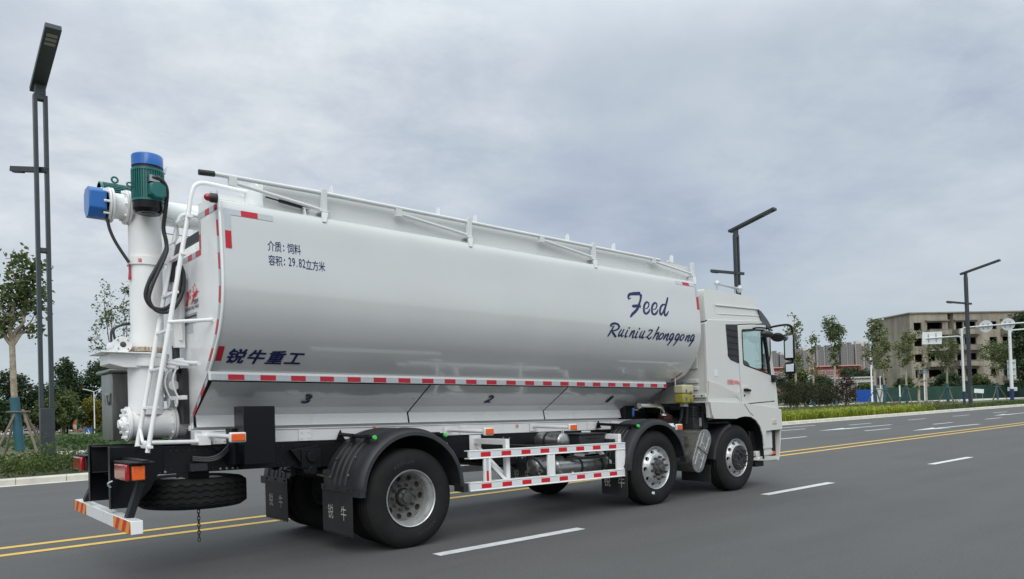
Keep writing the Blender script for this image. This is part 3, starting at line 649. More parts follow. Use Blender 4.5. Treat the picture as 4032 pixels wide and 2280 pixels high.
# walkway with chequer plate side, folded handrail
CHEQ = mat('chequer_plate_paint', (0.66, 0.67, 0.67), 0.42, var=0.02, vs=2)
def chequer():
    nt = CHEQ.node_tree; N = nt.nodes.new; L = nt.links.new; b = nt.nodes['Principled BSDF']; tc = N('ShaderNodeTexCoord')
    def bars(rot):
        mp = N('ShaderNodeMapping'); mp.inputs['Rotation'].default_value = (PI/2, 0, 0); L(tc.outputs['Object'], mp.inputs[0])
        m2 = N('ShaderNodeMapping'); m2.inputs['Rotation'].default_value = (0, 0, rot); L(mp.outputs[0], m2.inputs[0])
        br = N('ShaderNodeTexBrick'); br.inputs['Scale'].default_value = 22; br.inputs['Mortar Size'].default_value = 0.055; br.inputs['Brick Width'].default_value = 1.0; br.inputs['Row Height'].default_value = 0.5
        br.inputs['Mortar Smooth'].default_value = 0.6; br.inputs['Bias'].default_value = 0
        br.inputs['Color1'].default_value = (1, 1, 1, 1); br.inputs['Color2'].default_value = (0, 0, 0, 1); br.inputs['Mortar'].default_value = (0, 0, 0, 1); L(m2.outputs[0], br.inputs[0]); return br.outputs[0]
    mx = N('ShaderNodeMix'); mx.data_type = 'RGBA'; mx.blend_type = 'LIGHTEN'; mx.inputs[0].default_value = 1; L(bars(PI/4), mx.inputs[6]); L(bars(-PI/4), mx.inputs[7])
    bp = N('ShaderNodeBump'); bp.inputs['Strength'].default_value = 0.35; bp.inputs['Distance'].default_value = 0.004; L(mx.outputs[2], bp.inputs['Height']); L(bp.outputs[0], b.inputs['Normal'])
chequer()
mb = MB(); mb.b2((-1.46, -1.06, 3.36), (5.17, -1.045, 3.625)); mb.b2((-1.46, -1.06, 3.612), (5.17, -0.60, 3.627)); mb.b2((-1.46, 0.60, 3.40), (5.17, 1.06, 3.62))
WK = mb.build('walkway', CHEQ, TR, shear=True, bevel=0.004)
mb = MB(); mb.b2((-1.475, -1.06, 3.38), (-1.461, -0.34, 3.625)); mb.prism([(-1.475, -0.95, 3.625), (-1.475, -0.55, 3.625), (-1.475, -0.70, 3.69), (-1.475, -0.85, 3.69)], (0.02, 0, 0)); mb.b2((-1.80, -0.62, 3.44), (-1.475, -0.33, 3.60)); mb.build('end_plate', WHITE, WK, shear=True, bevel=0.004)
RAILM = mat('railing_white_paint', (0.70, 0.71, 0.71), 0.35, var=0.04, vs=4)
mb = MB(); mb.tube([(-1.96, -1.13, 3.600), (-0.88, -1.13, 3.618), (4.39, -1.13, 3.600)], 0.021, 12); HR = mb.build('handrail', RAILM, WK, shear=True)
mb = MB(); mb.tube([(-2.075, -1.13, 3.590), (-1.94, -1.13, 3.600)], 0.026, 12); mb.build('handrail_grip', PLAST, WK, shear=True)
for x, z0 in ((-0.885, 3.43), (0.915, 3.435), (2.985, 3.44), (5.165, 3.455)):
    mb = MB(); mb.b2((x-0.03, -1.16, z0), (x+0.03, -1.115, 3.655)); mb.prism([(x-0.035, -1.175, z0-0.001), (x+0.035, -1.175, z0-0.001), (x-0.01, -1.21, 3.31), (x-0.05, -1.205, 3.31)], (0, 0.03, 0.0)); mb.b2((x-0.05, -1.18, z0-0.012), (x+0.05, -1.06, z0)); mb.build('handrail_post', RAILM, WK, shear=True, bevel=0.004)
for a, b in (((-1.78, 3.553), (-0.90, 3.445)), ((-0.02, 3.555), (0.90, 3.458)), ((2.05, 3.567), (2.975, 3.462)), ((4.24, 3.566), (5.15, 3.482))):
    mb = MB(); mb.tube([(a[0], -1.135, a[1]), (b[0], -1.135, b[1])], 0.017, 10); mb.b2((a[0]-0.035, -1.155, a[1]-0.03), (a[0]+0.035, -1.11, a[1]+0.045)); mb.build('handrail_brace', RAILM, WK, shear=True)
mb = MB(); mb.tube([(-1.05, -1.10, 3.445), (-1.33, -1.10, 3.473)], 0.017, 10); mb.tube([(-1.33, -1.10, 3.473), (-1.46, -1.10, 3.486)], 0.008, 8); mb.build('gas_strut', PLAST, WK, shear=True); mb = MB(); mb.b2((-1.10, -1.13, 3.435), (-1.02, -1.06, 3.447)); mb.prism([(-1.09, -1.17, 3.31), (-1.09, -1.13, 3.445), (-1.09, -1.08, 3.445), (-1.09, -1.14, 3.31)], (0.012, 0, 0)); mb.build('strut_bracket', RAILM, WK, shear=True)
for x in (-0.63, 0.73, 1.275, 2.85, 3.78, 5.12):
    mb = MB(); mb.tube([(x, -0.78, 3.745), (x-0.01, -0.50, 3.72)], 0.010, 8); mb.prism([(x, -0.815, 3.66), (x, -0.755, 3.66), (x, -0.755, 3.80), (x, -0.77, 3.825), (x, -0.80, 3.825), (x, -0.815, 3.80)], (0.012, 0, 0)); mb.build('hatch_lever', RAILM, WK, shear=True)
mb = MB(); mb.lathe([(0.05, 0), (0.05, 0.05), (0.03, 0.07)], (5.05, -0.75, 3.64), (0, 0, 1), 16, cap=(True, True)); mb.build('vent_cap', RAILM, WK, shear=True)
# marker lamp on the rear corner
mb = MB(); mb.prism([(XR-0.03, -1.255, 3.27), (XR-0.03, -1.165, 3.33), (XR-0.03, -1.175, 3.42), (XR-0.03, -1.21, 3.435), (XR-0.03, -1.25, 3.42)], (0.012, 0, 0)); BK = mb.build('marker_lamp', WHITE, TR, shear=True)
mb = MB(); mb.lathe([(0.042, 0), (0.042, 0.05), (0.033, 0.065)], (XR-0.03, -1.205, 3.36), (-1, 0.1, 0), 16, cap=(True, True)); mb.build('lamp_holder', PLAST, BK, shear=True)
mb = MB(); mb.ball((XR-0.10, -1.20, 3.36), 0.034, sc=(1.2, 1, 1)); mb.build('red_lens', REDL, BK, shear=True)

# ladder
def rail_pts(y, pts): return [(x, y, z) for x, z in pts]
LAD = empty('ladder', parent=TR)
mb = MB(); mb.tube(rail_pts(-0.65, [(-2.43, 1.10), (-2.018, 3.38)]) + catmull(rail_pts(-0.65, [(-2.018, 3.38), (-2.00, 3.50), (-1.965, 3.60), (-1.90, 3.645), (-1.80, 3.65)]), 4)[1:] + [(-1.39, -0.65, 3.635)], 0.021, 12); mb.build('ladder_rail', WHITE, LAD, shear=True)
mb = MB(); mb.tube(rail_pts(-0.27, [(-2.432, 1.11), (-2.03, 3.25)]) + catmull(rail_pts(-0.27, [(-2.03, 3.25), (-2.012, 3.34), (-1.975, 3.40), (-1.91, 3.425)]), 4)[1:] + [(-1.76, -0.27, 3.425)], 0.021, 12); mb.build('ladder_rail', WHITE, LAD, shear=True)
for i in range(7):
    mb = MB(); z = 1.15+0.358*i; x = -2.43+(z-1.11)*0.1835; mb.b2((x-0.016, -0.70 if i in (0, 5, 6) else -0.66, z-0.012), (x+0.03, -0.24, z+0.012)); mb.build('ladder_rung', WHITE, LAD, shear=True, bevel=0.003)

mb = MB(); mb.tube([(-2.225, -0.65, 2.295), (XR-0.02, -1.00, 2.30)], 0.018, 10); mb.build('ladder_stay', WHITE, LAD, shear=True); mb = MB(); mb.tube([(-2.42, -0.46, 1.185), (-1.92, -0.46, 1.18)], 0.020, 10); mb.b2((-1.93, -0.49, 1.145), (-1.82, -0.43, 1.235)); mb.tube([(-2.40, -0.30, 1.3), (-2.42, -0.46, 1.185)], 0.015, 8); mb.build('ladder_stay', WHITE, LAD, shear=True)

# ------------------------------------------------------------------ discharge auger at the rear
AW = mat('auger_white_paint', (0.86, 0.865, 0.86), 0.3, var=0.03, vs=3, coat=0.2)
AUG = empty('discharge_auger', parent=TR)
mb = MB(); mb.lathe([(0.142, 0), (0.142, 0.50)], (-2.43, 0, 1.36), (1, 0, 0), 40, cap=(True, True)); mb.b2((-2.30, -0.15, 1.508), (-2.1, -0.146, 1.512)); mb.build('feed_tube', AW, AUG, shear=True)
mb = MB(); mb.lathe([(0.168, 0), (0.168, 0.022)], (-2.452, 0, 1.36), (1, 0, 0), 40, cap=(True, True)); mb.lathe([(0.155, 0), (0.15, 0.012)], (-2.464, 0, 1.36), (1, 0, 0), 32, cap=(True, True))
mb.bolts([(-2.464, math.cos(i*PI/5)*0.138, 1.36+math.sin(i*PI/5)*0.138) for i in range(10)], (-1, 0, 0), 0.014, 0.022)
mb.lathe([(0.075, 0), (0.07, 0.03), (0.045, 0.035), (0.04, 0.06)], (-2.464, 0, 1.36), (-1, 0, 0), 24, cap=(True, True)); mb.bolts([(-2.49, math.cos(i*PI/2+.6)*0.055, 1.36+math.sin(i*PI/2+.6)*0.055) for i in range(4)], (-1, 0, 0), 0.013, 0.015); mb.b2((-2.485, -0.02, 1.36), (-2.465, 0.02, 1.50)); mb.build('end_flange', AW, AUG, shear=True)
mb = MB(); [mb.lathe([(0.168, 0), (0.168, 0.02)], (x, 0, 1.36), (1, 0, 0), 40, cap=(True, True)) for x in (-2.06, -2.035)]; mb.bolts([(-2.06, math.cos(i*PI/5)*0.155, 1.36+math.sin(i*PI/5)*0.155) for i in range(10)], (-1, 0, 0), 0.010, 0.012); mb.build('joint_flange', AW, AUG, shear=True)
mb = MB(); mb.lathe([(0.158, 0), (0.158, 0.47)], (-2.27, 0, 1.45), (0, 0, 1), 40); mb.prism([(-2.42, -0.06, 1.48), (-2.30, -0.06, 1.56), (-2.08, -0.06, 1.50)], (0, 0.12, 0)); mb.build('lower_pipe', AW, AUG, shear=True)
mb = MB(); mb.lathe([(0.16, 1.905), (0.205, 1.915), (0.205, 2.0), (0.215, 2.005), (0.215, 2.045), (0.18, 2.05)], (-2.27, 0, 0), (0, 0, 1), 40); mb.prism([(-2.62, -0.16, 1.93), (-2.62, -0.16, 2.03), (-2.35, -0.16, 2.03), (-2.35, -0.16, 1.90), (-2.5, -0.16, 1.90)], (0, 0.40, 0)); mb.b2((-2.70, -0.24, 2.03), (-2.22, 0.32, 2.042)); mb.build('slewing_base', AW, AUG, shear=True, bevel=0.004)
mb = MB(); P = [((0.176 if i % 2 else 0.164), i) for i in range(72)]
ring = [(-2.27+r*math.cos(2*PI*i/72), r*math.sin(2*PI*i/72)) for r, i in P]; mb.prism([(x, y, 2.058) for x, y in ring], (0, 0, 0.045)); mb.build('gear_ring', RUST, AUG, shear=True, sharp=20)
mb = MB(); mb.lathe([(0.062, 0), (0.062, 0.40)], (-2.50, 0.24, 2.115), (0, -1, 0), 28, cap=(True, True)); mb.lathe([(0.078, 0), (0.078, 0.05)], (-2.50, -0.115, 2.115), (0, -1, 0), 28, cap=(True, True)); WG = mb.build('worm_drive', AW, AUG, shear=True)
mb = MB(); mb.lathe([(0.028, 0), (0.022, 0.004)], (-2.50, -0.166, 2.115), (0, -1, 0), 16, cap=(True, True)); mb.build('worm_shaft', DIRTM, WG, shear=True); mb = MB(); mb.bolts([(-2.50+math.cos(a)*0.06, -0.166, 2.115+math.sin(a)*0.06) for a in (0.8, 2.4, 3.9, 5.5)], (0, -1, 0), 0.008, 0.01); mb.build('bolts', STEEL, WG, shear=True)
for q in (0.11, 0.02):
    mb = MB(); mb.tube(catmull([(-2.54+0.02*(0.11-q)*10, q, 2.14), (-2.54, q, 2.26), (-2.49, q, 2.31), (-2.42, q, 2.338), (-2.35, q, 2.345)], 5), 0.011, 8); mb.build('hydraulic_hose', PLAST, AUG, shear=True)
mb = MB(); mb.lathe([(0.150, 2.10), (0.150, 3.47)], (-2.245, 0, 0), (0, 0, 1), 40); mb.build('riser_pipe', AW, AUG, shear=True)
mb = MB(); mb.lathe([(0.150, 2.905), (0.168, 2.908), (0.168, 2.985), (0.150, 2.99)], (-2.245, 0, 0), (0, 0, 1), 40); mb.b2((-2.12, -0.16, 2.93), (-1.93, -0.08, 3.0)); CO = mb.build('collar', AW, AUG, shear=True)
text_mesh('油', lambda u, v: (-2.245+0.171*math.sin((u-0.5)*0.24-0.55), -0.171*math.cos((u-0.5)*0.24-0.55), 2.925+v*0.045), bold=0.02).build('red_mark', RED, CO, shear=True, sharp=0)
mb = MB(); mb.lathe([(0.122, 0), (0.122, 6.3)], (-2.58, 0, 3.47), (1, 0, 0), 40, cap=(True, True)); mb.build('boom_tube', AW, AUG, shear=True)
mb = MB(); [mb.lathe([(0.165, 0), (0.165, 0.02)], (x, 0, 3.47), (1, 0, 0), 36, cap=(True, True)) for x in (-2.43, -2.405, -2.58, -2.555)]; mb.bolts([(-2.43, math.cos(i*PI/4)*0.145, 3.47+math.sin(i*PI/4)*0.145) for i in range(8)], (-1, 0, 0), 0.012, 0.02); mb.bolts([(-2.58, math.cos(i*PI/4)*0.145, 3.47+math.sin(i*PI/4)*0.145) for i in range(8)], (-1, 0, 0), 0.012, 0.05); mb.build('boom_flange', AW, AUG, shear=True)
mb = MB(); mb.lathe([(0.05, 0), (0.05, 0.08)], (-2.58, 0.0, 3.45), (-1, 0, 0), 16); mb.bolts([(-2.58, a, b) for a, b in ((-.1, 3.38), (.1, 3.38), (0, 3.56))], (-1, 0, 0), 0.016, 0.06); mb.build('boom_bearing', DIRTM, AUG, shear=True)
oc = [(-0.125, 3.40), (-0.06, 3.325), (0.05, 3.325), (0.125, 3.40), (0.125, 3.55), (0.07, 3.60), (-0.09, 3.60), (-0.125, 3.56)]
mb = MB(); mb.prism([(-2.75, y, z) for y, z in oc], (0.15, 0, 0)); mb.build('belt_guard', BLUEM, AUG, shear=True, bevel=0.010, seg=2)
def motor(name, o, ax, L, r, nfin, z0):
    m = MB(); m.lathe([(r*0.93, 0), (r*0.93, L)], o, ax, 32, cap=(True, True)); a = Vector(ax).normalized(); e1 = a.orthogonal().normalized(); e2 = a.cross(e1)
    for i in range(nfin):
        t = 2*PI*i/nfin; d = e1*math.cos(t)+e2*math.sin(t); c = Vector(o)+a*L*0.5+d*r*0.97; m.bar(c-a*L*0.42, c+a*L*0.42, 0.008, r*0.10, d)
    m.lathe([(r*1.02, 0), (r*1.02, L*0.07)], o, ax, 32, cap=(True, True)); m.lathe([(r*1.02, L*0.93), (r*1.02, L)], o, ax, 32, cap=(True, True)); return m
M1 = (-2.285, -0.30, 3.465)
mt = motor('m', M1, (0, 0, 1), 0.31, 0.142, 40, 0).build('vertical_motor', GREENM, AUG, shear=True)
mb = MB(); mb.lathe([(0.105, 0), (0.135, 0.035), (0.138, 0.105)], (M1[0], M1[1], 3.362), (0, 0, 1), 32, cap=(True, True)); mb.lathe([(0.06, -0.004), (0.06, 0.0)], (M1[0], M1[1], 3.362), (0, 0, 1), 24, cap=(True, False)); mb.build('fan_cowl', BLACKB, mt, shear=True)
mb = MB(); mb.lathe([(0.128, 0), (0.128, 0.05)], (M1[0], M1[1], 3.765), (0, 0, 1), 32, cap=(True, True)); mb.build('mounting_ring', PLAST, mt, shear=True)
mb = MB(); mb.lathe([(0.139, 0), (0.139, 0.10), (0.132, 0.11)], (M1[0], M1[1], 3.805), (0, 0, 1), 36, cap=(True, True)); mb.build('drive_cap', BLUEM, mt, shear=True)
tb = Vector((M1[0]+0.035, M1[1]-0.118, 3.555)); nrm = Vector((0.10, -0.99, 0)).normalized(); sd = Vector((nrm.y, -nrm.x, 0))*-1
mb = MB(); hexa = [tb+sd*a+Vector((0, 0, b)) for a, b in ((-.075, .05), (-.04, .075), (.04, .075), (.075, .05), (.075, -.05), (.04, -.075), (-.04, -.075), (-.075, -.05))]; mb.prism(hexa, nrm*0.075); mb.prism([tb+nrm*0.075+(p-tb)*0.9 for p in hexa], nrm*0.012); mb.build('terminal_box', GREENM, mt, shear=True, bevel=0.006)
mb = MB(); mb.box(tb+nrm*0.05+Vector((-0.03, 0, 0.10)), (0.09, 0.07, 0.06)); mb.build('cable_gland', STEEL, mt, shear=True)
mb = MB(); mb.tube([Vector((M1[0]-0.16, M1[1]-0.02, 3.61))+Vector((math.cos(a)*0.028, 0, math.sin(a)*0.018)) for a in [2*PI*i/12 for i in range(12)]], 0.008, 8, closed=True); mb.build('lifting_eye', GREENM, mt, shear=True)
mb = MB(); mb.b2((-2.15, -0.27, 3.46), (-2.125, -0.13, 3.80)); mb.prism([(-2.16, -0.30, 3.80), (-2.10, -0.30, 3.86), (-2.12, -0.30, 3.78)], (0, 0.12, 0)); mb.build('motor_plate', AW, AUG, shear=True)
m2 = motor('m', (-2.60, 0.22, 3.625), (1, 0, 0), 0.34, 0.118, 34, 0).build('boom_motor', GREENM, AUG, shear=True)
mb = MB(); mb.tube([Vector((-2.46, 0.20, 3.782))+Vector((math.cos(a)*0.028, 0, math.sin(a)*0.028)) for a in [2*PI*i/12 for i in range(12)]], 0.010, 8, closed=True); mb.tube([(-2.46, 0.20, 3.73), (-2.46, 0.20, 3.757)], 0.012, 8); mb.build('lifting_eye', GREENM, m2, shear=True)
hA = [(-2.31,-.475,3.655),(-2.255,-.505,3.665),(-2.190,-.49,3.630),(-2.158,-.46,3.549),(-2.158,-.38,3.364),(-2.164,-.34,3.232),(-2.142,-.34,3.103),(-2.15,-.34,3.021),(-2.227,-.34,2.86),(-2.295,-.33,2.722),(-2.332,-.32,2.585),(-2.302,-.32,2.495),(-2.239,-.32,2.454),(-2.151,-.32,2.467),(-2.073,-.3,2.548),(-2.016,-.29,2.683),(-1.999,-.28,2.835),(-2.023,-.27,2.928),(-2.06,-.26,2.98),(-2.084,-.25,2.907),(-2.087,-.22,2.771)]
mb = MB(); mb.tube(catmull(hA, 5), 0.019, 10); mb.build('power_cable', PLAST, AUG, shear=True)
mb = MB(); mb.tube(catmull([(x+0.022*min(1, i/3), y-0.03*min(1, i/3), z-0.03*min(1, i/3)) for i, (x, y, z) in enumerate(hA[6:])], 5), 0.017, 10); mb.build('power_cable', PLAST, AUG, shear=True)
mb = MB(); mb.tube(catmull([(-2.585,-.05,3.36),(-2.584,-.05,3.313),(-2.568,-.05,3.226),(-2.534,-.06,3.13),(-2.482,-.08,3.026),(-2.418,-.10,2.917)], 5), 0.015, 10); mb.build('power_cable', PLAST, AUG, shear=True)
mb = MB(); mb.prism([(-2.41, -0.05, 2.94), (-2.40, -0.05, 2.94), (-2.395, -0.06, 2.76), (-2.415, -0.06, 2.76), (-2.405, -0.05, 2.85)], (0, 0.03, 0)); mb.build('red_ribbon', REDT, AUG, shear=True)
mb = MB(); mb.tube(catmull([(-2.1, -0.13, 3.40), (-2.05, -0.3, 3.34), (-2.02, -0.32, 3.2), (-2.06, -0.3, 3.12), (-2.10, -0.2, 3.1)], 5), 0.005, 6); mb.build('thin_cable', SILT, AUG, shear=True)

# valve post, control levers, steel cabinet
CT = empty('control_stand', parent=TR)
mb = MB(); mb.b2((-2.06, -0.24, 2.10), (-1.96, -0.10, 2.80)); mb.b2((-2.02, -0.27, 2.17), (-1.99, -0.07, 2.76)); mb.build('post', AW, CT, shear=True, bevel=0.004)
mb = MB(); mb.b2((-2.10, -0.20, 2.66), (-2.04, -0.13, 2.84)); mb.build('valve', STEEL, CT, shear=True, bevel=0.01)
mb = MB(); mb.cyl((-2.03, -0.17, 1.85), (-2.03, -0.17, 2.12), 0.035, 16); mb.b2((-2.0, -0.26, 1.35), (-1.95, -0.06, 1.9)); mb.build('lift_cylinder', PLAST, CT, shear=True)
mb = MB(); mb.b2((-2.08, -0.42, 1.965), (-2.03, 0.40, 1.985)); mb.b2((-2.08, -0.50, 1.585), (-2.03, 0.34, 1.625)); mb.cyl((-2.04, 0.48, 1.735), (-2.04, -0.12, 1.735), 0.05, 20); mb.build('lever_frame', AW, CT, shear=True, bevel=0.003)
for i, y in enumerate((0.22, -0.10, -0.36)):
    mb = MB(); e = (-0.40, -0.80, -1.05)[i]; mb.tube([(-2.08, e+0.72, 1.965), (-2.09, e+0.30, 1.918), (-2.09, e, 1.893)], 0.019, 10); mb.build('control_lever', AW, CT, shear=True)
    mb = MB(); A = [(-2.075-0.05*math.sin(PI*t), y-0.02, 1.92-0.32*t) for t in [j/8 for j in range(9)]]
    for p, q in zip(A, A[1:]): mb.bar(p, q, 0.025, 0.012, (1, 0, 0))
    mb.build('guide_arc', AW, CT, shear=True)
    mb = MB(); mb.prism([(-2.095, y+0.045, 1.60), (-2.095, y-0.045, 1.60)]+[(-2.095, y-0.045*math.cos(a), 1.56-0.045*math.sin(a)) for a in [PI*j/8 for j in range(9)]], (0.008, 0, 0)); tg = mb.build('number_tag', AW, CT, shear=True)
    text_mesh('123'[i], lambda u, v: (-2.098, y+0.02-u*0.07, 1.545+v*0.07)).build('digit', SILT, tg, shear=True, sharp=0)
SS = mat('stainless_cabinet', (0.20, 0.205, 0.19), 0.30, 0.85, var=0.3, vs=3, stretch=(3, 3, 0.6))
mb = MB(); mb.b2((-2.47, 0.48, 1.19), (-2.0, 0.95, 1.88)); KB = mb.build('steel_cabinet', SS, TR, shear=True, bevel=0.008)
mb = MB(); mb.b2((-2.51, 0.44, 1.88), (-1.97, 0.99, 1.915)); mb.build('lid', SS, KB, shear=True, bevel=0.01)
mb = MB(); mb.tube([(-2.485, 0.62, 1.55), (-2.50, 0.62, 1.66)], 0.018, 8); mb.b2((-2.49, 0.52, 1.645), (-2.475, 0.70, 1.675)); mb.build('latch', STEEL, KB, shear=True)

# ------------------------------------------------------------------ chassis
FR = empty('chassis', parent=TR)
for s in (-1, 1):
    mb = MB(); mb.b2((-2.68, s*0.43, 0.885), (7.0, s*0.42, 1.14)); mb.b2((-2.68, s*0.43, 1.132), (7.0, s*0.35, 1.142)); mb.b2((-2.68, s*0.43, 0.883), (7.0, s*0.35, 0.893))
    mb.b2((-0.95, s*0.438, 0.86), (3.6, s*0.43, 1.12)); mb.build('frame_rail', BLACKM, FR, shear=True, bevel=0.005)
rng = random.Random(3)
mb = MB(); mb.bolts([(x, -0.432, z) for z in (1.10, 0.925) for x in [-2.45+0.055*i for i in range(60)] if rng.random() < 0.55], (0, -1, 0), 0.008, 0.006); mb.build('frame_bolts', PLAST, FR, shear=True, sharp=0)
mb = MB(); mb.bolts([(x, -0.432, 0.905) for x in (-2.33, -2.28, -2.23, -1.98, -1.72, -1.66, -1.60, -1.55, -1.45, -1.40, -1.30, -1.25)]+[(-2.28, -0.432, 1.10), (1.0, -0.44, 1.05), (0.86, -0.44, 1.09), (1.9, -0.44, 1.09), (2.0, -0.44, 1.08), (0.5, -0.44, 1.08)], (0, -1, 0), 0.012, 0.015); mb.build('plated_bolts', STEEL, FR, shear=True)
for s in (-1, 1):
    mb = MB(); mb.prism([(-2.69, s*0.455, 1.155), (-2.69, s*0.455, 0.60), (-2.50, s*0.455, 0.60), (-2.36, s*0.455, 0.76), (-2.30, s*0.455, 0.88), (-2.25, s*0.455, 0.92), (-2.25, s*0.455, 1.155)], (0, -s*0.012, 0)); mb.b2((-2.70, s*0.47, 0.60), (-2.688, s*0.40, 1.16)); mb.build('drop_plate', BLACKB, FR, shear=True, bevel=0.003)
mb = MB(); mb.b2((-2.47, -0.44, 0.60), (-2.46, 0.44, 0.885)); mb.build('tail_panel', BLACKB, FR, shear=True)
def holed(y0, y1, z0, z1, x, hs, r):
    m = MB(); m.prism([(x, y0, z0), (x, y1, z0), (x, y1, z1), (x, y0, z1)], (0.01, 0, 0), holes=[[(x, c+math.cos(2*PI*i/20)*r, d+math.sin(2*PI*i/20)*r) for i in range(20)] for c, d in hs]); return m
m = holed(-0.42, 0.42, 0.90, 1.13, -2.52, [(-0.14, 1.0), (0.14, 1.0)], 0.062); m.b2((-2.52, -0.42, 1.125), (-2.42, 0.42, 1.135)); m.b2((-2.52, -0.42, 0.895), (-2.42, 0.42, 0.905)); m.b2((-2.40, -0.42, 0.86), (-2.38, 0.42, 1.13)); m.build('crossmember', BLACKM, FR, shear=True)
mb = MB(); [mb.b2((x-0.06, -0.42, 0.92), (x+0.06, 0.42, 1.11)) for x in (-1.5, -0.75, 0.75, 1.7, 2.8, 3.5, 4.4)]; mb.cyl((0.3, 0, 0.75), (4.4, 0, 0.98), 0.06, 16); mb.b2((1.9, -0.30, 0.70), (2.2, 0.30, 0.95)); mb.build('crossmember', BLACKM, FR, shear=True)
# underrun bar
mb = MB(); mb.b2((-2.70, -1.165, 0.503), (-2.605, 1.18, 0.615)); UB = mb.build('underrun_bar', WHITE, TR, bevel=0.004)
def chevrons(y0, y1):
    mb = MB(); x, z0, z1 = -2.7025, 0.506, 0.612; n = 5; w = (y1-y0-0.0)/n
    for i in range(0, n+2):
        P = [(y0+(i-0.4)*w, z0), (y0+(i+0.6)*w, z0), (y0+(i+0.6)*w-0.085, z1), (y0+(i-0.4)*w-0.085, z1)]
        Q = [(min(max(y, y0), y1), z) for y, z in P]
        if abs(Q[1][0]-Q[0][0])+abs(Q[2][0]-Q[3][0]) > 1e-4: mb.quad(*[(x, y, z) for y, z in Q], m=(i % 2))
    mb.build('chevron_film', [CHEVR, CHEVY], UB, sharp=0, fix=False)
chevrons(-1.163, -0.565); chevrons(0.61, 1.178)
for s in (-1, 1):
    mb = MB(); mb.bar((-2.52, s*0.80, 0.93), (-2.65, s*0.89, 0.61), 0.055, 0.10, (0, 1, 0)); mb.b2((-2.56, s*0.44, 0.90), (-2.48, s*0.86, 0.95)); mb.build('underrun_strut', BLACKM, UB, bevel=0.004)
# tail lamps
for s in (-1, 1):
    L = empty('tail_lamp', parent=TR)
    mb = MB(); mb.b2((-2.68, s*0.72, 0.885), (-2.60, s*1.12, 1.03)); mb.build('housing', PLAST, L, shear=True, bevel=0.01)
    y = -1
    mb = MB(); mb.b2((-2.72, s*0.725, 0.89), (-2.68, s*1.115, 1.025)); mb.build('red_lens', REDL, L, shear=True, bevel=0.012)
    mb = MB(); mb.b2((-2.675, s*1.12, 0.895), (-2.575, s*1.150, 1.015)); mb.build('amber_lens', AMBER, L, shear=True, bevel=0.008)
    mb = MB(); mb.b2((-2.70, s*0.62, 1.03), (-2.50, s*1.18, 1.045)); mb.b2((-2.60, s*0.44, 1.02), (-2.54, s*1.16, 1.06)); mb.build('bracket', BLACKM, L, shear=True, bevel=0.003)
mb = MB(); mb.tube(catmull([(-2.70, -0.56, 0.86), (-2.73, -0.53, 0.84), (-2.72, -0.50, 0.815), (-2.70, -0.49, 0.80)], 4), 0.006, 8); mb.build('loose_plug', SILW, FR, shear=True)
# black cabinet behind the ladder
mb = MB(); mb.b2((-1.63, -0.85, 0.955), (-1.32, -0.60, 1.513)); CBX = mb.build('black_locker', BLACKB, TR, shear=True, bevel=0.004)
mb = MB(); mb.b2((-1.66, -0.62, 0.95), (-1.30, -0.44, 1.30)); mb.b2((-1.55, -0.60, 0.90), (-1.22, -0.43, 0.955)); mb.build('mounting', BLACKM, CBX, shear=True)
mb = MB(); mb.prism([(-1.32, -0.62, 0.96), (-1.32, -0.62, 1.12), (-1.14, -0.62, 0.96)], (0, 0.012, 0)); mb.prism([(-1.80, -0.50, 1.12), (-1.60, -0.50, 1.12), (-1.60, -0.50, 0.93)], (0, 0.012, 0)); mb.build('gusset', BLACKB, CBX, shear=True)
mb = MB()
for k in range(3): mb.tube(catmull([(-1.98, -0.45, 1.0+0.016*k), (-1.85, -0.52, 0.99+0.016*k), (-1.75, -0.55, 1.02+0.02*k), (-1.62, -0.50, 1.12+0.02*k), (-1.50, -0.45, 1.16)], 5), 0.012, 8)
mb.b2((-2.02, -0.50, 0.90), (-1.86, -0.44, 0.97)); mb.build('hose', PLAST, FR, shear=True)
# side marker lamps on stalks
def marker(x, z, y0=-0.445, lx=None, lens=0.115, ly=-1.20):
    lx = x if lx is None else lx; m = empty('side_marker_lamp', parent=TR)
    b = MB(); b.tube([(x, y0, z+0.012), (lx, ly+0.03, z)], 0.022, 10); b.b2((x-0.06, y0-0.01, z-0.05), (x+0.06, y0, z+0.055)); b.build('stalk', WHITE, m, shear=True)
    b = MB(); b.b2((lx-lens/2-0.012, ly-0.012, z-0.045), (lx+lens/2+0.012, ly+0.03, z+0.045)); b.build('lamp_body', SILW, m, shear=True, bevel=0.012)
    b = MB(); b.b2((lx-lens/2, ly-0.025, z-0.034), (lx+lens/2, ly-0.010, z+0.034)); b.build('amber_lens', AMBER, m, shear=True, bevel=0.008)
marker(-1.83, 1.228, lx=-1.815, lens=0.125); marker(1.02, 1.20, lx=1.065); marker(2.43, 1.215); marker(4.62, 1.166, y0=-1.05)

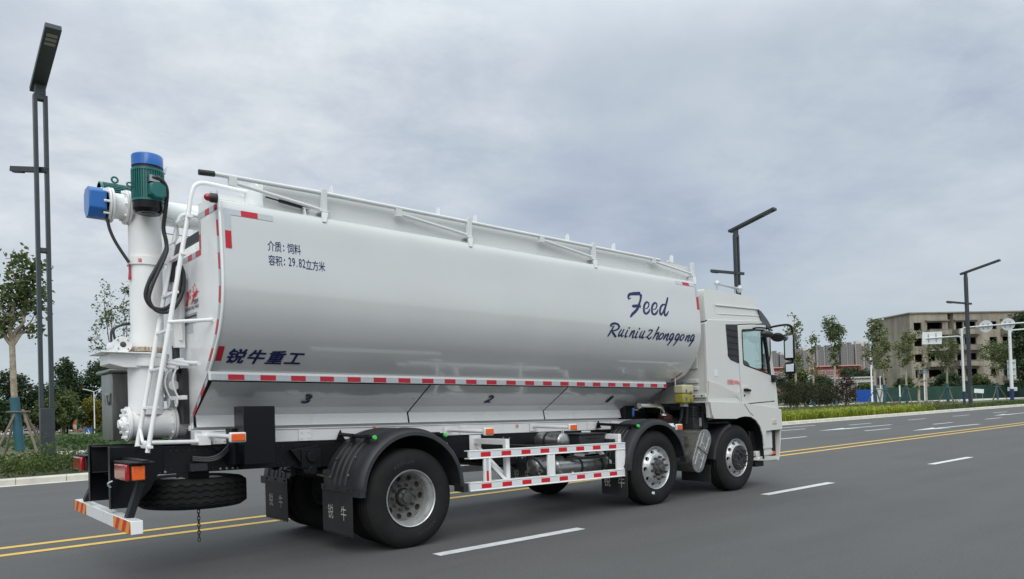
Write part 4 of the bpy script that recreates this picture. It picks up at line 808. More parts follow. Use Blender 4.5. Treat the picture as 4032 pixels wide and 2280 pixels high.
# ------------------------------------------------------------------ wheels
def tyre_mb(x, y, R_, w, ax):
    m = MB(); h = w/2; p = [(0.292, h-0.055), (0.300, h-0.012), (0.33, h+0.002), (0.385, h+0.012), (0.44, h+0.010), (0.485, h-0.008), (R_-0.012, h-0.032), (R_-0.003, h-0.045)]
    g = []
    for c in (0.085, 0.03): g += [(R_, c+0.018), (R_-0.014, c+0.006), (R_-0.014, c-0.006), (R_, c-0.018)]
    t = p + g; full = t + [(r, -z) for r, z in reversed(t)]
    m.lathe(full, (x, y, R_), ax, 72); return m
def sector_disc(m, prof, holes, n_h, rh, r_in, r_out, o, ax, rel=0.62, tw=10):
    """disc ring with real oval holes; prof(r) gives the offset along ax"""
    o, ax = Vector(o), Vector(ax).normalized(); e1 = Vector((1, 0, 0)); e2 = ax.cross(e1)
    def P(th, r, d=0): return o + (e1*math.cos(th)+e2*math.sin(th))*r + ax*(prof(r)+d)
    rm = (r_in+r_out)/2; hw = PI/n_h; k = 24
    for i in range(n_h):
        c = 2*PI*i/n_h; outer = []; inner = []; deep = []
        for j in range(k):
            a = 2*PI*j/k+PI/4; u, v = math.cos(a), math.sin(a); q = 1/max(abs(u), abs(v))
            outer.append(P(c+u*q*hw, rm+v*q*(r_out-r_in)/2))
            th, r = c+u*rh/rm, rm+v*rh*rel*1.0
            inner.append(P(th, r)); deep.append(P(th, r, -0.03))
        m.grid([outer, inner, deep], cu=True)
DUSTY = mat('dusty_wheel_metal', (0.13, 0.125, 0.115), 0.5, 0.4, var=0.4, vs=9, bump=0.1, bs=60)
def wheel(x, kind, s, dark=False):
    R_ = 0.524; W = empty('wheel', parent=TR); ax = (0, s, 0)
    yo = s*1.055                        # centre of the outer tyre
    tyre_mb(x, yo, R_, 0.285, ax).build('tyre', RUBB, W, sharp=45)
    face = yo+s*0.142; o = (x, face, R_); m = MB()
    if kind == 'rear':
        tyre_mb(x, s*0.70, R_, 0.285, ax).build('tyre', RUBB, W, sharp=45)
        m.lathe([(0.292, -0.03), (0.303, -0.005), (0.300, 0.004), (0.289, -0.004), (0.284, -0.03), (0.262, -0.055), (0.255, -0.10), (0.250, -0.145)], o, ax, 64)
        f = lambda r: -0.145-0.03*(0.25-r)/0.09
        rim = m.build('rim', ALU, W, sharp=40); m = MB()
        sector_disc(m, f, 10, 10, 0.034, 0.165, 0.250, o, ax, rel=0.80); m.lathe([(0.165, -0.1735), (0.10, -0.172)], o, ax, 64); m.build('wheel_disc', DUSTY, W, sharp=40)
        m = MB(); m.lathe([(0.20, -0.33), (0.24, -0.33), (0.24, -0.2)], o, ax, 32); m.lathe([(0.001, -0.20), (0.28, -0.20)], o, ax, 32); m.build('drum', DIRTM, W)
        m = MB(); m.lathe([(0.085, -0.175), (0.085, -0.12), (0.072, -0.105), (0.060, -0.10), (0.055, -0.07), (0.02, -0.062), (0.001, -0.062)], o, ax, 28)
        e = [(math.cos(2*PI*i/10)*0.135, math.sin(2*PI*i/10)*0.135) for i in range(10)]
        for a, b in e: m.lathe([(0.019, -0.175), (0.019, -0.145), (0.012, -0.143), (0.012, -0.115), (0.001, -0.115)], (x+a, face, R_+b), ax, 6)
        for i in range(8): a = 2*PI*i/8; m.lathe([(0.011, -0.11), (0.011, -0.092), (0.001, -0.092)], (x+math.cos(a)*0.072, face, R_+math.sin(a)*0.072), ax, 6)
        m.build('hub', DIRTM, W)
    else:
        m.lathe([(0.292, -0.03), (0.303, -0.005), (0.300, 0.004), (0.290, -0.004), (0.283, -0.03), (0.272, -0.045)], o, ax, 64)
        f = (lambda r: -0.045+0.075*min(1, max(0, (0.272-r)/0.075))**0.8)
        sector_disc(m, f, 10, 10, 0.033, 0.197, 0.272, o, ax, rel=0.62); m.lathe([(0.197, 0.030), (0.185, 0.036), (0.115, 0.036), (0.112, 0.02)], o, ax, 64)
        m.build('rim', ALU, W, sharp=40)
        m = MB(); m.lathe([(0.001, -0.09), (0.275, -0.09)], o, ax, 32); m.build('drum', DIRTM, W)
        m = MB(); big = kind == 'front'
        if big:
            m.lathe([(0.198, 0.032), (0.198, 0.052), (0.190, 0.060), (0.072, 0.062), (0.066, 0.045), (0.05, 0.04), (0.03, 0.04), (0.028, 0.055), (0.001, 0.055)], o, ax, 48)
        else:
            m.lathe([(0.115, 0.02), (0.105, 0.035), (0.092, 0.075), (0.088, 0.085), (0.055, 0.088), (0.050, 0.12), (0.044, 0.128), (0.001, 0.128)], o, ax, 40)
            for i in range(5): a = 2*PI*i/5; m.box((x+math.cos(a)*0.082, face+s*0.075, R_+math.sin(a)*0.082), (0.02, 0.03, 0.045), Matrix.Rotation(-a*s, 3, 'Y'))
        m.build('hub', PLAST if big else DIRTM, W)
        r = 0.145 if big else 0.152
        for i in range(10):
            m = MB(); a = 2*PI*(i+0.3)/10; c = (x+math.cos(a)*r, face, R_+math.sin(a)*r); z0 = 0.058 if big else 0.034
            m.lathe([(0.021, z0), (0.021, z0+0.022), (0.015, z0+0.025), (0.014, z0+0.05), (0.001, z0+0.05)], c, ax, 6); m.build('wheel_nut', DIRTM, W)
    if s < 0:
        TX = mat('raised_tyre_lettering', (0.026, 0.026, 0.027), 0.6)
        for a0 in (2.15, -0.75) if kind == 'rear' else (0.2, 3.3):
            fn = lambda u, v: (x+math.cos(a0-u*0.155)*(0.372+v*0.052), face-0.0135, R_+math.sin(a0-u*0.155)*(0.372+v*0.052))
            text_mesh('AEOLUS', fn, bold=0.02, sx=1.0, space=1.25, slices=[0.3]).build('raised_lettering', TX, W, sharp=0)
    if kind == 'middle' and s < 0:
        m = MB(); m.box((x-0.10, face-0.013, R_-0.345), (0.055, 0.004, 0.035), Matrix.Rotation(0.25, 3, 'Y')); m.build('paint_mark', SILW, W)
    if kind == 'front' and s < 0:
        m = MB(); m.box((x+0.195, face-0.058, R_+0.03), (0.018, 0.004, 0.075), Matrix.Rotation(-0.1, 3, 'Y')); m.build('paint_mark', SILW, W)
    return W
for s in (-1, 1): wheel(0.0, 'rear', s); wheel(4.07, 'middle', s); wheel(6.09, 'front', s)
AX = empty('axles', parent=TR)
mb = MB(); mb.cyl((0, -0.55, 0.524), (0, 0.55, 0.524), 0.075, 20); mb.ball((0.02, 0, 0.53), 0.23, 20, 12, sc=(1, 0.8, 1)); mb.build('drive_axle', BLACKM, AX)
for s in (-1, 1):
    mb = MB()
    for k in range(5): mb.tube([(-0.72+0.07*k, s*0.47, 0.80+0.02*k), (-0.3, s*0.47, 0.68+0.02*k), (0.3, s*0.47, 0.68+0.02*k), (0.72-0.07*k, s*0.47, 0.80+0.02*k)], 0.016, 4)
    mb.b2((-0.10, s*0.42, 0.58), (0.10, s*0.53, 0.80)); mb.b2((-0.62, s*0.42, 0.72), (-0.56, s*0.53, 0.84)); mb.build('leaf_spring', DIRTM, AX)
    mb = MB(); mb.box((-0.80, s*0.48, 0.96), (0.22, 0.10, 0.20)); mb.cyl((-0.80, s*0.42, 0.98), (-0.80, s*0.56, 0.98), 0.06, 14); mb.cyl((-0.80, s*0.42, 0.84), (-0.80, s*0.56, 0.84), 0.05, 14); mb.prism([(-1.02, s*0.45, 1.06), (-0.7, s*0.45, 1.10), (-0.7, s*0.45, 0.9), (-0.9, s*0.45, 0.9)], (0, s*0.06, 0)); mb.cyl((-0.62, s*0.58, 0.42), (-0.55, s*0.5, 0.80), 0.035, 12); mb.build('spring_hanger', BLACKM, AX, shear=True, bevel=0.006)
    for x in (4.07, 6.09):
        mb = MB(); mb.bar((x-0.6, s*0.42, 0.70), (x+0.6, s*0.42, 0.70), 0.08, 0.05); mb.cyl((x, s*0.2, 0.50), (x, s*0.92, 0.52), 0.06, 14); mb.build('steer_axle', BLACKM, AX)
# spare wheel, slung flat under the tail
SP = empty('spare_wheel', parent=TR)
m = MB(); h = 0.142; p = [(0.292, h-0.055), (0.30, h-0.012), (0.385, h+0.010), (0.47, h-0.002), (0.512, h-0.032)]
for c in (0.087, 0.03): p += [(0.520, c+0.011), (0.507, c+0.006), (0.507, c-0.006), (0.520, c-0.011)]
full = p+[(r, -z) for r, z in reversed(p)]; nn = 360
m.grid([[(-1.855+math.cos(2*PI*j/nn)*r, math.sin(2*PI*j/nn)*r, 0.668+z+(0.0065*(1 if (j//2) % 6 < 3 else -1) if r > 0.505 and abs(z) < 0.105 else 0)) for j in range(nn)] for r, z in full], cu=True); m.build('tyre', RUBB, SP, shear=True, sharp=45)
m = MB(); m.lathe([(0.30, 0.13), (0.27, 0.10), (0.25, 0.02), (0.17, 0.12), (0.12, 0.14), (0.001, 0.14)], (-1.855, 0, 0.668), (0, 0, 1), 40); m.build('rim', SILT, SP, shear=True)
m = MB(); m.b2((-1.95, -0.2, 0.79), (-1.75, 0.2, 0.885)); m.build('carrier', BLACKM, SP, shear=True)
m = MB()
for i in range(10):
    c = Vector((-1.80, 0.0, 0.49-0.036*i)); q = [c+Vector((math.cos(a)*0.013*(i % 2), math.cos(a)*0.013*((i+1) % 2), math.sin(a)*0.024)) for a in [2*PI*j/10 for j in range(10)]]; m.tube(q, 0.0045, 6, closed=True)
m.build('hanging_chain', DIRTM, SP, shear=True)
# mudguards with rubber flaps
def mudguard(cx, cz, R_, y0, s, a0, a1, flap_x, fy0, fy1, z_top, z_bot, txt=True):
    G = empty('mudguard', parent=TR); ny = [(y0, -0.02), (y0, 0), (y0+0.1*(1), 0.0)]
    W = 1.255-y0; sec = [(y0, -0.03), (y0, 0.0)]
    for q in (0.16, 0.30, 0.44, 0.58): sec += [(y0+W*(q-0.035), 0.0), (y0+W*(q-0.015), 0.012), (y0+W*(q+0.015), 0.012), (y0+W*(q+0.035), 0.0)]
    sec += [(y0+W*0.72, 0.0), (y0+W*0.75, 0.018), (y0+W*0.90, 0.014), (y0+W*0.97, -0.004), (y0+W*1.0, -0.03), (y0+W*1.005, -0.065), (y0+W*0.985, -0.068), (y0+W*0.97, -0.03)]
    m = MB(); A = [a0+(a1-a0)*i/40 for i in range(41)]
    m.grid([[(cx+math.cos(a)*(R_+d), s*y, cz+math.sin(a)*(R_+d)) for y, d in sec] for a in A])
    m.grid([[(cx+math.cos(a)*(R_-0.025), s*y, cz+math.sin(a)*(R_-0.025)) for y in (y0+0.01, y0+W*0.985)] for a in A])
    for a in (a0, a1):
        c = Vector((cx+math.cos(a)*(R_-0.015), 0, cz+math.sin(a)*(R_-0.015))); m.b2((c.x-0.03, s*(y0+W*0.80), c.z-0.06), (c.x+0.035, s*(y0+W*1.02), c.z+0.03))
    m.build('guard', PLAST, G, shear=True, sharp=30)
    m = MB(); m.bolts([(cx+math.cos(a)*(R_+0.014), s*(y0+W*q), cz+math.sin(a)*(R_+0.014)) for a, q in ((2.9, .2), (2.85, .68), (2.55, .68), (2.6, .2))], (-1, s*-0.2, 0.2), 0.014, 0.012); m.build('bolts', STEEL, G, shear=True)
    m = MB()
    n = 16; top = [(fy0+(fy1-fy0)*i/n, z_top) for i in range(n+1)]; bot = []
    for i in range(n): w = (fy1-fy0)/n; bot += [(fy0+w*i, z_bot+0.035), (fy0+w*(i+0.72), z_bot)]
    bot.append((fy1, z_bot+0.035)); m.prism([(flap_x, s*y, z) for y, z in top+bot[::-1]], (0.008, 0, 0)); fl = m.build('mud_flap', FLAPM, G, shear=True)
    m = MB(); m.b2((flap_x-0.006, s*(fy0-0.01), z_top-0.04), (flap_x+0.012, s*(fy1+0.01), z_top+0.02)); m.bolts([(flap_x-0.006, s*(fy0+(fy1-fy0)*q), z_top-0.01) for q in (0.1, .5, .9)], (-1, 0, 0), 0.013, 0.014); m.build('clamp_strip', PLAST, fl, shear=True)
    if txt:
        k = 0.155; CR = mat('cream_stencil', (0.50, 0.49, 0.44), 0.6)
        for ch, yc in zip('锐牛', txt):
            text_mesh(ch, lambda u, v: (flap_x-0.003, yc-(u-0.5)*k*0.82, (z_top+z_bot)/2-0.075+v*k*1.05)).build('stencil', CR, fl, shear=True, sharp=0)
    m = MB(); gc = MB()
    for x in ((cx-0.45, cx+0.43) if y0 < 0.6 else (cx-0.38, )):
        zz = cz+0.585; m.tube([(x, s*0.45, zz+0.02), (x, s*1.20, zz-0.005)], 0.020, 10); m.prism([(x, s*0.46, zz+0.07), (x-0.05, s*0.46, zz-0.04), (x+0.05, s*0.46, zz-0.04)], (0, s*0.015, 0)); gc.lathe([(0.023, 0), (0.023, 0.02), (0.018, 0.028)], (x, s*1.20, zz-0.005), (0, s, 0), 16, cap=(True, True))
        for q in (0.75, 1.05): m.box((x, s*q, zz-0.02), (0.045, 0.04, 0.09))
    m.build('support_rod', BLACKM, G, shear=True); gc.build('green_cap', LIME, G, shear=True)
for s in (-1, 1):
    mudguard(0.02, 0.60, 0.655, 0.45, s, rad(0), rad(176), -0.655, 0.455, 1.115, 0.665, 0.168, txt=(s*0.645, s*0.935) if s < 0 else (1.43, 1.15) and (0.935, 0.645))
    mudguard(4.07, 0.625, 0.655, 0.74, s, rad(8), rad(176), 3.40, 0.765, 1.235, 0.67, 0.25, txt=(s*0.87, s*1.13) if s < 0 else (1.06, 0.80))
# front axle splash guard and flap
for s in (-1, 1):
    m = MB(); A = [rad(100)+rad(75)*i/16 for i in range(17)]
    m.grid([[(6.06+math.cos(a)*(0.60+d), s*y, 0.60+math.sin(a)*(0.60+d)) for y, d in ((0.72, 0), (1.12, 0), (1.19, 0.0), (1.20, -0.05))] for a in A]); m.build('splash_guard', PLAST, TR, shear=True)
    m = MB(); m.b2((5.44, s*0.60, 0.30), (5.452, s*1.14, 0.56)); m.build('front_flap', FLAPM, TR, shear=True)

# ------------------------------------------------------------------ side guard
GUARDW = mat('guard_white_paint', (0.82, 0.825, 0.82), 0.42, var=0.05, vs=6)
for s in (-1, 1):
    SG = empty('side_guard', parent=TR)
    for zb, zt in ((0.892, 0.990), (0.530, 0.630)):
        m = MB(); m.b2((0.775, s*1.165, zb), (3.425, s*1.198, zt)); m.b2((0.775, s*1.10, zt-0.012), (3.42, s*1.205, zt)); m.b2((0.775, s*1.10, zb), (3.42, s*1.205, zb+0.012)); rl = m.build('rail', GUARDW, SG, shear=True, bevel=0.004)
        m = MB(); z0 = (zb+zt)/2-0.026
        x = 0.785
        for i in range(8):
            xr = 0.938+0.308*i; m.quad((x, s*1.200, z0), (xr, s*1.200, z0), (xr, s*1.200, z0+0.052), (x, s*1.200, z0+0.052), 0); m.quad((xr, s*1.200, z0), (xr+0.146, s*1.200, z0), (xr+0.146, s*1.200, z0+0.052), (xr, s*1.200, z0+0.052), 1); x = xr+0.146
        m.quad((x, s*1.200, z0), (3.42, s*1.200, z0), (3.42, s*1.200, z0+0.052), (x, s*1.200, z0+0.052), 0); m.build('reflective_strip', [SILW, CHEVR], rl, shear=True, sharp=0, fix=False)
    for a, b in ((0.985, 1.082), (1.985, 2.10), (3.245, 3.425)):
        m = MB(); m.b2((a, s*1.17, 0.630), (b, s*1.195, 0.892))
        if b < 3: m.b2((a, s*1.195, 0.630), (a+0.02, s*1.203, 0.892)); m.b2((b-0.02, s*1.195, 0.630), (b, s*1.203, 0.892))
        else: m.b2((3.405, s*1.08, 0.55), (3.422, s*1.165, 0.98))
        m.build('post', GUARDW, SG, shear=True, bevel=0.003)
    m = MB(); m.quad((1.018, s*1.1965, 0.75), (1.052, s*1.1965, 0.75), (1.052, s*1.1965, 0.89), (1.018, s*1.1965, 0.89), 0); m.quad((1.018, s*1.1965, 0.632), (1.052, s*1.1965, 0.632), (1.052, s*1.1965, 0.75), (1.018, s*1.1965, 0.75), 1); m.build('reflective_strip', [SILT, CHEVR], SG, shear=True, sharp=0, fix=False)
    for x in (1.435, 3.44):
        m = MB(); m.b2((x-0.03, s*0.45, 1.03), (x+0.03, s*1.09, 1.10)); m.b2((x-0.03, s*1.03, 0.56), (x+0.03, s*1.09, 1.03)); m.bar((x, s*0.50, 0.98), (x, s*1.06, 0.62), 0.045, 0.05); m.b2((x-0.09, s*0.445, 0.86), (x+0.09, s*0.46, 1.14)); m.build('arm', GUARDW, SG, shear=True, bevel=0.004)
    m = MB(); m.bar((1.12, s*1.08, 0.86), (1.40, s*1.08, 0.60), 0.04, 0.045, (0, 1, 0)); m.build('diagonal', GUARDW, SG, shear=True, bevel=0.003)

# ------------------------------------------------------------------ air tanks, battery box
def cyl_tank(name, a, b, r, bands, parent=TR, ref=None):
    a, b = Vector(a), Vector(b); L = (b-a).length; t = (b-a).normalized(); m = MB()
    pr = [(0.001, -r*0.42), (r*0.35, -r*0.38), (r*0.7, -r*0.26), (r*0.93, -r*0.08), (r, 0.0), (r, L), (r*0.93, L+r*0.08), (r*0.7, L+r*0.26), (r*0.35, L+r*0.38), (0.001, L+r*0.42)]
    m.lathe(pr, a, t, 36); [m.lathe([(r*1.012, q-0.006), (r*1.012, q+0.006)], a, t, 36) for q in (0.02, L-0.02)]
    o = m.build(name, STEEL, parent, shear=True, sharp=40)
    for q in bands:
        m = MB(); m.lathe([(r*1.02, q-0.022), (r*1.035, q-0.018), (r*1.035, q+0.018), (r*1.02, q+0.022)], a, t, 36, cap=(True, True)); m.build('strap', PLAST, o, shear=True)
    m = MB(); n1 = t.orthogonal().normalized()
    for q, e in ((0.03, Vector((-0.2, -.9, -.4))), (0.03, Vector((0.2, -.7, -.7))), (0.25, Vector((0, -.8, -.6))), (L-0.03, Vector((.1, -.9, .4)))):
        e = (e-t*e.dot(t)).normalized(); m.lathe([(0.02, 0), (0.018, 0.03), (0.001, 0.03)], a+t*q+e*r*0.98, e, 8)
    m.build('fitting', CHROME, o, shear=True); return o
cyl_tank('air_tank', (2.47, -0.78, 0.675), (3.50, -0.78, 0.675), 0.118, (0.42, 0.82))
cyl_tank('air_tank', (2.25, -0.62, 0.70), (2.75, -0.62, 0.70), 0.122, (0.35,))
cyl_tank('air_tank', (2.55, -0.12, 1.03), (2.57, -0.88, 1.03), 0.112, (0.25, 0.5))
m = MB(); m.tube(catmull([(2.2, -0.55, 0.88), (2.22, -0.72, 0.80), (2.3, -0.80, 0.66), (2.42, -0.86, 0.60), (2.5, -0.84, 0.62)], 5), 0.014, 8); m.tube(catmull([(2.7, -0.85, 0.84), (2.9, -0.90, 0.80), (3.3, -0.9, 0.81), (3.42, -0.9, 0.86), (3.35, -0.88, 0.92)], 5), 0.012, 8); m.tube(catmull([(2.65, -0.85, 0.82), (2.9, -0.92, 0.785), (3.3, -0.92, 0.795), (3.4, -0.9, 0.88)], 5), 0.010, 8); m.tube(catmull([(1.9, -0.5, 1.0), (2.2, -0.8, 0.985), (2.45, -0.92, 1.0), (2.6, -0.93, 0.98)], 5), 0.008, 8); m.build('air_hose', PLAST, TR, shear=True)
m = MB(); m.b2((2.90, -0.86, 0.945), (3.40, -0.46, 1.10)); BB = m.build('battery_box', PLAST, TR, shear=True, bevel=0.015)
m = MB(); m.b2((2.88, -0.88, 1.10), (3.42, -0.45, 1.118)); m.b2((3.02, -0.875, 1.05), (3.28, -0.86, 1.062)); m.build('lid', PLAST, BB, shear=True, bevel=0.006)
m = MB(); m.b2((1.72, -0.42, 0.72), (2.15, 0.30, 1.1)); m.b2((2.2, -0.4, 0.9), (2.9, 0.4, 1.1)); m.build('gearbox', BLACKM, TR, shear=True, bevel=0.02); m = MB(); m.b2((0.75, -0.36, 0.68), (1.25, 0.3, 0.88)); m.cyl((1.0, -0.36, 0.78), (1.0, -0.44, 0.78), 0.10, 20); m.build('transfer_case', BLACKM, TR, shear=True, bevel=0.02)

# ------------------------------------------------------------------ engine bay behind the cab
EN = empty('engine_bay', parent=TR)
m = MB(); m.b2((4.45, -0.36, 0.75), (5.9, 0.36, 1.42)); m.b2((4.7, -0.42, 1.0), (5.3, 0.42, 1.25)); m.b2((4.9, -0.62, 1.36), (5.2, -0.3, 1.50)); m.b2((5.05, -0.75, 0.95), (5.32, -0.36, 1.30)); m.b2((4.35, -0.40, 1.15), (4.6, 0.6, 1.62)); m.build('engine_block', BLACKM, EN, shear=True, bevel=0.03)
m = MB(); m.b2((5.28, -0.98, 1.30), (5.50, -0.72, 1.47)); m.b2((5.25, -1.0, 1.12), (5.46, -0.74, 1.30)); m.b2((5.48, -1.02, 1.12), (5.60, -0.80, 1.36)); [m.b2((5.27, -0.985, 1.32+0.03*k), (5.51, -0.715, 1.332+0.03*k)) for k in range(5)]; CP = m.build('compressor', PLAST, EN, shear=True, bevel=0.008)
m = MB(); m.b2((5.40, -1.006, 1.16), (5.455, -1.001, 1.29)); m.build('data_label', PLATEM, CP, shear=True)
m = MB(); m.lathe([(0.075, 4.9), (0.075, 5.2)], (0, -0.72, 1.12), (1, 0, 0), 16) ; [m.lathe([(0.085, 4.86+0.035*k), (0.085, 4.875+0.035*k)], (0, -0.70, 1.20), (1, 0, 0), 18, cap=(True, True)) for k in range(9)]; m.build('bellows', PLAST, EN, shear=True)
m = MB(); m.tube(catmull([(4.34, -0.70, 1.489), (4.62, -0.70, 1.492), (4.78, -0.70, 1.480), (4.87, -0.70, 1.425), (4.905, -0.70, 1.34)], 6), 0.043, 18); m.lathe([(0.058, 0), (0.058, 0.02)], (4.905, -0.70, 1.33), (0.1, 0, 1), 20, cap=(True, True)); m.build('exhaust_elbow', CHROME, EN, shear=True)
m = MB(); m.box((5.0, -0.66, 1.30), (0.20, 0.16, 0.13), Matrix.Rotation(0.3, 3, 'Y')); m.build('turbo_housing', mat('rust_red_casting', (0.075, 0.020, 0.015), 0.7, var=0.3, vs=18), EN, shear=True, bevel=0.03)
m = MB(); m.b2((4.30, -0.62, 1.33), (4.322, -0.585, 1.46)); m.build('blue_filter', BLUEM, EN, shear=True, bevel=0.01)
m = MB(); m.tube(catmull([(5.02, -0.86, 1.83), (4.90, -0.82, 1.80), (4.80, -0.76, 1.68), (4.77, -0.72, 1.56), (4.70, -0.70, 1.53), (4.55, -0.68, 1.50)], 6), 0.020, 10); m.tube([(5.10, -0.92, 1.5), (5.11, -0.88, 1.3), (5.05, -0.8, 1.08), (4.98, -0.75, 1.02)], 0.022, 10); m.tube([(5.24, -0.90, 1.52), (5.26, -0.86, 1.2)], 0.030, 10); m.tube(catmull([(5.0, -0.85, 1.03), (5.2, -0.95, 1.02), (5.4, -0.95, 1.10), (5.5, -0.9, 1.2)], 5), 0.012, 8); m.tube(catmull([(4.95, -0.95, 1.02), (5.2, -1.0, 0.99), (5.5, -1.0, 1.05)], 5), 0.010, 8); m.build('hose', PLAST, EN, shear=True)
RS = empty('coolant_reservoir', parent=TR)
m = MB(); m.b2((4.93, -1.07, 1.66), (5.20, -0.88, 1.80)); m.build('upper_shell', COOLT, RS, shear=True, bevel=0.03, seg=3)
m = MB(); m.b2((4.932, -1.068, 1.515), (5.198, -0.882, 1.662)); m.build('coolant', COOLL, RS, shear=True, bevel=0.03, seg=3)
m = MB(); [m.box((5.0+0.11*a, -1.072, z), (0.03, 0.008, 0.045)) for a, z in ((0, 1.70), (1, 1.68), (0, 1.58), (1, 1.56))]; m.cyl((5.08, -0.98, 1.80), (5.08, -0.98, 1.845), 0.035, 14); m.build('cap', mat('cap_blue_grey', (0.10, 0.11, 0.17), 0.5), RS, shear=True)
m = MB(); m.b2((5.03, -1.0, 1.47), (5.13, -0.93, 1.515)); m.tube([(4.96, -0.9, 1.80), (4.97, -0.9, 2.10)], 0.010, 8); m.build('bracket', SILT, RS, shear=True)
# muffler
def capsule(c0, c1, r, n=14):
    a = Vector((c1[0]-c0[0], c1[1]-c0[1])).normalized(); nrm = Vector((-a.y, a.x)); out = []
    for i in range(n+1): t = PI*i/n; d = nrm*math.cos(t)+a*math.sin(t); out.append((c1[0]+d.x*r, c1[1]+d.y*r))
    for i in range(n+1): t = PI*i/n; d = -nrm*math.cos(t)-a*math.sin(t); out.append((c0[0]+d.x*r, c0[1]+d.y*r))
    return out
MU = empty('muffler', parent=TR); c0, c1 = (5.055, 0.625), (5.245, 0.97); DS = mat('dull_steel', (0.30, 0.295, 0.27), 0.40, 0.85, var=0.2, vs=10, rvar=0.1)
m = MB(); m.prism([(x, -0.62, z) for x, z in capsule(c0, c1, 0.145)], (0, -0.56, 0)); m.build('shell', DS, MU, shear=True, bevel=0.008)
m = MB(); m.prism([(x, -1.18, z) for x, z in capsule(c0, c1, 0.150)], (0, -0.03, 0)); EC = m.build('end_cap', STEEL, MU, shear=True, bevel=0.022, seg=3)
d = Vector((c1[0]-c0[0], 0, c1[1]-c0[1])); dn = d.normalized(); pn = Vector((dn.z, 0, -dn.x))
m = MB()
for q in (-0.075, 0.075):
    for a, b in ((-0.16, 0.42), (0.58, 1.16)): p0 = Vector((c0[0], -1.212, c0[1]))+d*a+pn*q; p1 = Vector((c0[0], -1.212, c0[1]))+d*b+pn*q; m.tube([p0, p1], 0.007, 8)
for q, t in ((-0.035, 0.78), (0.045, 0.66), (-0.035, 0.34), (0.045, 0.22)): m.lathe([(0.024, 0), (0.018, 0.006), (0.008, -0.004), (0.001, -0.004)], Vector((c0[0], -1.209, c0[1]))+d*t+pn*q, (0, -1, 0), 14)
m.build('ribs', STEEL, EC, shear=True)
m = MB(); p0 = Vector((c0[0], -1.2125, c0[1]))+d*0.5; m.bar(p0-pn*0.147, p0+pn*0.147, 0.006, 0.008, (0, 1, 0)); m.build('seam', BLACKM, EC, shear=True)
m = MB(); m.b2((4.80, -0.98, 0.95), (4.94, -0.60, 1.08)); m.prism([(4.66, -1.02, 1.08), (4.97, -1.02, 1.12), (4.97, -1.02, 0.80), (4.93, -1.02, 0.72)], (0, 0.012, 0)); m.tube(catmull([(4.92, -0.95, 0.95), (4.97, -1.0, 0.82), (4.98, -1.0, 0.72), (4.92, -0.98, 0.68)], 4), 0.008, 6); m.b2((4.55, -0.92, 0.57), (5.0, -0.60, 0.74)); m.b2((4.55, -0.80, 0.50), (5.3, -0.50, 0.58)); m.build('mounting', mat('dark_grey_metal', (0.07, 0.07, 0.068), 0.45, 0.5, var=0.3, vs=9), MU, shear=True, bevel=0.01)

# ------------------------------------------------------------------ cab
CAB = empty('cab', parent=TR)
Yc = 1.215
# outline of the side (x, z): up the back, over the eaves, down the front, wheel arch
arch = [(6.785+0.0, 0.83), (6.775, 0.98), (6.70, 1.13), (6.58, 1.235), (6.43, 1.29), (6.26, 1.30), (6.12, 1.285), (6.02, 1.265)]
side_o = [(5.345, 1.29), (5.345, 2.74), (5.42, 2.80), (7.02, 2.885), (7.10, 2.74), (7.19, 2.42), (7.285, 2.0), (7.335, 1.72), (7.37, 1.40), (7.385, 1.08), (6.87, 1.06), (6.80, 0.83)] + arch[1:] + [(5.42, 1.285)]
door = [(6.225, 2.765), (6.60, 2.80), (7.035, 2.82), (7.10, 2.62), (7.18, 2.23), (7.235, 1.95), (7.265, 1.55), (6.255, 1.50), (6.235, 2.0)]
wino = [(6.335, 2.66), (6.36, 2.69), (6.70, 2.715), (6.985, 2.725), (7.035, 2.66), (7.10, 2.30), (7.145, 2.02), (7.135, 1.995), (6.375, 2.135), (6.345, 2.17)]
def pl(P, y): return [(x, y, z) for x, z in P]
def grow(P, k):
    c = Vector((sum(p[0] for p in P)/len(P), sum(p[1] for p in P)/len(P))); return [(c.x+(x-c.x)*(1+k), c.y+(z-c.y)*(1+k)) for x, z in P]
mb = MB()
for s in (-1, 1): mb.prism(pl(side_o, s*Yc), (0, -s*0.05, 0), holes=[pl(grow(door, 0.022), s*Yc)])
# skin between the two sides: back wall, front wall
back = [(5.354, 1.56), (5.354, 2.74), (5.425, 2.795)]
mb.grid([[(x, y, z) for y in (-Yc+0.01, -0.4, 0.4, Yc-0.01)] for x, z in back])
front = [(7.285, 2.0), (7.335, 1.72), (7.37, 1.40), (7.385, 1.08)]
mb.grid([[(x+(0.06 if abs(y) < 1 else 0), y, z) for y in (-Yc+0.01, -0.9, 0.9, Yc-0.01)] for x, z in front])
for y in (-1, 1):
    mb.grid([[(x, y*(Yc-0.01), z), (x+0.02, y*1.08, z)] for x, z in ((7.02, 2.885), (7.10, 2.74), (7.19, 2.42), (7.285, 2.0))])
mb.b2((5.35, -1.16, 1.52), (7.25, 1.16, 1.555)); mb.grid([[(x, y, z) for y in (-1.2, 1.2)] for x, z in ((5.42, 2.80), (7.02, 2.885))])
BODY = mb.build('cab_body', CABW, CAB, shear=True, bevel=0.018, seg=2)
# windscreen
m = MB(); m.grid([[(x+0.03, y, z) for y in (-1.09, 0, 1.09)] for x, z in ((7.03, 2.86), (7.10, 2.70), (7.19, 2.42), (7.28, 2.02))]); m.build('windscreen', GLASS, CAB, shear=True)
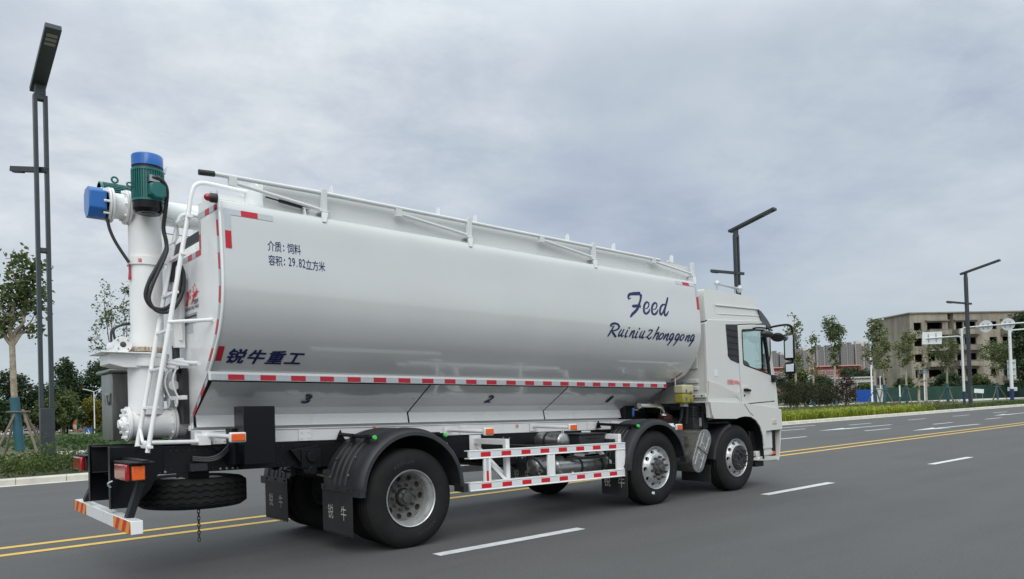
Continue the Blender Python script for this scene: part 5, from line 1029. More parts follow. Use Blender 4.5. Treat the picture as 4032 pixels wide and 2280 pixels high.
# high roof fairing
roof_lo = [(5.36, 2.775), (5.36, 2.80), (7.05, 2.87), (7.05, 2.90)]
rf = catmull([(5.365, 2.78, 0), (5.38, 3.10, 0), (5.405, 3.235, 0), (5.47, 3.285, 0), (5.80, 3.293, 0), (6.30, 3.285, 0), (6.62, 3.262, 0), (6.80, 3.212, 0), (6.91, 3.12, 0), (6.985, 2.99, 0), (7.05, 2.87, 0)], 4)
mb = MB(); rows = []
for p in rf:
    t = min(1, max(0, (p.y-2.8)/0.5)); w = 1.205-0.05*t
    rows.append([(p.x, -w, p.y-0.0)]+[(p.x+0.02*(1-abs(y)), y*(w-0.06), p.y+0.035*t*(1.05-abs(y))) for y in (-1, -0.6, -0.2, 0.2, 0.6, 1)]+[(p.x, w, p.y)])
mb.grid(rows); n = len(rf)
for s in (-1, 1):
    cen = [(p.x, s*(1.205-0.05*min(1, max(0, (p.y-2.8)/0.5))), p.y) for p in rf]
    base = [(q[0], s*1.205, 2.78+(q[0]-5.365)*0.0534) for q in cen]; mb.grid([cen, base])
RFG = mb.build('roof_fairing', CABW, CAB, shear=True, bevel=0.0, sharp=50)
m = MB()
for z0, dz, xa, xb in ((3.045, 0.006, 5.66, 6.86), (2.91, 0.03, 5.68, 6.93)): m.tube([(xa, -1.185, z0), (xa+0.1, -1.19, z0+0.004), (xb, -1.19, z0+dz+0.04*(xb-xa)*0.5)], 0.013, 8)
m.b2((5.62, -1.196, 2.84), (5.64, -1.16, 3.06)); m.build('pressed_rib', CABW, RFG, shear=True)
m = MB(); m.bar((5.36, -1.208, 2.782), (7.04, -1.208, 2.872), 0.008, 0.012); m.build('seam', PLAST, RFG, shear=True)
# back wall pressings
for s in (-1, 1):
    for a, b in (((5.325, s*0.55, 2.05), (5.345, s*1.05, 2.35)), ((5.325, s*0.62, 1.72), (5.345, s*1.05, 1.78)), ((5.325, s*0.62, 1.83), (5.345, s*1.05, 1.89)), ((5.325, s*0.5, 2.42), (5.345, s*1.02, 2.66)), ((5.36, s*0.7, 3.02), (5.385, s*1.08, 3.05)), ((5.36, s*0.7, 3.16), (5.39, s*1.08, 3.19)), ((5.32, s*0.80, 1.60), (5.345, s*1.19, 1.66))):
        m = MB(); m.b2(a, b); m.build('back_pressing', CABW, CAB, shear=True, bevel=0.008)
m = MB(); m.bolts([(5.32, -1.12, 1.63), (5.32, -0.98, 1.63)], (-1, 0, 0), 0.014, 0.005); m.build('bolts', BLACKM, CAB, shear=True)
# doors
for s in (-1, 1):
    D = empty('door', parent=CAB)
    m = MB(); m.prism(pl(door, s*(Yc+0.006)), (0, -s*0.055, 0), holes=[pl(grow(wino, 0.05), s*(Yc+0.006))]); m.build('door_panel', CABW, D, shear=True, bevel=0.008)
    m = MB(); m.prism(pl(grow(wino, 0.05), s*(Yc+0.004)), (0, -s*0.05, 0), holes=[pl(grow(wino, -0.02), s*(Yc+0.004))]); m.build('window_seal', PLAST, D, shear=True)
    m = MB(); m.prism(pl(grow(wino, 0.0), s*(Yc-0.022)), (0, -s*0.005, 0)); m.build('window_glass', GLASS, D, shear=True)
    m = MB(); m.b2((6.96, s*(Yc-0.05), 2.08), (6.99, s*(Yc-0.03), 2.70)); m.build('window_bar', PLAST, D, shear=True)
    m = MB(); m.b2((6.285, s*(Yc+0.002), 1.665), (6.50, s*(Yc+0.012), 1.80)); m.build('handle_recess', CABW, D, shear=True, bevel=0.01)
    m = MB(); m.tube([(6.30, s*(Yc+0.02), 1.725), (6.35, s*(Yc+0.045), 1.725), (6.45, s*(Yc+0.04), 1.715), (6.48, s*(Yc+0.02), 1.710)], [0.022, 0.026, 0.020, 0.016], 10); m.lathe([(0.014, 0), (0.014, 0.012)], (6.325, s*(Yc+0.006), 1.635), (0, s, 0), 12, cap=(True, True)); m.build('handle', BLACKB, D, shear=True)
# quarter vent
q = [(5.875, 2.755), (6.195, 2.775), (6.215, 2.16), (6.20, 2.15), (5.98, 2.20), (5.915, 2.25)]
for s in (-1, 1):
    m = MB(); m.prism(pl(q, s*(Yc+0.010)), (0, -s*0.03, 0)); V = m.build('quarter_panel', PLAST, CAB, shear=True, bevel=0.006)
    m = MB(); [m.bar((5.90, s*(Yc+0.013), z+0.01), (6.19, s*(Yc+0.013), z-0.005), 0.006, 0.012) for z in (2.67, 2.57, 2.47, 2.37, 2.27)]; m.build('slats', BLACKB, V, shear=True)
# lower skirt and pressed swage
sk = [(5.335, 1.535), (5.9, 1.525), (6.25, 1.515), (7.265, 1.42), (7.375, 1.40), (7.385, 1.07), (6.875, 1.05), (6.80, 0.80)] + arch[1:] + [(5.42, 1.275), (5.37, 1.35)]
for s in (-1, 1):
    m = MB(); m.prism(pl(sk, s*(Yc+0.045)), (0, -s*0.10, 0)); SK = m.build('lower_skirt', CABW, CAB, shear=True, bevel=0.035, seg=3)
    m = MB(); m.bar((6.255, s*(Yc+0.047), 1.50), (6.40, s*(Yc+0.047), 1.36), 0.004, 0.008, (0, 1, 0)); m.bar((6.40, s*(Yc+0.047), 1.36), (6.50, s*(Yc+0.047), 1.31), 0.004, 0.008, (0, 1, 0)); m.build('seam', PLAST, SK, shear=True)
    m = MB(); T = catmull([(5.36, 1.845, 0), (5.55, 1.82, 0), (5.80, 1.755, 0), (6.08, 1.675, 0), (6.17, 1.63, 0), (6.205, 1.55, 0)], 4)
    m.grid([[(p.x, s*(Yc+0.001), p.y+0.006) for p in T], [(p.x, s*(Yc+0.014), p.y) for p in T], [(p.x, s*(Yc+0.011), p.y-0.05) for p in T], [(p.x, s*(Yc+0.001), min(p.y-0.06, 1.60)) for p in T]]); m.build('swage', CABW, CAB, shear=True)
    m = MB(); A = [(x, z) for x, z in arch]; m.grid([[(x, s*(Yc+0.03), z-0.01), (x, s*0.75, z-0.03)] for x, z in [(6.82, 0.6)]+A+[(5.9, 1.24), (5.5, 1.25)]]); m.build('wheel_arch', BLACKM, CAB, shear=True)
# bumper corner, steps, lamps
for s in (-1, 1):
    B = empty('bumper', parent=CAB)
    m = MB(); m.prism([(7.30, s*1.20, 0.545), (7.33, s*1.23, 1.05), (7.40, s*1.23, 1.16), (7.425, s*1.21, 1.20), (7.45, s*1.05, 1.20), (7.44, s*1.05, 0.60)], (0.0, 0, 0.0)) if False else None
    rows = []
    for z, x0 in ((0.545, 7.30), (0.62, 7.335), (0.85, 7.375), (1.05, 7.40), (1.18, 7.405), (1.24, 7.385)): rows.append([(x0-0.03, s*1.225, z), (x0, s*1.225, z), (x0+0.035, s*1.18, z), (x0+0.055, s*0.9, z), (x0+0.06, 0, z)])
    m.grid(rows); m.grid([[(x, y*1.0, z) for x, y, z in (r[0], (r[0][0], r[0][1]*0.92, r[0][2]))] for r in rows]); m.build('bumper_corner', CABW, B, shear=True)
    m = MB(); m.prism([(6.68, s*1.20, 0.565), (6.72, s*1.22, 0.63), (7.26, s*1.22, 0.62), (7.30, s*1.22, 0.55), (6.90, s*1.20, 0.545)], (0, -s*0.25, 0)); m.b2((6.70, s*1.0, 0.63), (7.24, s*1.17, 0.72)); m.build('step', CABW, B, shear=True, bevel=0.015)
    m = MB(); m.b2((6.84, s*1.15, 0.74), (7.17, s*1.20, 1.045)); m.b2((6.95, s*1.12, 0.64), (7.18, s*1.18, 0.78)); m.build('step_panel', CABW, B, shear=True, bevel=0.025, seg=3)
    m = MB(); m.b2((7.18, s*0.85, 0.62), (7.31, s*1.17, 1.30)); m.b2((6.60, s*0.7, 0.50), (6.95, s*1.12, 1.05)); m.b2((6.70, s*0.9, 0.46), (6.95, s*1.15, 0.545)); m.build('inner_panel', BLACKM, B, shear=True, bevel=0.01)
    m = MB(); m.b2((7.07, s*1.245, 1.155), (7.20, s*1.272, 1.245)); m.build('turn_lamp', mat('clear_lens', (0.55, 0.52, 0.46), 0.15, coat=0.6), B, shear=True, bevel=0.012)
    m = MB(); m.b2((7.12, s*1.215, 0.655), (7.22, s*1.23, 0.695)); m.build('amber_lens', AMBER, B, shear=True, bevel=0.005)
    m = MB(); m.tube(catmull([(7.395, s*1.12, 1.42), (7.43, s*1.14, 1.43), (7.435, s*1.14, 1.55), (7.43, s*1.14, 1.66), (7.385, s*1.12, 1.67)], 4), 0.010, 8); [m.b2((7.36, s*1.10, z-0.005), (7.43, s*1.13, z+0.005)) for z in (1.47, 1.52, 1.57, 1.62)]; m.build('front_grab_handle', SILW, B, shear=True)
# mirrors
for s in (-1, 1):
    Mr = empty('mirror', parent=CAB)
    m = MB(); m.tube(catmull([(7.06, s*1.22, 2.76), (7.20, s*1.28, 2.80), (7.36, s*1.42, 2.825), (7.45, s*1.46, 2.78), (7.46, s*1.46, 2.60), (7.44, s*1.46, 2.20), (7.41, s*1.45, 2.02), (7.34, s*1.40, 1.945), (7.22, s*1.28, 1.905)], 5), 0.018, 10); m.b2((7.15, s*1.215, 1.86), (7.235, s*1.255, 1.985)); m.build('mirror_arm', BLACKB, Mr, shear=True, bevel=0.004)
    for z0, z1, x0, x1 in ((2.225, 2.665, 7.235, 7.43), (1.995, 2.19, 7.24, 7.44)):
        c = Vector((x0+0.10, s*1.47, (z0+z1)/2)); rt = Matrix.Rotation(-s*rad(20), 3, 'Z'); hz = z1-z0
        m = MB(); m.box(c, (0.11, 0.175, hz), rt); hd = m.build('mirror_head', BLACKB, Mr, shear=True, bevel=0.035, seg=3)
        m = MB(); m.box(c-rt @ Vector((0.056, 0, 0)), (0.006, 0.125, hz-0.07), rt); m.build('mirror_glass', MIRROR, hd, shear=True, bevel=0.002)
    if s < 0:
        m = MB(); m.tube(catmull([(6.62, -1.235, 2.735), (6.68, -1.30, 2.745), (6.80, -1.42, 2.73)], 4), 0.014, 8); m.tube([(7.02, -1.25, 2.77), (6.86, -1.44, 2.70)], 0.014, 8); m.build('mirror_arm', BLACKB, Mr, shear=True)
        m = MB(); m.ball((6.72, -1.43, 2.63), 0.13, 18, 10, sc=(1.25, 0.55, 0.42)); m.build('kerb_mirror', PLAST, Mr, shear=True)
        m = MB(); m.tube([(7.06, -1.26, 2.74), (7.05, -1.36, 2.6)], 0.012, 8); m.tube(catmull([(7.05, -1.28, 2.70), (6.99, -1.32, 2.55), (7.02, -1.30, 2.35), (7.05, -1.26, 2.2)], 4), 0.010, 8); m.lathe([(0.10, 0), (0.115, 0.02), (0.08, 0.06)], (7.06, -1.42, 2.58), (0.45, 0.2, 0.85), 20, cap=(True, True)); m.build('front_mirror', PLAST, Mr, shear=True)
# sun visor
m = MB(); rows = []
for t in range(9):
    y = -1.21+2.42*t/8; b = 0.10*(1-(abs(y)/1.21)**2.5); rows.append([(6.86+b, y, 3.06), (7.02+b, y, 2.93), (7.245+b, y, 2.79)])
m.grid(rows); m.grid([[(x, y, z-0.015) for x, y, z in r] for r in rows]); m.prism([(6.84, -1.205, 3.07), (6.93, -1.205, 3.04), (7.12, -1.205, 2.91), (7.26, -1.205, 2.78), (7.14, -1.205, 2.79), (6.93, -1.205, 2.86)], (0, -0.012, 0)); m.b2((6.90, -1.20, 2.835), (7.0, -1.15, 2.88)); m.build('sun_visor', mat('smoked_visor', (0.045, 0.055, 0.062), 0.3, coat=0.3), CAB, shear=True)
# horns on the roof
HN = empty('air_horn', parent=CAB); HG = mat('horn_grey', (0.48, 0.49, 0.50), 0.4, 0.4, var=0.1, vs=20)
m = MB(); m.tube([(6.06, -0.95, 3.452), (6.70, -0.95, 3.434)], [0.014, 0.022], 10); m.build('horn_tube', HG, HN, shear=True)
m = MB(); m.lathe([(0.001, -0.02), (0.02, -0.02), (0.048, -0.006), (0.050, 0.004), (0.03, 0.018), (0.001, 0.02)], (6.05, -0.97, 3.453), (-0.8, -0.6, 0.05), 24); m.lathe([(0.02, -0.05), (0.035, -0.02), (0.066, 0.006), (0.064, 0.010), (0.02, 0.005)], (6.72, -0.95, 3.433), (1, -0.25, 0), 28); m.build('horn_bell', HG, HN, shear=True)
m = MB(); [m.tube([(x, -0.95, 3.30), (x, -0.95, 3.445)], 0.008, 8) for x in (6.07, 6.60)]; m.build('horn_leg', HG, HN, shear=True)
# interior
m = MB()
for y in (-0.62, 0.62): m.b2((5.85, y-0.26, 1.9), (6.35, y+0.26, 2.05)); m.box((5.83, y, 2.30), (0.14, 0.50, 0.62), Matrix.Rotation(-0.15, 3, 'Y'))
m.b2((5.36, -1.1, 1.56), (5.75, 1.1, 2.0)); m.b2((6.98, -1.1, 1.56), (7.2, 1.1, 2.02)); m.build('seat', BLACKM, CAB, shear=True, bevel=0.03)
m = MB(); c = Vector((6.80, 0.60, 2.12)); ring = [c+Vector((math.cos(a)*0.22*0.45, math.sin(a)*0.22, math.cos(a)*0.22*0.9)) for a in [2*PI*i/28 for i in range(28)]]; m.tube(ring, 0.016, 8, closed=True); m.tube([c, (7.0, 0.6, 1.95)], 0.03, 10); m.box(c, (0.05, 0.16, 0.12)); m.build('steering_wheel', BLACKM, CAB, shear=True)
m = MB(); m.tube(catmull([(6.40, -1.10, 2.19), (6.62, -1.06, 2.20), (6.76, -1.04, 2.14), (6.80, -1.04, 2.02)], 5), 0.025, 8); m.build('grab_rail', PLAST, CAB, shear=True)
# markings on the cab
text_mesh('总质量:25000kg', lambda u, v: (5.862+u*0.0520, -Yc-0.008, 1.815+v*0.085), bold=0.005).build('lettering', RED, CAB, shear=True, sharp=0)
m = MB(); m.b2((5.53, -Yc-0.006, 1.93), (5.61, -Yc, 2.03)); m.build('sticker', SILW, CAB, shear=True)
m = MB(); m.b2((6.14, -Yc-0.006, 1.68), (6.185, -Yc, 1.73)); m.build('sticker', SILW, CAB, shear=True)

# =================================================================== PLANTING
stuff('hedge', 'low clipped green hedge behind the kerb at the left of the road', 'hedge', LF_HEDGE, scatter(-9, 9, 12.75, 16.6, 2300, 5), 0.085, 15, 0.11, 0.42, 6)
stuff('weeds', 'tall pale weeds growing at the back of the left hedge', 'weeds', LF_VINE, scatter(-1.0, 2.4, 16.3, 17.3, 26, 8), 0.16, 9, 0.10, 0.85, 9, 0.3)
stuff('hedge', 'low green hedge behind the kerb at the right of the road', 'hedge', LF_HEDGE, scatter(50.5, 150, 12.8, 16.2, 2300, 15), 0.14, 11, 0.22, 0.22, 16)
def blades(name, label, pts, lm, h, seed):
    rng = random.Random(seed); mb = MB()
    for x, y, z in pts:
        hh = h*rng.uniform(0.55, 1.2)
        for j in range(12):
            a = rng.uniform(0, 2*PI); L = hh*rng.uniform(0.7, 1.2); o = Vector((x+rng.gauss(0, .07), y+rng.gauss(0, .07), z)); d = Vector((math.cos(a), math.sin(a), 0)); w = d.cross(Vector((0, 0, 1)))*0.026; q = rng.uniform(0.15, 0.55)
            p1 = o+d*L*q*0.5+Vector((0, 0, L*0.62)); p2 = o+d*L*q*1.25+Vector((0, 0, L*(0.92-0.5*q))); 
            mb.add([o-w*.4, o+w*.4, p1+w, p1-w, p2], [(0, 1, 2, 3), (3, 2, 4)])
    return tag(mb.build(name, lm, sharp=0, fix=False), label, 'ground cover', kind='stuff')
blades('yellow_ground_cover', 'bright yellow green strap leaved planting along the right kerb', scatter(20, 51.5, 12.75, 16.8, 1900, 25), LF_LIME, 0.54, 26)
stuff('vine_cover', 'leafy green creeper covering the ground beyond the left footpath', 'ground cover', LF_VINE, scatter(-14, 34, 28.6, 57, 2600, 35, lambda x, y: terrain_z(x, y), 0), 0.28, 8, 0.35, 0.46, 36)
stuff('grass', 'rough yellow green grass between the right hedge and the path', 'grass', leafmat('rough_grass', (0.085, 0.105, 0.030), (0.19, 0.19, 0.075), 0.5), scatter(46, 74, 18.5, 27, 900, 45), 0.32, 7, 0.3, 0.40, 46, 0.14, 0.0)

LT = tree('plane_tree', 'young plane tree with blue wrapped trunk and wooden stakes beside the nearest street lamp', 'tree', (-0.42, 24.9, 0.1), 4.1, 0.13,
     [((0.15, 0.0, 6.75), (0.42, 0.4, 0.85), 44), ((0.50, -0.1, 5.85), (0.40, 0.4, 0.70), 28), ((-0.95, 0.1, 4.85), (0.50, 0.45, 0.40), 30), ((-0.85, 0.1, 6.25), (0.20, 0.3, 0.45), 9), ((-0.20, 0.0, 5.8), (0.40, 0.40, 0.60), 30), ((0.50, 0.0, 4.95), (0.26, 0.3, 0.40), 10), ((-0.35, 0, 5.0), (0.3, 0.4, 0.35), 12), ((0.72, 0, 7.0), (0.22, 0.3, 0.45), 9)],
     LF_PLANE, 0.205, seed=3, wrap=(0.22, 2.35), stakes=4, lean=(-0.20, 0.0), nper=12, clump=0.16)
tree('sapling', 'thin leafy sapling showing behind the white auger tower', 'tree', (5.5, 36.4, 0.05), 3.6, 0.075,
     [((-0.55, 0.55, 7.6), (0.42, 0.4, 1.1), 22), ((0.35, -0.3, 7.6), (0.45, 0.4, 0.95), 22), ((-0.95, 0.75, 5.6), (0.30, 0.3, 0.75), 12), ((-0.3, 0.3, 6.6), (0.5, 0.4, 0.5), 10), ((0.3, -0.2, 6.0), (0.4, 0.4, 0.7), 6)],
     LF_PLANE, 0.15, seed=7, bark=BARKD, nper=14, clump=0.16)
SHR = 'young street trees behind the right kerb'
def street(label, loc, top, low, w, shape, lm, seed, fork=None, leafs=0.27, wrap=(0.2, 2.2), stakes=3, bark=BARKW, dens=1.0, name='plane_tree', nper=17, cl=0.2):
    h = top-low; bl = []; rng = random.Random(seed*7+1)
    for i, (fz, fw, dx) in enumerate(shape):
        rr = w/2*fw*0.86; hz = h/len(shape)*0.85
        bl.append(((dx*w/2, -dx*w/3, low+h*fz), (rr, rr*0.9, hz), int(dens*max(5, 30*rr*rr*hz))))
    return tree(name, label, 'tree', loc, fork or low*0.93, 0.12, bl, lm, leafs, SHR, seed, bark=bark, wrap=wrap, stakes=stakes, nper=nper, clump=cl, limbs=2)
street('tall narrow pale barked tree rising just right of the truck mirrors', (60.7, 27.5, 0.1), 8.5, 3.7, 1.7, [(0.1, .8, 0), (0.3, .75, -.1), (0.5, .7, 0), (0.7, .75, -.1), (0.9, .6, .15)], LF_BRIGHT, 11, fork=3.8, dens=1.5)
street('thin broken topped tree with two small tufts of leaves', (67.7, 29.4, 0.1), 7.3, 3.6, 1.5, [(0.08, .55, 0.1), (0.45, .25, -.3), (0.85, .75, 0)], LF_PLANE, 12, fork=4.2, dens=1.2)
street('tall pale barked tree with the widest top standing against open sky', (71.5, 29.0, 0.1), 9.3, 4.6, 2.6, [(0.08, .45, 0), (0.28, .5, 0), (0.48, .62, 0.1), (0.7, .95, 0), (0.9, .7, -.25)], LF_PLANE, 13, fork=4.7, dens=1.5)
street('leafy tree in front of the left end of the concrete building', (74.9, 26.4, 0.1), 8.9, 4.2, 2.2, [(0.1, .55, 0.1), (0.3, .55, -.5), (0.5, .7, .1), (0.72, .95, .2), (0.9, .75, .2)], LF_PLANE, 14, fork=4.3, dens=1.3)
street('yellow green tree with low forks beside the grey cabinet', (69.2, 23.2, 0.1), 7.0, 3.6, 1.9, [(0.1, .7, .1), (0.35, .95, 0), (0.62, .85, .1), (0.88, .6, .1)], LF_BRIGHT, 15, fork=3.3, dens=1.2, bark=BARK)
street('bushy staked tree centred on the corner of the concrete building', (78.9, 24.9, 0.1), 7.9, 4.2, 2.5, [(0.1, .55, 0), (0.3, .9, 0), (0.55, 1.0, -.05), (0.8, .75, .15), (0.95, .4, .2)], LF_BRIGHT, 16, fork=4.2, dens=1.1, bark=BARKW)
street('small sparse tree in front of the concrete building left of the slim white post', (66.4, 18.9, 0.1), 3.4, 1.8, 1.0, [(0.2, .9, 0), (0.8, .8, 0)], LF_MID, 17, fork=1.7, wrap=None, stakes=0, leafs=0.16, cl=0.12)
street('spreading staked tree just left of the white gantry pole', (76.9, 20.2, 0.1), 6.6, 3.4, 3.3, [(0.1, .45, 0), (0.35, .7, 0), (0.6, 1.0, -.1), (0.85, .8, .1)], LF_MID, 18, fork=3.2, dens=0.55, bark=BARK)
street('spreading staked tree between the lamp post and the second gantry', (99.2, 22.4, 0.1), 7.1, 3.2, 4.4, [(0.1, .35, 0), (0.35, .55, 0), (0.62, 0.9, -.05), (0.85, 1.0, 0)], LF_MID, 19, fork=3.1, dens=0.5, bark=BARK, leafs=0.26, cl=.26)
street('slender sparse tree in front of the white rear of a road sign', (87.1, 26, 0.1), 8.2, 4.3, 2.0, [(0.1, .8, 0.2), (0.35, .4, 0), (0.6, .5, .1), (0.9, .6, -.1)], LF_MID, 20, fork=4.2, dens=0.5, wrap=None, stakes=0)
# shrubs: multi-stemmed, dark
def shrub(label, loc, w, h, lm, seed, group='dark shrubs behind the yellow planting', name='shrub'):
    rng = random.Random(seed); root = empty(name, loc); tag(root, label, 'shrub', group)
    mb = MB()
    limb(mb, (0, 0, -0.1), (0, 0, h*0.28), 0.07, 0.055, rng, 3, 0.02)
    for i in range(6):
        a = i*PI/3+rng.random(); limb(mb, (0, 0, h*0.22), (math.cos(a)*w*0.32, math.sin(a)*w*0.32, h*rng.uniform(.65, .9)), 0.035, 0.01, rng, 3, 0.05, 5)
    mb.build('stem', BARKD, root)
    crown([((0, 0, h*0.60), (w/2, w/2, h*0.36), int(75*w*h/4)), ((w*.05, 0, h*0.84), (w*.36, w*.36, h*0.18), 16)], rng, 0.13, 20, 0.15).build('crown', lm, root, sharp=0, fix=False)
    return root
shrub('dark round shrub nearest the truck grille', (53.2, 24.0, 0.1), 1.75, 2.6, LF_OLIVE, 31)
shrub('dark shrub set back second from the truck grille', (60.0, 27.0, 0.1), 1.8, 2.7, LF_OLIVE, 32)
shrub('widest dark shrub in the middle of the shrub row', (58.0, 25.0, 0.1), 2.05, 2.55, LF_OLIVE, 33)
shrub('dark shrub fourth from the truck in the shrub row', (60.5, 25.2, 0.1), 1.7, 2.4, LF_OLIVE, 34)
shrub('dark shrub beside the blue wrapped trunk of the widest topped tree', (56.1, 22.3, 0.1), 1.85, 2.45, LF_OLIVE, 35)
shrub('maroon leaved shrub with upright shoots behind the yellow planting', (53.4, 19.4, 0.1), 1.45, 2.85, LF_RED, 36, None, 'maroon_shrub')
# background trees
def far_tree(label, x, y, z, h, w, lm, seed, size=0.6, group='distant trees', low=0.12, n=1.0, name='broadleaf_tree'):
    rng = random.Random(seed); bl = []
    for i in range(7):
        a = rng.uniform(0, 2*PI); q = rng.uniform(0.1, 0.32); fz = low+(0.9-low)*(i+0.5)/7; ww = w/2*(0.55+0.5*math.sin(PI*min(1, fz+0.12)))
        bl.append(((math.cos(a)*w*q, math.sin(a)*w*q, h*fz), (ww*0.8, ww*0.8, h*0.13), max(8, int(n*30))))
    return tree(name, label, 'tree', (x, y, z), h*max(0.16, low), 0.02*h+0.05, bl, lm, size, group, seed, bark=BARKD, nper=22, clump=size*0.75, limbs=1)
G1 = 'trees beyond the car park on the left'
far_tree('broad dark tree behind the blue wrapped plane tree', 13.8, 147.3, -1.6, 11.4, 10, LF_DARK, 51, 0.6, G1, low=0.25, n=1.3)
far_tree('lower dark tree at the left edge behind the staked tree', 9.5, 140, -1.6, 7.2, 8, LF_DARK, 52, 0.55, G1, low=0.27)
far_tree('tall dark tree nearest the left lamp post with a feathery top', 23.0, 164, -2.0, 16.2, 6.5, LF_DARK, 53, 0.5, G1, low=0.25, n=1.2)
far_tree('tall dark tree second right of the left lamp post', 26.8, 161, -2.0, 15.0, 6.5, LF_DARK, 54, 0.55, G1, low=0.25, n=1.2)
far_tree('tall dark tree partly behind the steel cabinet', 30.8, 158, -2.0, 16.6, 7, LF_DARK, 55, 0.5, G1, low=0.25, n=1.2)
far_tree('mid green tree above the white parked car', 20.6, 146, -1.7, 8.2, 6.4, LF_MID, 56, 0.5, G1, low=0.25, n=1.4)
far_tree('yellowing tree left of the white twin arm lamp', 24.6, 144, -1.7, 6.6, 4.0, LF_YEL, 57, 0.45, G1, low=0.27)
far_tree('dark rounded tree right of the white twin arm lamp', 29.0, 146, -1.7, 7.6, 6, LF_DARK, 58, 0.5, G1, low=0.27)
far_tree('low mid green tree between the staked tree and the lamp post', 16.5, 140, -1.6, 6.2, 6, LF_MID, 59, 0.5, G1, low=0.27)
far_tree('clipped round bush by the red wall', 23.2, 126.3, -1.3, 1.6, 2.9, LF_MID, 60, 0.3, None, 0.1, name='round_bush')
G2 = 'trees around the buildings on the right'
far_tree('dark bushy tree behind the left part of the shrub row', 86, 46, 0, 4.0, 6, LF_DARK, 61, 0.4, G2)
far_tree('dark tree beneath the thin broken topped tree', 92.5, 41.2, 0, 4.0, 4.4, LF_DARK, 62, 0.4, G2)
far_tree('mid green tree behind the narrow pale barked tree', 90, 43.5, 0, 5.6, 2.6, LF_MID, 63, 0.4, G2)
far_tree('wide dome topped tree behind the white low building', 186, 79.8, 0, 8.2, 9, LF_DARK, 64, 0.6, G2, 0.2, 1.6)
far_tree('green bush beside the blue panel', 124.5, 50.0, 0, 3.0, 3.4, LF_MID, 65, 0.4, G2)
far_tree('green bush at the foot of the concrete gable wall', 122, 42.5, 0, 3.8, 3.0, LF_MID, 66, 0.4, G2)
far_tree('spreading green bush above the green hoarding left of the gantry pole', 122.5, 35.5, 0, 4.3, 5.2, LF_DARK, 67, 0.4, G2)
far_tree('green bush above the hoarding behind the lamp post', 126.5, 33.0, 0, 3.6, 3.6, LF_MID, 68, 0.4, G2)
far_tree('tall dark tree at the right edge in front of the concrete building', 126.2, 25.6, 0, 13.0, 5.6, LF_DARK, 69, 0.5, G2, 0.15, 1.5)

# =================================================================== STREET FURNITURE
LAMPM = mat('dark_grey_steel', (0.060, 0.070, 0.076), 0.42, 0.35, var=0.10, vs=2.0)
LEDM = mat('led_panel', (0.30, 0.29, 0.26), 0.4, var=0.1, vs=30)
POLEW = mat('white_pole_paint', (0.76, 0.77, 0.78), 0.45, var=0.05, vs=2)
SIGNB = mat('sign_back_metal', (0.66, 0.69, 0.70), 0.45, 0.0, var=0.06, vs=3)
def lamp(label, loc, low, stub):
    root = empty('street_lamp', loc); tag(root, label, 'street lamp', 'dark grey twin post street lamps')
    mb = MB()                                     # twin posts stand apart along x, the head reaches over the road (-y)
    mb.b2((-0.20, -0.13, -0.1), (0.20, 0.13, 1.72))
    for s in (-1, 1): mb.b2((s*0.20, -0.12, 1.72), (s*0.085, 0.12, 11.78))
    mb.b2((-0.085, -0.12, 11.62), (0.085, 0.12, 11.78)); mb.b2((-0.085, -0.11, 6.70), (0.085, 0.11, 6.85))
    mb.build('post', LAMPM, root, bevel=0.012)
    mb = MB(); mb.b2((-0.15, -0.11, 11.78), (0.15, 0.11, 12.12)); mb.build('neck', LAMPM, root, bevel=0.01)
    a, b = Vector((-0.02, 0.42, 12.08)), Vector((-0.02, -2.80, 12.86)); mb = MB(); mb.bar(a, b, 0.42, 0.16); h = mb.build('lamp_head', LAMPM, root, bevel=0.012)
    t = (b-a).normalized(); u = Vector((0, -t.z, t.y)); u = u if u.z > 0 else -u; mb = MB()
    for i in range(3): c = b-t*(0.32+0.20*i)-u*0.088; mb.bar(c-t*0.065, c+t*0.065, 0.28, 0.02, (0, 0, 1))
    mb.build('led_panel', LEDM, h)
    mb = MB(); mb.bar(stub, low, 0.15, 0.17); l, q = Vector(low), Vector(stub); d = (l-q).normalized(); mb.bar(l-d*0.08-Vector((0, 0, .10)), l-d*0.55-Vector((0, 0, .10)), 0.12, 0.04); mb.build('lower_lamp_arm', LAMPM, root, bevel=0.01)
    return root
lamp('nearest tall dark street lamp, at the left beside the blue wrapped tree', (-0.30, 19.75, 0.1), (-0.66, 1.25, 9.62), (0.12, -0.15, 9.35))
lamp('dark street lamp rising behind the truck cab roof', (37.5, 18.6, 0.1), (-1.85, 0.70, 9.42), (0.45, -0.2, 9.30))
lamp('farthest dark street lamp, in front of the concrete building', (71.6, 16.5, 0.1), (-2.2, 0.90, 9.45), (0.5, -0.22, 9.30))

def gantry(name, label, loc, h, r, blue=1.25):
    root = empty(name, loc); tag(root, label, 'sign pole', 'white road sign gantries')
    mb = MB(); mb.lathe([(r, 1.2), (r*0.9, h)], (0, 0, 0), (0, 0, 1), 14, cap=(True, True)); mb.build('pole', POLEW, root)
    mb = MB(); mb.lathe([(r*1.08, -0.1), (r*1.08, blue)], (0, 0, 0), (0, 0, 1), 14, cap=(True, True)); mb.build('blue_base', DKBLUE, root)
    return root
g = gantry('sign_gantry', 'white gantry pole with two round signs and a square sign seen from behind', (75.2, 18.2, 0.1), 7.35, 0.115)
mb = MB(); mb.tube(catmull([(0, -0.05, 6.6), (0, -0.12, 7.25), (0, -0.35, 7.40), (0, -1.2, 7.40), (0, -8.5, 7.35)], 5), 0.065, 10); mb.build('sign_arm', POLEW, g)
mb = MB(); mb.tube(catmull([(0, 0.06, 5.9), (0, 0.12, 6.5), (0, 0.35, 6.62), (0, 1.0, 6.64), (0, 3.2, 6.66)], 5), 0.06, 10); mb.build('sign_arm', POLEW, g)
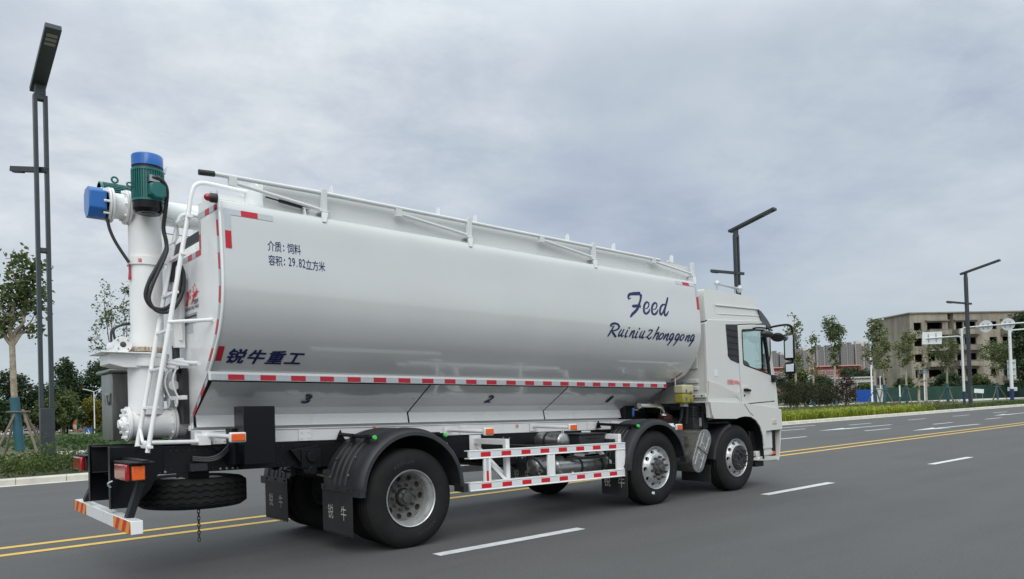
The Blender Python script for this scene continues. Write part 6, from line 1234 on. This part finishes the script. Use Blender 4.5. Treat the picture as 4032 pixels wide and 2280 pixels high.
for y in (-2.05, -3.85):
    mb = MB(); mb.cyl((0.09, y, 7.36), (0.12, y, 7.36), 0.57, 32); d = mb.build('round_sign', SIGNB, g)
    m2 = MB(); [m2.b2((0.03, y+q-0.03, 7.1), (0.09, y+q+0.03, 7.62)) for q in (-0.2, 0.2)]; m2.build('bracket', STEEL, d)
mb = MB(); mb.box((0.10, 2.70, 6.66), (0.04, 1.80, 1.22), Matrix.Rotation(0.06, 3, 'X')); sb = mb.build('square_sign', mat('sign_white', (0.95, 0.96, 0.96), 0.25), g)
m2 = MB(); [m2.b2((0.03, 2.7+q-0.03, 6.25), (0.09, 2.7+q+0.03, 7.1)) for q in (-0.4, 0.3)]; m2.build('bracket', STEEL, sb)
g = gantry('sign_gantry', 'thick white gantry pole at the right edge with a tall panel strapped to it', (98.5, 20.7, 0.1), 8.6, 0.19, 1.35)
mb = MB(); mb.tube(catmull([(0, -0.05, 7.9), (0, -0.3, 8.3), (0, -1.0, 8.36), (0, -9.0, 8.30)], 5), 0.085, 10); mb.build('sign_arm', POLEW, g)
mb = MB(); mb.b2((0.22, -0.45, 2.6), (0.25, 0.45, 4.85)); pn = mb.build('panel', SIGNB, g)
m2 = MB(); [m2.b2((0.10, -0.40, z-0.03), (0.22, 0.40, z+0.03)) for z in (2.95, 3.75, 4.5)]; m2.build('strap', STEEL, pn)
mb = MB(); mb.b2((0.2, -0.5, 1.1), (0.23, 0.5, 1.55)); mb.build('small_sign', POLEW, g)
root = empty('notice_board', (108.8, 27.4, 0.1)); tag(root, 'small tilted white board in front of the green hoarding', 'board')
mb = MB(); mb.box((0, 0, 1.2), (0.05, 1.15, 0.55), Matrix.Rotation(0.1, 3, 'X')); mb.build('board', POLEW, root)
mb = MB(); [mb.cyl((0.05, q, -0.1), (0.05, q, 1.0), 0.025, 8) for q in (-0.4, 0.4)]; mb.build('leg', STEEL, root)

def ped_light(label, loc, hh, hide=False):
    root = empty('traffic_light', loc); tag(root, label, 'traffic light', 'crossing lights on the right')
    mb = MB(); mb.cyl((0, 0, 0.7), (0, 0, hh), 0.085, 12); mb.build('pole', POLEW, root)
    mb = MB(); mb.cyl((0, 0, -0.1), (0, 0, 0.75), 0.095, 12); mb.build('blue_base', DKBLUE, root)
    return root
BLK = mat('signal_black', (0.012, 0.012, 0.014), 0.5)
p = ped_light('pedestrian light with two black heads above the grey cabinet', (98.6, 36.0, 0.1), 3.6)
mb = MB(); mb.b2((-0.15, -0.62, 2.45), (0.2, -0.12, 3.45)); hd = mb.build('signal_head', BLK, p, bevel=0.03)
m2 = MB(); [m2.lathe([(0.13, 0), (0.15, 0.16)], (0.0, -0.62, z), (0, -1, 0), 12) for z in (2.72, 3.15)]; m2.build('visor', BLK, hd)
mb = MB(); mb.b2((-0.15, 0.14, 2.45), (0.2, 0.36, 3.45)); mb.build('signal_head', BLK, p, bevel=0.03)
p = ped_light('pedestrian light with a single black head in front of the gable wall', (100.5, 34.3, 0.1), 2.45)
mb = MB(); mb.b2((-0.15, -0.22, 2.35), (0.2, 0.24, 3.2)); hd = mb.build('signal_head', BLK, p, bevel=0.03)
m2 = MB(); [m2.lathe([(0.13, 0), (0.15, 0.16)], (-0.15, 0.0, z), (-1, 0, 0), 12) for z in (2.58, 2.98)]; m2.build('visor', BLK, hd)
root = empty('street_name_post', (97.7, 30.1, 0.1)); tag(root, 'slim white post with a small blue name plate beside the bare trunk', 'sign')
mb = MB(); mb.cyl((0, 0, -0.1), (0, 0, 3.5), 0.09, 12); mb.build('pole', POLEW, root)
mb = MB(); mb.b2((-0.04, -0.4, 3.65), (0.04, 0.55, 4.05)); mb.build('name_plate', mat('sign_blue', (0.02, 0.11, 0.30), 0.4), root); mb = MB(); mb.cyl((0, 0, 3.5), (0, 0, 4.05), 0.05, 8); mb.build('bracket', POLEW, root)
root = empty('lamp_pole', (97.65, 36.75, 0.1)); tag(root, 'tall white lamp pole in front of the left end of the concrete building', 'street lamp')
mb = MB(); mb.lathe([(0.13, -0.1), (0.075, 10.3)], (0, 0, 0), (0, 0, 1), 12, cap=(True, True)); mb.build('pole', POLEW, root)
mb = MB(); mb.tube(catmull([(0, 0, 10.2), (0.05, -0.1, 10.6), (0.6, -0.9, 11.2)], 5), 0.05, 8); mb.box((0.85, -1.25, 11.3), (0.5, 0.55, 0.1), Matrix.Rotation(-0.95, 3, 'Z')); mb.build('lamp_arm', POLEW, root)
root = empty('utility_cabinet', (92.3, 33.5, 0.1), rad(-43)); tag(root, 'pale grey utility cabinet between the staked trees', 'cabinet')
mb = MB(); mb.b2((-0.54, -0.35, -0.05), (0.54, 0.35, 1.85)); cbm = mat('cabinet_grey', (0.46, 0.48, 0.48), 0.5, var=0.05, vs=2); mb.build('body', cbm, root, bevel=0.02)
mb = MB(); mb.b2((-0.60, -0.40, 1.85), (0.60, 0.40, 1.93)); mb.build('lid', cbm, root, bevel=0.02)
mb = MB(); [mb.b2((a, -0.372, 0.12), (a+0.47, -0.352, 1.75)) for a in (-0.5, 0.03)]; mb.build('door', cbm, root, bevel=0.008)
root = empty('site_panel', (117.1, 46.5, 0.1), rad(-41)); tag(root, 'bright blue site panel left of the grey cabinet', 'site panel')
mb = MB(); P = []
for i in range(41): x = -1.3+2.6*i/40; P.append((x, 0.03*math.sin(x*26), 0))
mb.grid([[(x, y, z) for x, y, _ in P] for z in (-0.1, 1.95)]); mb.build('sheet', mat('site_blue', (0.012, 0.085, 0.40), 0.4, var=0.08, vs=2), root)
mb = MB(); [mb.b2((x-0.03, 0.05, -0.1), (x+0.03, 0.11, 1.98)) for x in (-1.25, 0, 1.25)]; mb.build('post', STEEL, root)
# green hoarding, cloth on posts
def hoarding():
    a, b = Vector((106.0, 39.3, 0.1)), Vector((152.0, 17.6, 0.1)); L = (b-a).length
    root = empty('hoarding', a, math.atan2(b.y-a.y, b.x-a.x)); tag(root, 'long dark green mesh hoarding below the concrete building', 'hoarding')
    rng = random.Random(4); mb = MB(); n = int(L/0.25)
    prof = [(i*L/n, 0.05*math.sin(i*0.9)+0.03*rng.gauss(0, 1)) for i in range(n+1)]
    mb.grid([[(x, y*(0.4+0.6*q), z+(0.04*math.sin(x*0.8) if q else 0)) for x, y in prof] for z, q in ((-0.1, 0), (0.5, 1), (1.1, .6), (1.6, 1), (2.05, .3))])
    mb.build('cloth', mat('green_mesh', (0.005, 0.032, 0.021), 0.75, var=0.35, vs=0.8, bump=0.3, bs=5, col2=(0.010, 0.055, 0.036)), root, sharp=60)
    for i in range(int(L/3.0)+1):
        m2 = MB(); m2.cyl((i*3.0, 0.1, -0.1), (i*3.0, 0.1, 2.1), 0.03, 8); m2.build('post', STEEL, root)
hoarding()

# =================================================================== BUILDINGS ON THE RIGHT
CONC = mat('raw_concrete', (0.185, 0.160, 0.125), 0.9, col2=(0.40, 0.36, 0.295), vs=0.55, stretch=(1, 1, 0.3), bump=0.3, bs=4, detail=8)
CONCD = mat('stained_concrete', (0.19, 0.165, 0.135), 0.9, col2=(0.33, 0.295, 0.245), vs=0.3, bump=0.3, bs=4, detail=7)
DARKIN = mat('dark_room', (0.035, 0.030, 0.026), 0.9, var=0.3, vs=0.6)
def concrete_building():
    C0 = Vector((138.8, 47.5, 0.0)); e1 = Vector((19.55, -12.67, 0)).normalized()      # front towards the right
    root = empty('concrete_building', C0, math.atan2(e1.y, e1.x)); tag(root, 'unfinished grey concrete apartment block with empty window openings', 'building')
    H = 15.75; LEN = 46.0; DEP = 11.5
    tops = [14.1, 11.2, 8.3, 5.4, 2.5]
    def band(mb, u0, u1, y, wins, z0=-0.3, z1=H, th=0.25):     # wall strip with openings (u0,u1,z0,z1)
        holes = [[(a, y, c), (b, y, c), (b, y, d), (a, y, d)] for a, b, c, d in wins]
        mb.prism([(u0, y, z0), (u1, y, z0), (u1, y, z1), (u0, y, z1)], (0, th, 0), holes=holes)
    bays = []; u = 0.0
    mb = MB(); rooms = []; balc = []
    for k, off in enumerate((0.0, 15.2, 30.4)):
        wA = [(off+0.75, off+2.3, t-1.45, t) for t in tops]; wB = [(off+3.4, off+6.5, t-1.45, t) for t in tops]
        wC = [(off+9.2, off+10.6, t-1.45, t) for t in tops]+[(off+10.9, off+13.2, t-1.45, t) for t in tops]
        band(mb, off, off+7.55, 0, wA+wB); band(mb, off+8.75, off+15.2, 0, wC)
        mb.b2((off+7.35, 0.25, -0.3), (off+7.6, 1.6, H)); mb.b2((off+8.7, 0.25, -0.3), (off+8.95, 1.6, H)); mb.b2((off+7.35, 1.6, -0.3), (off+8.95, 1.8, H))
        balc += [(off+3.1, off+7.45, t) for t in tops[:4]]+[(off+8.8, off+13.5, t) for t in tops[:4]]
    mb.b2((0.0, 0.25, -0.3), (0.25, DEP, H-0.002)); mb.b2((LEN-0.65, 0.25, -0.3), (LEN-0.4, DEP, H-0.002)); mb.b2((0.25, DEP-0.25, -0.3), (LEN-0.65, DEP, H-0.002))
    mb.build('wall', CONC, root, sharp=25)
    m2 = MB(); m2.b2((-0.25, -0.3, H), (LEN-0.2, DEP+0.2, H+0.22)); m2.build('roof', CONCD, root)
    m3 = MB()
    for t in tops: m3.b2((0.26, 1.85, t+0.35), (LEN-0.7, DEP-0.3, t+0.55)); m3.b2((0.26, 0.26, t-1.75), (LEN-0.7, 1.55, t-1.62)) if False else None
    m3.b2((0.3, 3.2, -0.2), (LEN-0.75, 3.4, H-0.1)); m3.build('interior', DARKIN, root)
    for a, b, t in balc:
        m4 = MB(); z = t-1.45
        m4.b2((a, -1.15, z-0.95), (b, -0.02, z-0.80)); m4.b2((a, -1.17, z-0.80), (b, -1.05, z+0.02)); m4.b2((a, -1.05, z-0.80), (a+0.12, -0.02, z)); m4.b2((b-0.12, -1.05, z-0.80), (b, -0.02, z)); m4.b2((a-0.06, -1.23, z+0.02), (b+0.06, -0.98, z+0.10))
        m4.build('balcony', CONC, root)
    for a, b, t in balc:
        m5 = MB(); m5.b2((a-0.1, -0.5, t+0.22), (b+0.1, -0.02, t+0.40)); m5.build('canopy', CONCD, root)
    rng = random.Random(2)
    for a, b, t in balc:
        if rng.random() < 0.6:
            m6 = MB(); q = a+rng.uniform(1.8, 2.6); m6.b2((q, 0.30, t-1.6), (q+1.1, 0.40, t+0.1)); m6.build('partition', CONC, root)
concrete_building()
PINK = mat('pink_render', (0.36, 0.135, 0.125), 0.8, var=0.12, vs=0.25)
ORNG = mat('orange_roof', (0.36, 0.125, 0.095), 0.75, var=0.1, vs=0.5)
PALE = mat('pale_trim', (0.55, 0.53, 0.50), 0.7, var=0.06, vs=0.5)
def red_flats():
    a, b = Vector((378, 231.2, -3)), Vector((431, 186.4, -3)); e = (b-a).normalized(); L = (b-a).length
    root = empty('red_apartment_block', a, math.atan2(e.y, e.x)); tag(root, 'long pinkish red apartment block with orange roofs beyond the white hall', 'building')
    mb = MB(); n = 5; w = L/n
    for i in range(n): mb.b2((i*w+0.4, 0 if i % 2 else 0.8, -2), ((i+1)*w-0.4, 11, 18.9)); 
    mb.b2((0, 1.6, -2), (L, 11.5, 18.3)); mb.build('wall', PINK, root)
    for i in range(n):
        if i == 2: continue
        m = MB(); x0, x1 = i*w+0.2, (i+1)*w-1.2
        m.b2((x0+0.8, 1.5, 18.9), (x1-0.8, 9, 20.6)); m.build('attic', PINK, root)
        m = MB(); m.prism([(x0, -0.6, 20.6), (x0, 10, 20.6), (x0, 6.5, 21.4), (x0, 5.0, 21.4)], (x1-x0, 0, 0)); m.build('roof', ORNG, root)
    gl = mat('dark_window', (0.06, 0.07, 0.08), 0.25, var=0.3, vs=0.4)
    for r in range(7):
        z = -0.6+2.75*r
        for i in range(n):
            for q in (0.9, 5.4):
                x0 = i*w+q+0.5; y = (0 if i % 2 else 0.8); m = MB(); m.b2((x0, y-0.35, z+0.7), (x0+3.4, y-0.01, z+2.3)); wd = m.build('window', PALE, root)
                m = MB(); [m.b2((x0+0.12+j*0.82, y-0.40, z+0.95), (x0+0.12+j*0.82+0.62, y-0.36, z+2.15)) for j in range(4)]; m.build('pane', gl, wd)
red_flats()
def facade(name, wall, c1, win, sx, sz, pil=0.0):
    """tower skin: floors and bays as a brick-like grid in object space"""
    m = bpy.data.materials.new(name); m.use_nodes = True; nt = m.node_tree; b = nt.nodes['Principled BSDF']; N = nt.nodes.new; L = nt.links.new
    tc = N('ShaderNodeTexCoord'); sp = N('ShaderNodeSeparateXYZ'); L(tc.outputs['Object'], sp.inputs[0])
    def saw(o, per, a, bb):
        d = N('ShaderNodeMath'); d.operation = 'DIVIDE'; L(o, d.inputs[0]); d.inputs[1].default_value = per
        f = N('ShaderNodeMath'); f.operation = 'FRACT'; L(d.outputs[0], f.inputs[0])
        g1 = N('ShaderNodeMath'); g1.operation = 'GREATER_THAN'; L(f.outputs[0], g1.inputs[0]); g1.inputs[1].default_value = a
        g2 = N('ShaderNodeMath'); g2.operation = 'LESS_THAN'; L(f.outputs[0], g2.inputs[0]); g2.inputs[1].default_value = bb
        q = N('ShaderNodeMath'); q.operation = 'MULTIPLY'; L(g1.outputs[0], q.inputs[0]); L(g2.outputs[0], q.inputs[1]); return q.outputs[0]
    wx = saw(sp.outputs[0], sx, 0.22, 0.80); wz = saw(sp.outputs[2], sz, 0.30, 0.80); px = saw(sp.outputs[0], sx*4, 0.02, 0.20)
    q = N('ShaderNodeMath'); q.operation = 'MULTIPLY'; L(wx, q.inputs[0]); L(wz, q.inputs[1])
    m1 = N('ShaderNodeMix'); m1.data_type = 'RGBA'; L(px, m1.inputs[0]); m1.inputs[6].default_value = (*wall, 1); m1.inputs[7].default_value = (*c1, 1)
    inv = N('ShaderNodeMath'); inv.operation = 'MULTIPLY_ADD'; L(px, inv.inputs[0]); inv.inputs[1].default_value = -1; inv.inputs[2].default_value = 1
    q2 = N('ShaderNodeMath'); q2.operation = 'MULTIPLY'; L(q.outputs[0], q2.inputs[0]); L(inv.outputs[0], q2.inputs[1])
    m2 = N('ShaderNodeMix'); m2.data_type = 'RGBA'; L(q2.outputs[0], m2.inputs[0]); L(m1.outputs[2], m2.inputs[6]); m2.inputs[7].default_value = (*win, 1)
    L(m2.outputs[2], b.inputs['Base Color']); b.inputs['Roughness'].default_value = 0.7
    return m
TOWA = facade('tower_skin', (0.235, 0.205, 0.205), (0.43, 0.37, 0.32), (0.125, 0.125, 0.14), 4.2, 3.0)
TOWB = facade('grey_tower_skin', (0.20, 0.19, 0.20), (0.33, 0.30, 0.28), (0.12, 0.122, 0.135), 3.6, 3.0)
def tower(label, px, py, w, h, m, seed):
    root = empty('apartment_tower', (px, py, -5), math.atan2(-0.66, 0.75)); tag(root, label, 'tower block', 'apartment towers on the horizon')
    mb = MB(); mb.b2((-w/2, 0, 0), (-w*0.12, 16, h)); mb.b2((-w*0.12, 2.5, 0), (w*0.12, 15, h-4)); mb.b2((w*0.12, 0, 0), (w/2, 16, h)); mb.build('body', m, root)
    mb = MB(); mb.b2((-w*0.42, 2, h), (-w*0.18, 12, h+5)); mb.b2((w*0.16, 2, h), (w*0.40, 12, h+4)); mb.b2((-w*.12, 4, h-4), (w*.12, 13, h+2)); mb.build('roof', PALE if seed % 2 else m, root)
def tw(label, ax, ay, bx, by, h, m, s): tower(label, (ax+bx)/2, (ay+by)/2, math.hypot(bx-ax, by-ay), h+1, m, s)
tw('rightmost and tallest tower, beside the concrete building', 1299.5, 588.9, 1321, 570, 93, TOWA, 1)
tw('grey tower right of the widest topped tree', 1280.0, 605.4, 1297, 591, 92, TOWB, 2)
tw('tower directly behind the widest topped tree', 1262, 621, 1277, 608, 84, TOWA, 3)
tw('tower left of the widest topped tree', 1247, 633.5, 1268, 615.6, 88, TOWB, 4)
tw('tower behind the two tufts of the broken topped tree', 1229, 650, 1246, 635, 84, TOWA, 5)
tw('tower just right of the narrow pale barked tree', 1214, 662, 1228, 650, 85, TOWB, 6)
tw('low looking tower right of the truck mirrors', 1199, 676, 1212, 664, 78, TOWA, 7)
tw('leftmost tower, seen between the truck windscreen and mirrors', 1180, 692, 1196, 677, 81, TOWB, 8)
HALLW = mat('white_cladding', (0.60, 0.61, 0.61), 0.6, var=0.06, vs=0.6)
def hall():
    a, b = Vector((157, 78.2, 0)), Vector((171, 66.2, 0)); e = (b-a).normalized(); L = (b-a).length
    root = empty('white_hall', a, math.atan2(e.y, e.x)); tag(root, 'low white hall with stepped eaves left of the concrete building', 'building')
    mb = MB(); mb.b2((0.3, 0.6, -0.3), (L, 12, 4.0)); mb.build('wall', HALLW, root)
    mb = MB(); mb.b2((-0.2, 0.0, 4.0), (L+0.4, 12.6, 4.45)); mb.b2((0, 0.3, 4.45), (L+0.2, 12.3, 5.0)); mb.b2((-0.3, -0.2, 5.0), (L+0.5, 12.8, 5.3)); mb.build('roof', HALLW, root)
    mb = MB(); mb.prism([(-3.5, -0.2, 5.3), (3.6, -0.2, 5.3), (1.0, -0.2, 6.6), (-0.4, -0.2, 6.6)], (0, 9, 0)); mb.build('gable', HALLW, root)
    gl = mat('shaded_glass', (0.05, 0.055, 0.06), 0.2)
    for i in range(6):
        m = MB(); x = 8.2+i*1.7; m.b2((x, 0.56, 0.3), (x+1.35, 0.62, 2.6)); m.build('window', gl, root)
    for i in range(5):
        m = MB(); x = 8.0+i*2.2; m.cyl((x, -0.1, -0.2), (x, -0.1, 4.0), 0.12, 10); m.build('column', HALLW, root)
hall()

# =================================================================== CAR PARK ON THE LEFT
CARW = mat('car_white', (0.72, 0.73, 0.74), 0.25, coat=0.6); CARG = mat('car_glass', (0.02, 0.024, 0.028), 0.08); 
def car(label, loc, rz, paint):
    root = empty('parked_car', loc, rz); tag(root, label, 'car', 'cars in the car park on the left')
    side = [(-2.2, 0.35), (-2.22, 0.75), (-2.1, 1.0), (-1.85, 1.55), (-1.2, 1.66), (0.2, 1.62), (1.0, 1.08), (1.9, 0.92), (2.2, 0.7), (2.2, 0.35)]
    mb = MB(); rows = []
    for y, k in ((-0.88, 0.0), (-0.90, 0.0), (-0.70, 1), (0.70, 1), (0.90, 0), (0.88, 0)):
        rows.append([(x*(0.97 if k else 1), (y if z < 1.05 or k == 0 else y), z if k or z < 1.05 else z-0.04) for x, z in side])
    mb.grid(rows); n = len(side)
    mb.prism([(x, -0.88, z) for x, z in side], (0, 0.02, 0)); mb.prism([(x, 0.86, z) for x, z in side], (0, 0.02, 0)); mb.build('body', paint, root, bevel=0.05)
    mb = MB()
    for s in (-1, 1): mb.prism([(-1.75, s*0.905, 1.05), (-1.62, s*0.90, 1.46), (-0.3, s*0.90, 1.50), (0.15, s*0.90, 1.47), (0.75, s*0.905, 1.05)], (0, s*0.008, 0))
    mb.quad((0.35, -0.66, 1.60), (1.02, -0.70, 1.12), (1.02, 0.70, 1.12), (0.35, 0.66, 1.60)); mb.quad((-1.90, -0.62, 1.52), (-2.12, -0.66, 1.08), (-2.12, 0.66, 1.08), (-1.90, 0.62, 1.52)); mb.build('window', CARG, root)
    for x in (-1.35, 1.35):
        for s in (-1, 1):
            m = MB(); m.lathe([(0.1, -0.1), (0.31, -0.1), (0.33, 0), (0.31, 0.1), (0.2, 0.1), (0.18, 0.06), (0.05, 0.06)], (x, s*0.80, 0.33), (0, s, 0), 18); m.build('wheel', RUBB, root)
    mb = MB(); [mb.b2((2.10, s*0.62-0.15, 0.68), (2.21, s*0.62+0.15, 0.84)) for s in (-1, 1)]; mb.build('headlight', GLASS, root)
car('white parked car clear of the lamp post on its right', (36.6, 246.0, terrain_z(36.6, 246)), rad(-35), CARW)
car('white parked car half hidden by the lamp post', (31.2, 249.5, terrain_z(31, 249)), rad(-52), CARW)
car('pale silver parked car between the tree stakes', (26.0, 229.5, terrain_z(26, 229)), rad(-20), mat('car_silver', (0.42, 0.44, 0.46), 0.3, 0.5))
car('white parked car left of the blue tree wrap', (21.5, 233, terrain_z(21, 233)), rad(-48), CARW)
def twin_lamp(label, loc, rz):
    root = empty('twin_arm_lamp', loc, rz); tag(root, label, 'street lamp', 'white twin arm lamps on the left')
    mb = MB(); mb.lathe([(0.13, -0.9), (0.08, 7.9)], (0, 0, 0), (0, 0, 1), 10, cap=(True, True)); mb.build('pole', POLEW, root)
    for s in (-1, 1):
        m = MB(); m.tube(catmull([(0, 0, 7.8), (s*0.25, 0, 8.0), (s*1.2, 0, 8.25)], 4), 0.055, 8); a = m.build('lamp_arm', POLEW, root)
        m = MB(); m.prism([(s*1.15, -0.13, 8.22), (s*2.25, -0.10, 8.46), (s*2.25, 0.10, 8.46), (s*1.15, 0.13, 8.22)], (0, 0, 0.09)); m.build('lamp_head', POLEW, a, bevel=0.03)
twin_lamp('white twin arm lamp standing left of the steel cabinet', (22.7, 133.2, -0.93), rad(-41)); bpy.data.objects['twin_arm_lamp'].scale = (0.85, 0.85, 0.85)
twin_lamp('white twin arm lamp whose head shows at the left picture edge', (10.5, 163.0, -1.6), rad(-41))
def crossing_sign():
    root = empty('crossing_sign', (14.15, 92.0, terrain_z(14, 92)), rad(-41)); tag(root, 'blue square pedestrian crossing sign in front of the car park', 'sign')
    mb = MB(); mb.cyl((0, 0, -0.1), (0, 0, 0.9), 0.035, 8); mb.build('pole', POLEW, root)
    mb = MB(); mb.b2((-0.42, -0.05, 0.02+0.15), (0.42, -0.01, 0.86+0.15)); bd = mb.build('board', mat('crossing_blue', (0.015, 0.10, 0.46), 0.4), root, bevel=0.01)
    mb = MB(); mb.prism([(-0.31, -0.056, 0.28), (0.31, -0.056, 0.28), (0, -0.056, 0.86)], (0, 0.005, 0)); t = mb.build('triangle', mat('sign_face_white', (0.8, 0.8, 0.8), 0.4), bd)
    mb = MB(); q = -0.062
    mb.cyl((0.0, q, 0.68), (0.0, q+0.004, 0.68), 0.045, 12)
    for A in ([(-.04, .62), (.05, .62), (.04, .47), (-.05, .47)], [(-.05, .47), (0.0, .47), (-.09, .31), (-.13, .31)], [(0.0, .47), (.04, .47), (.11, .31), (.07, .31)], [(-.04, .62), (-.04, .56), (-.12, .48), (-.13, .51)], [(.05, .62), (.12, .50), (.10, .47), (.05, .56)]):
        mb.prism([(x, q, z) for x, z in A], (0, 0.004, 0))
    mb.build('walking_figure', mat('sign_black', (0.01, 0.01, 0.012), 0.5), t)
crossing_sign()
root = empty('closed_parasol', (21.45, 140.9, terrain_z(21, 141)), 0); tag(root, 'closed green parasol near the white parked car', 'parasol')
mb = MB(); mb.cyl((0, 0, -0.1), (0, 0, 3.2), 0.04, 8); mb.build('pole', STEEL, root)
mb = MB(); mb.lathe([(0.20, 0.9), (0.30, 1.2), (0.24, 2.0), (0.12, 2.8), (0.02, 3.25)], (0, 0, 0), (0, 0, 1), 9, cap=(True, True)); mb.build('canopy', mat('parasol_green', (0.012, 0.085, 0.040), 0.8), root)
root = empty('feather_flag', (20.75, 138.8, terrain_z(21, 139)), rad(-41)); tag(root, 'orange and white feather flag left of the closed green parasol', 'flag')
mb = MB(); mb.cyl((0.28, 0, -0.1), (0.28, 0, 2.6), 0.02, 8); mb.build('pole', STEEL, root)
mb = MB(); mb.prism([(0.26, 0, 0.55), (-0.2, 0, 0.7), (-0.42, 0, 1.5), (-0.25, 0, 2.3), (0.1, 0, 2.65), (0.26, 0, 2.6)], (0, 0.02, 0)); mb.build('cloth', mat('flag_white', (0.62, 0.55, 0.48), 0.8), root)
mb = MB(); mb.prism([(0.26, -0.008, 0.55), (-0.2, -0.008, 0.7), (-0.34, -0.008, 1.1), (0.26, -0.008, 1.0)], (0, 0.006, 0)); mb.prism([(0.26, -0.008, 1.7), (-0.38, -0.008, 1.9), (-0.25, -0.008, 2.3), (0.1, -0.008, 2.65), (0.26, -0.008, 2.6)], (0, 0.006, 0)); mb.build('orange_band', mat('flag_orange', (0.60, 0.14, 0.03), 0.8), root)
def wall(label, name, a, b, h, m, posts=None):
    a, b = Vector(a), Vector(b); root = empty(name, a, math.atan2(b.y-a.y, b.x-a.x)); L = (b-a).length; tag(root, label, 'wall')
    mb = MB(); mb.b2((0, -0.15, -2), (L, 0.15, h)); mb.build('wall', m, root); mb = MB(); mb.b2((-0.05, -0.2, h), (L+0.05, 0.2, h+0.15)); mb.build('coping', m, root)
wall('dark red brick wall behind the round bush', 'brick_wall', (31.0, 178.8, -1.9), (44, 167.5, -1.9), 2.9, mat('dark_red_brick', (0.075, 0.030, 0.028), 0.9, var=0.25, vs=1.2))
wall('faded pink wall behind the white parked car', 'rendered_wall', (22, 262, -2.9), (46, 240, -2.9), 3.6, mat('faded_pink', (0.20, 0.12, 0.12), 0.9, var=0.15, vs=0.5))
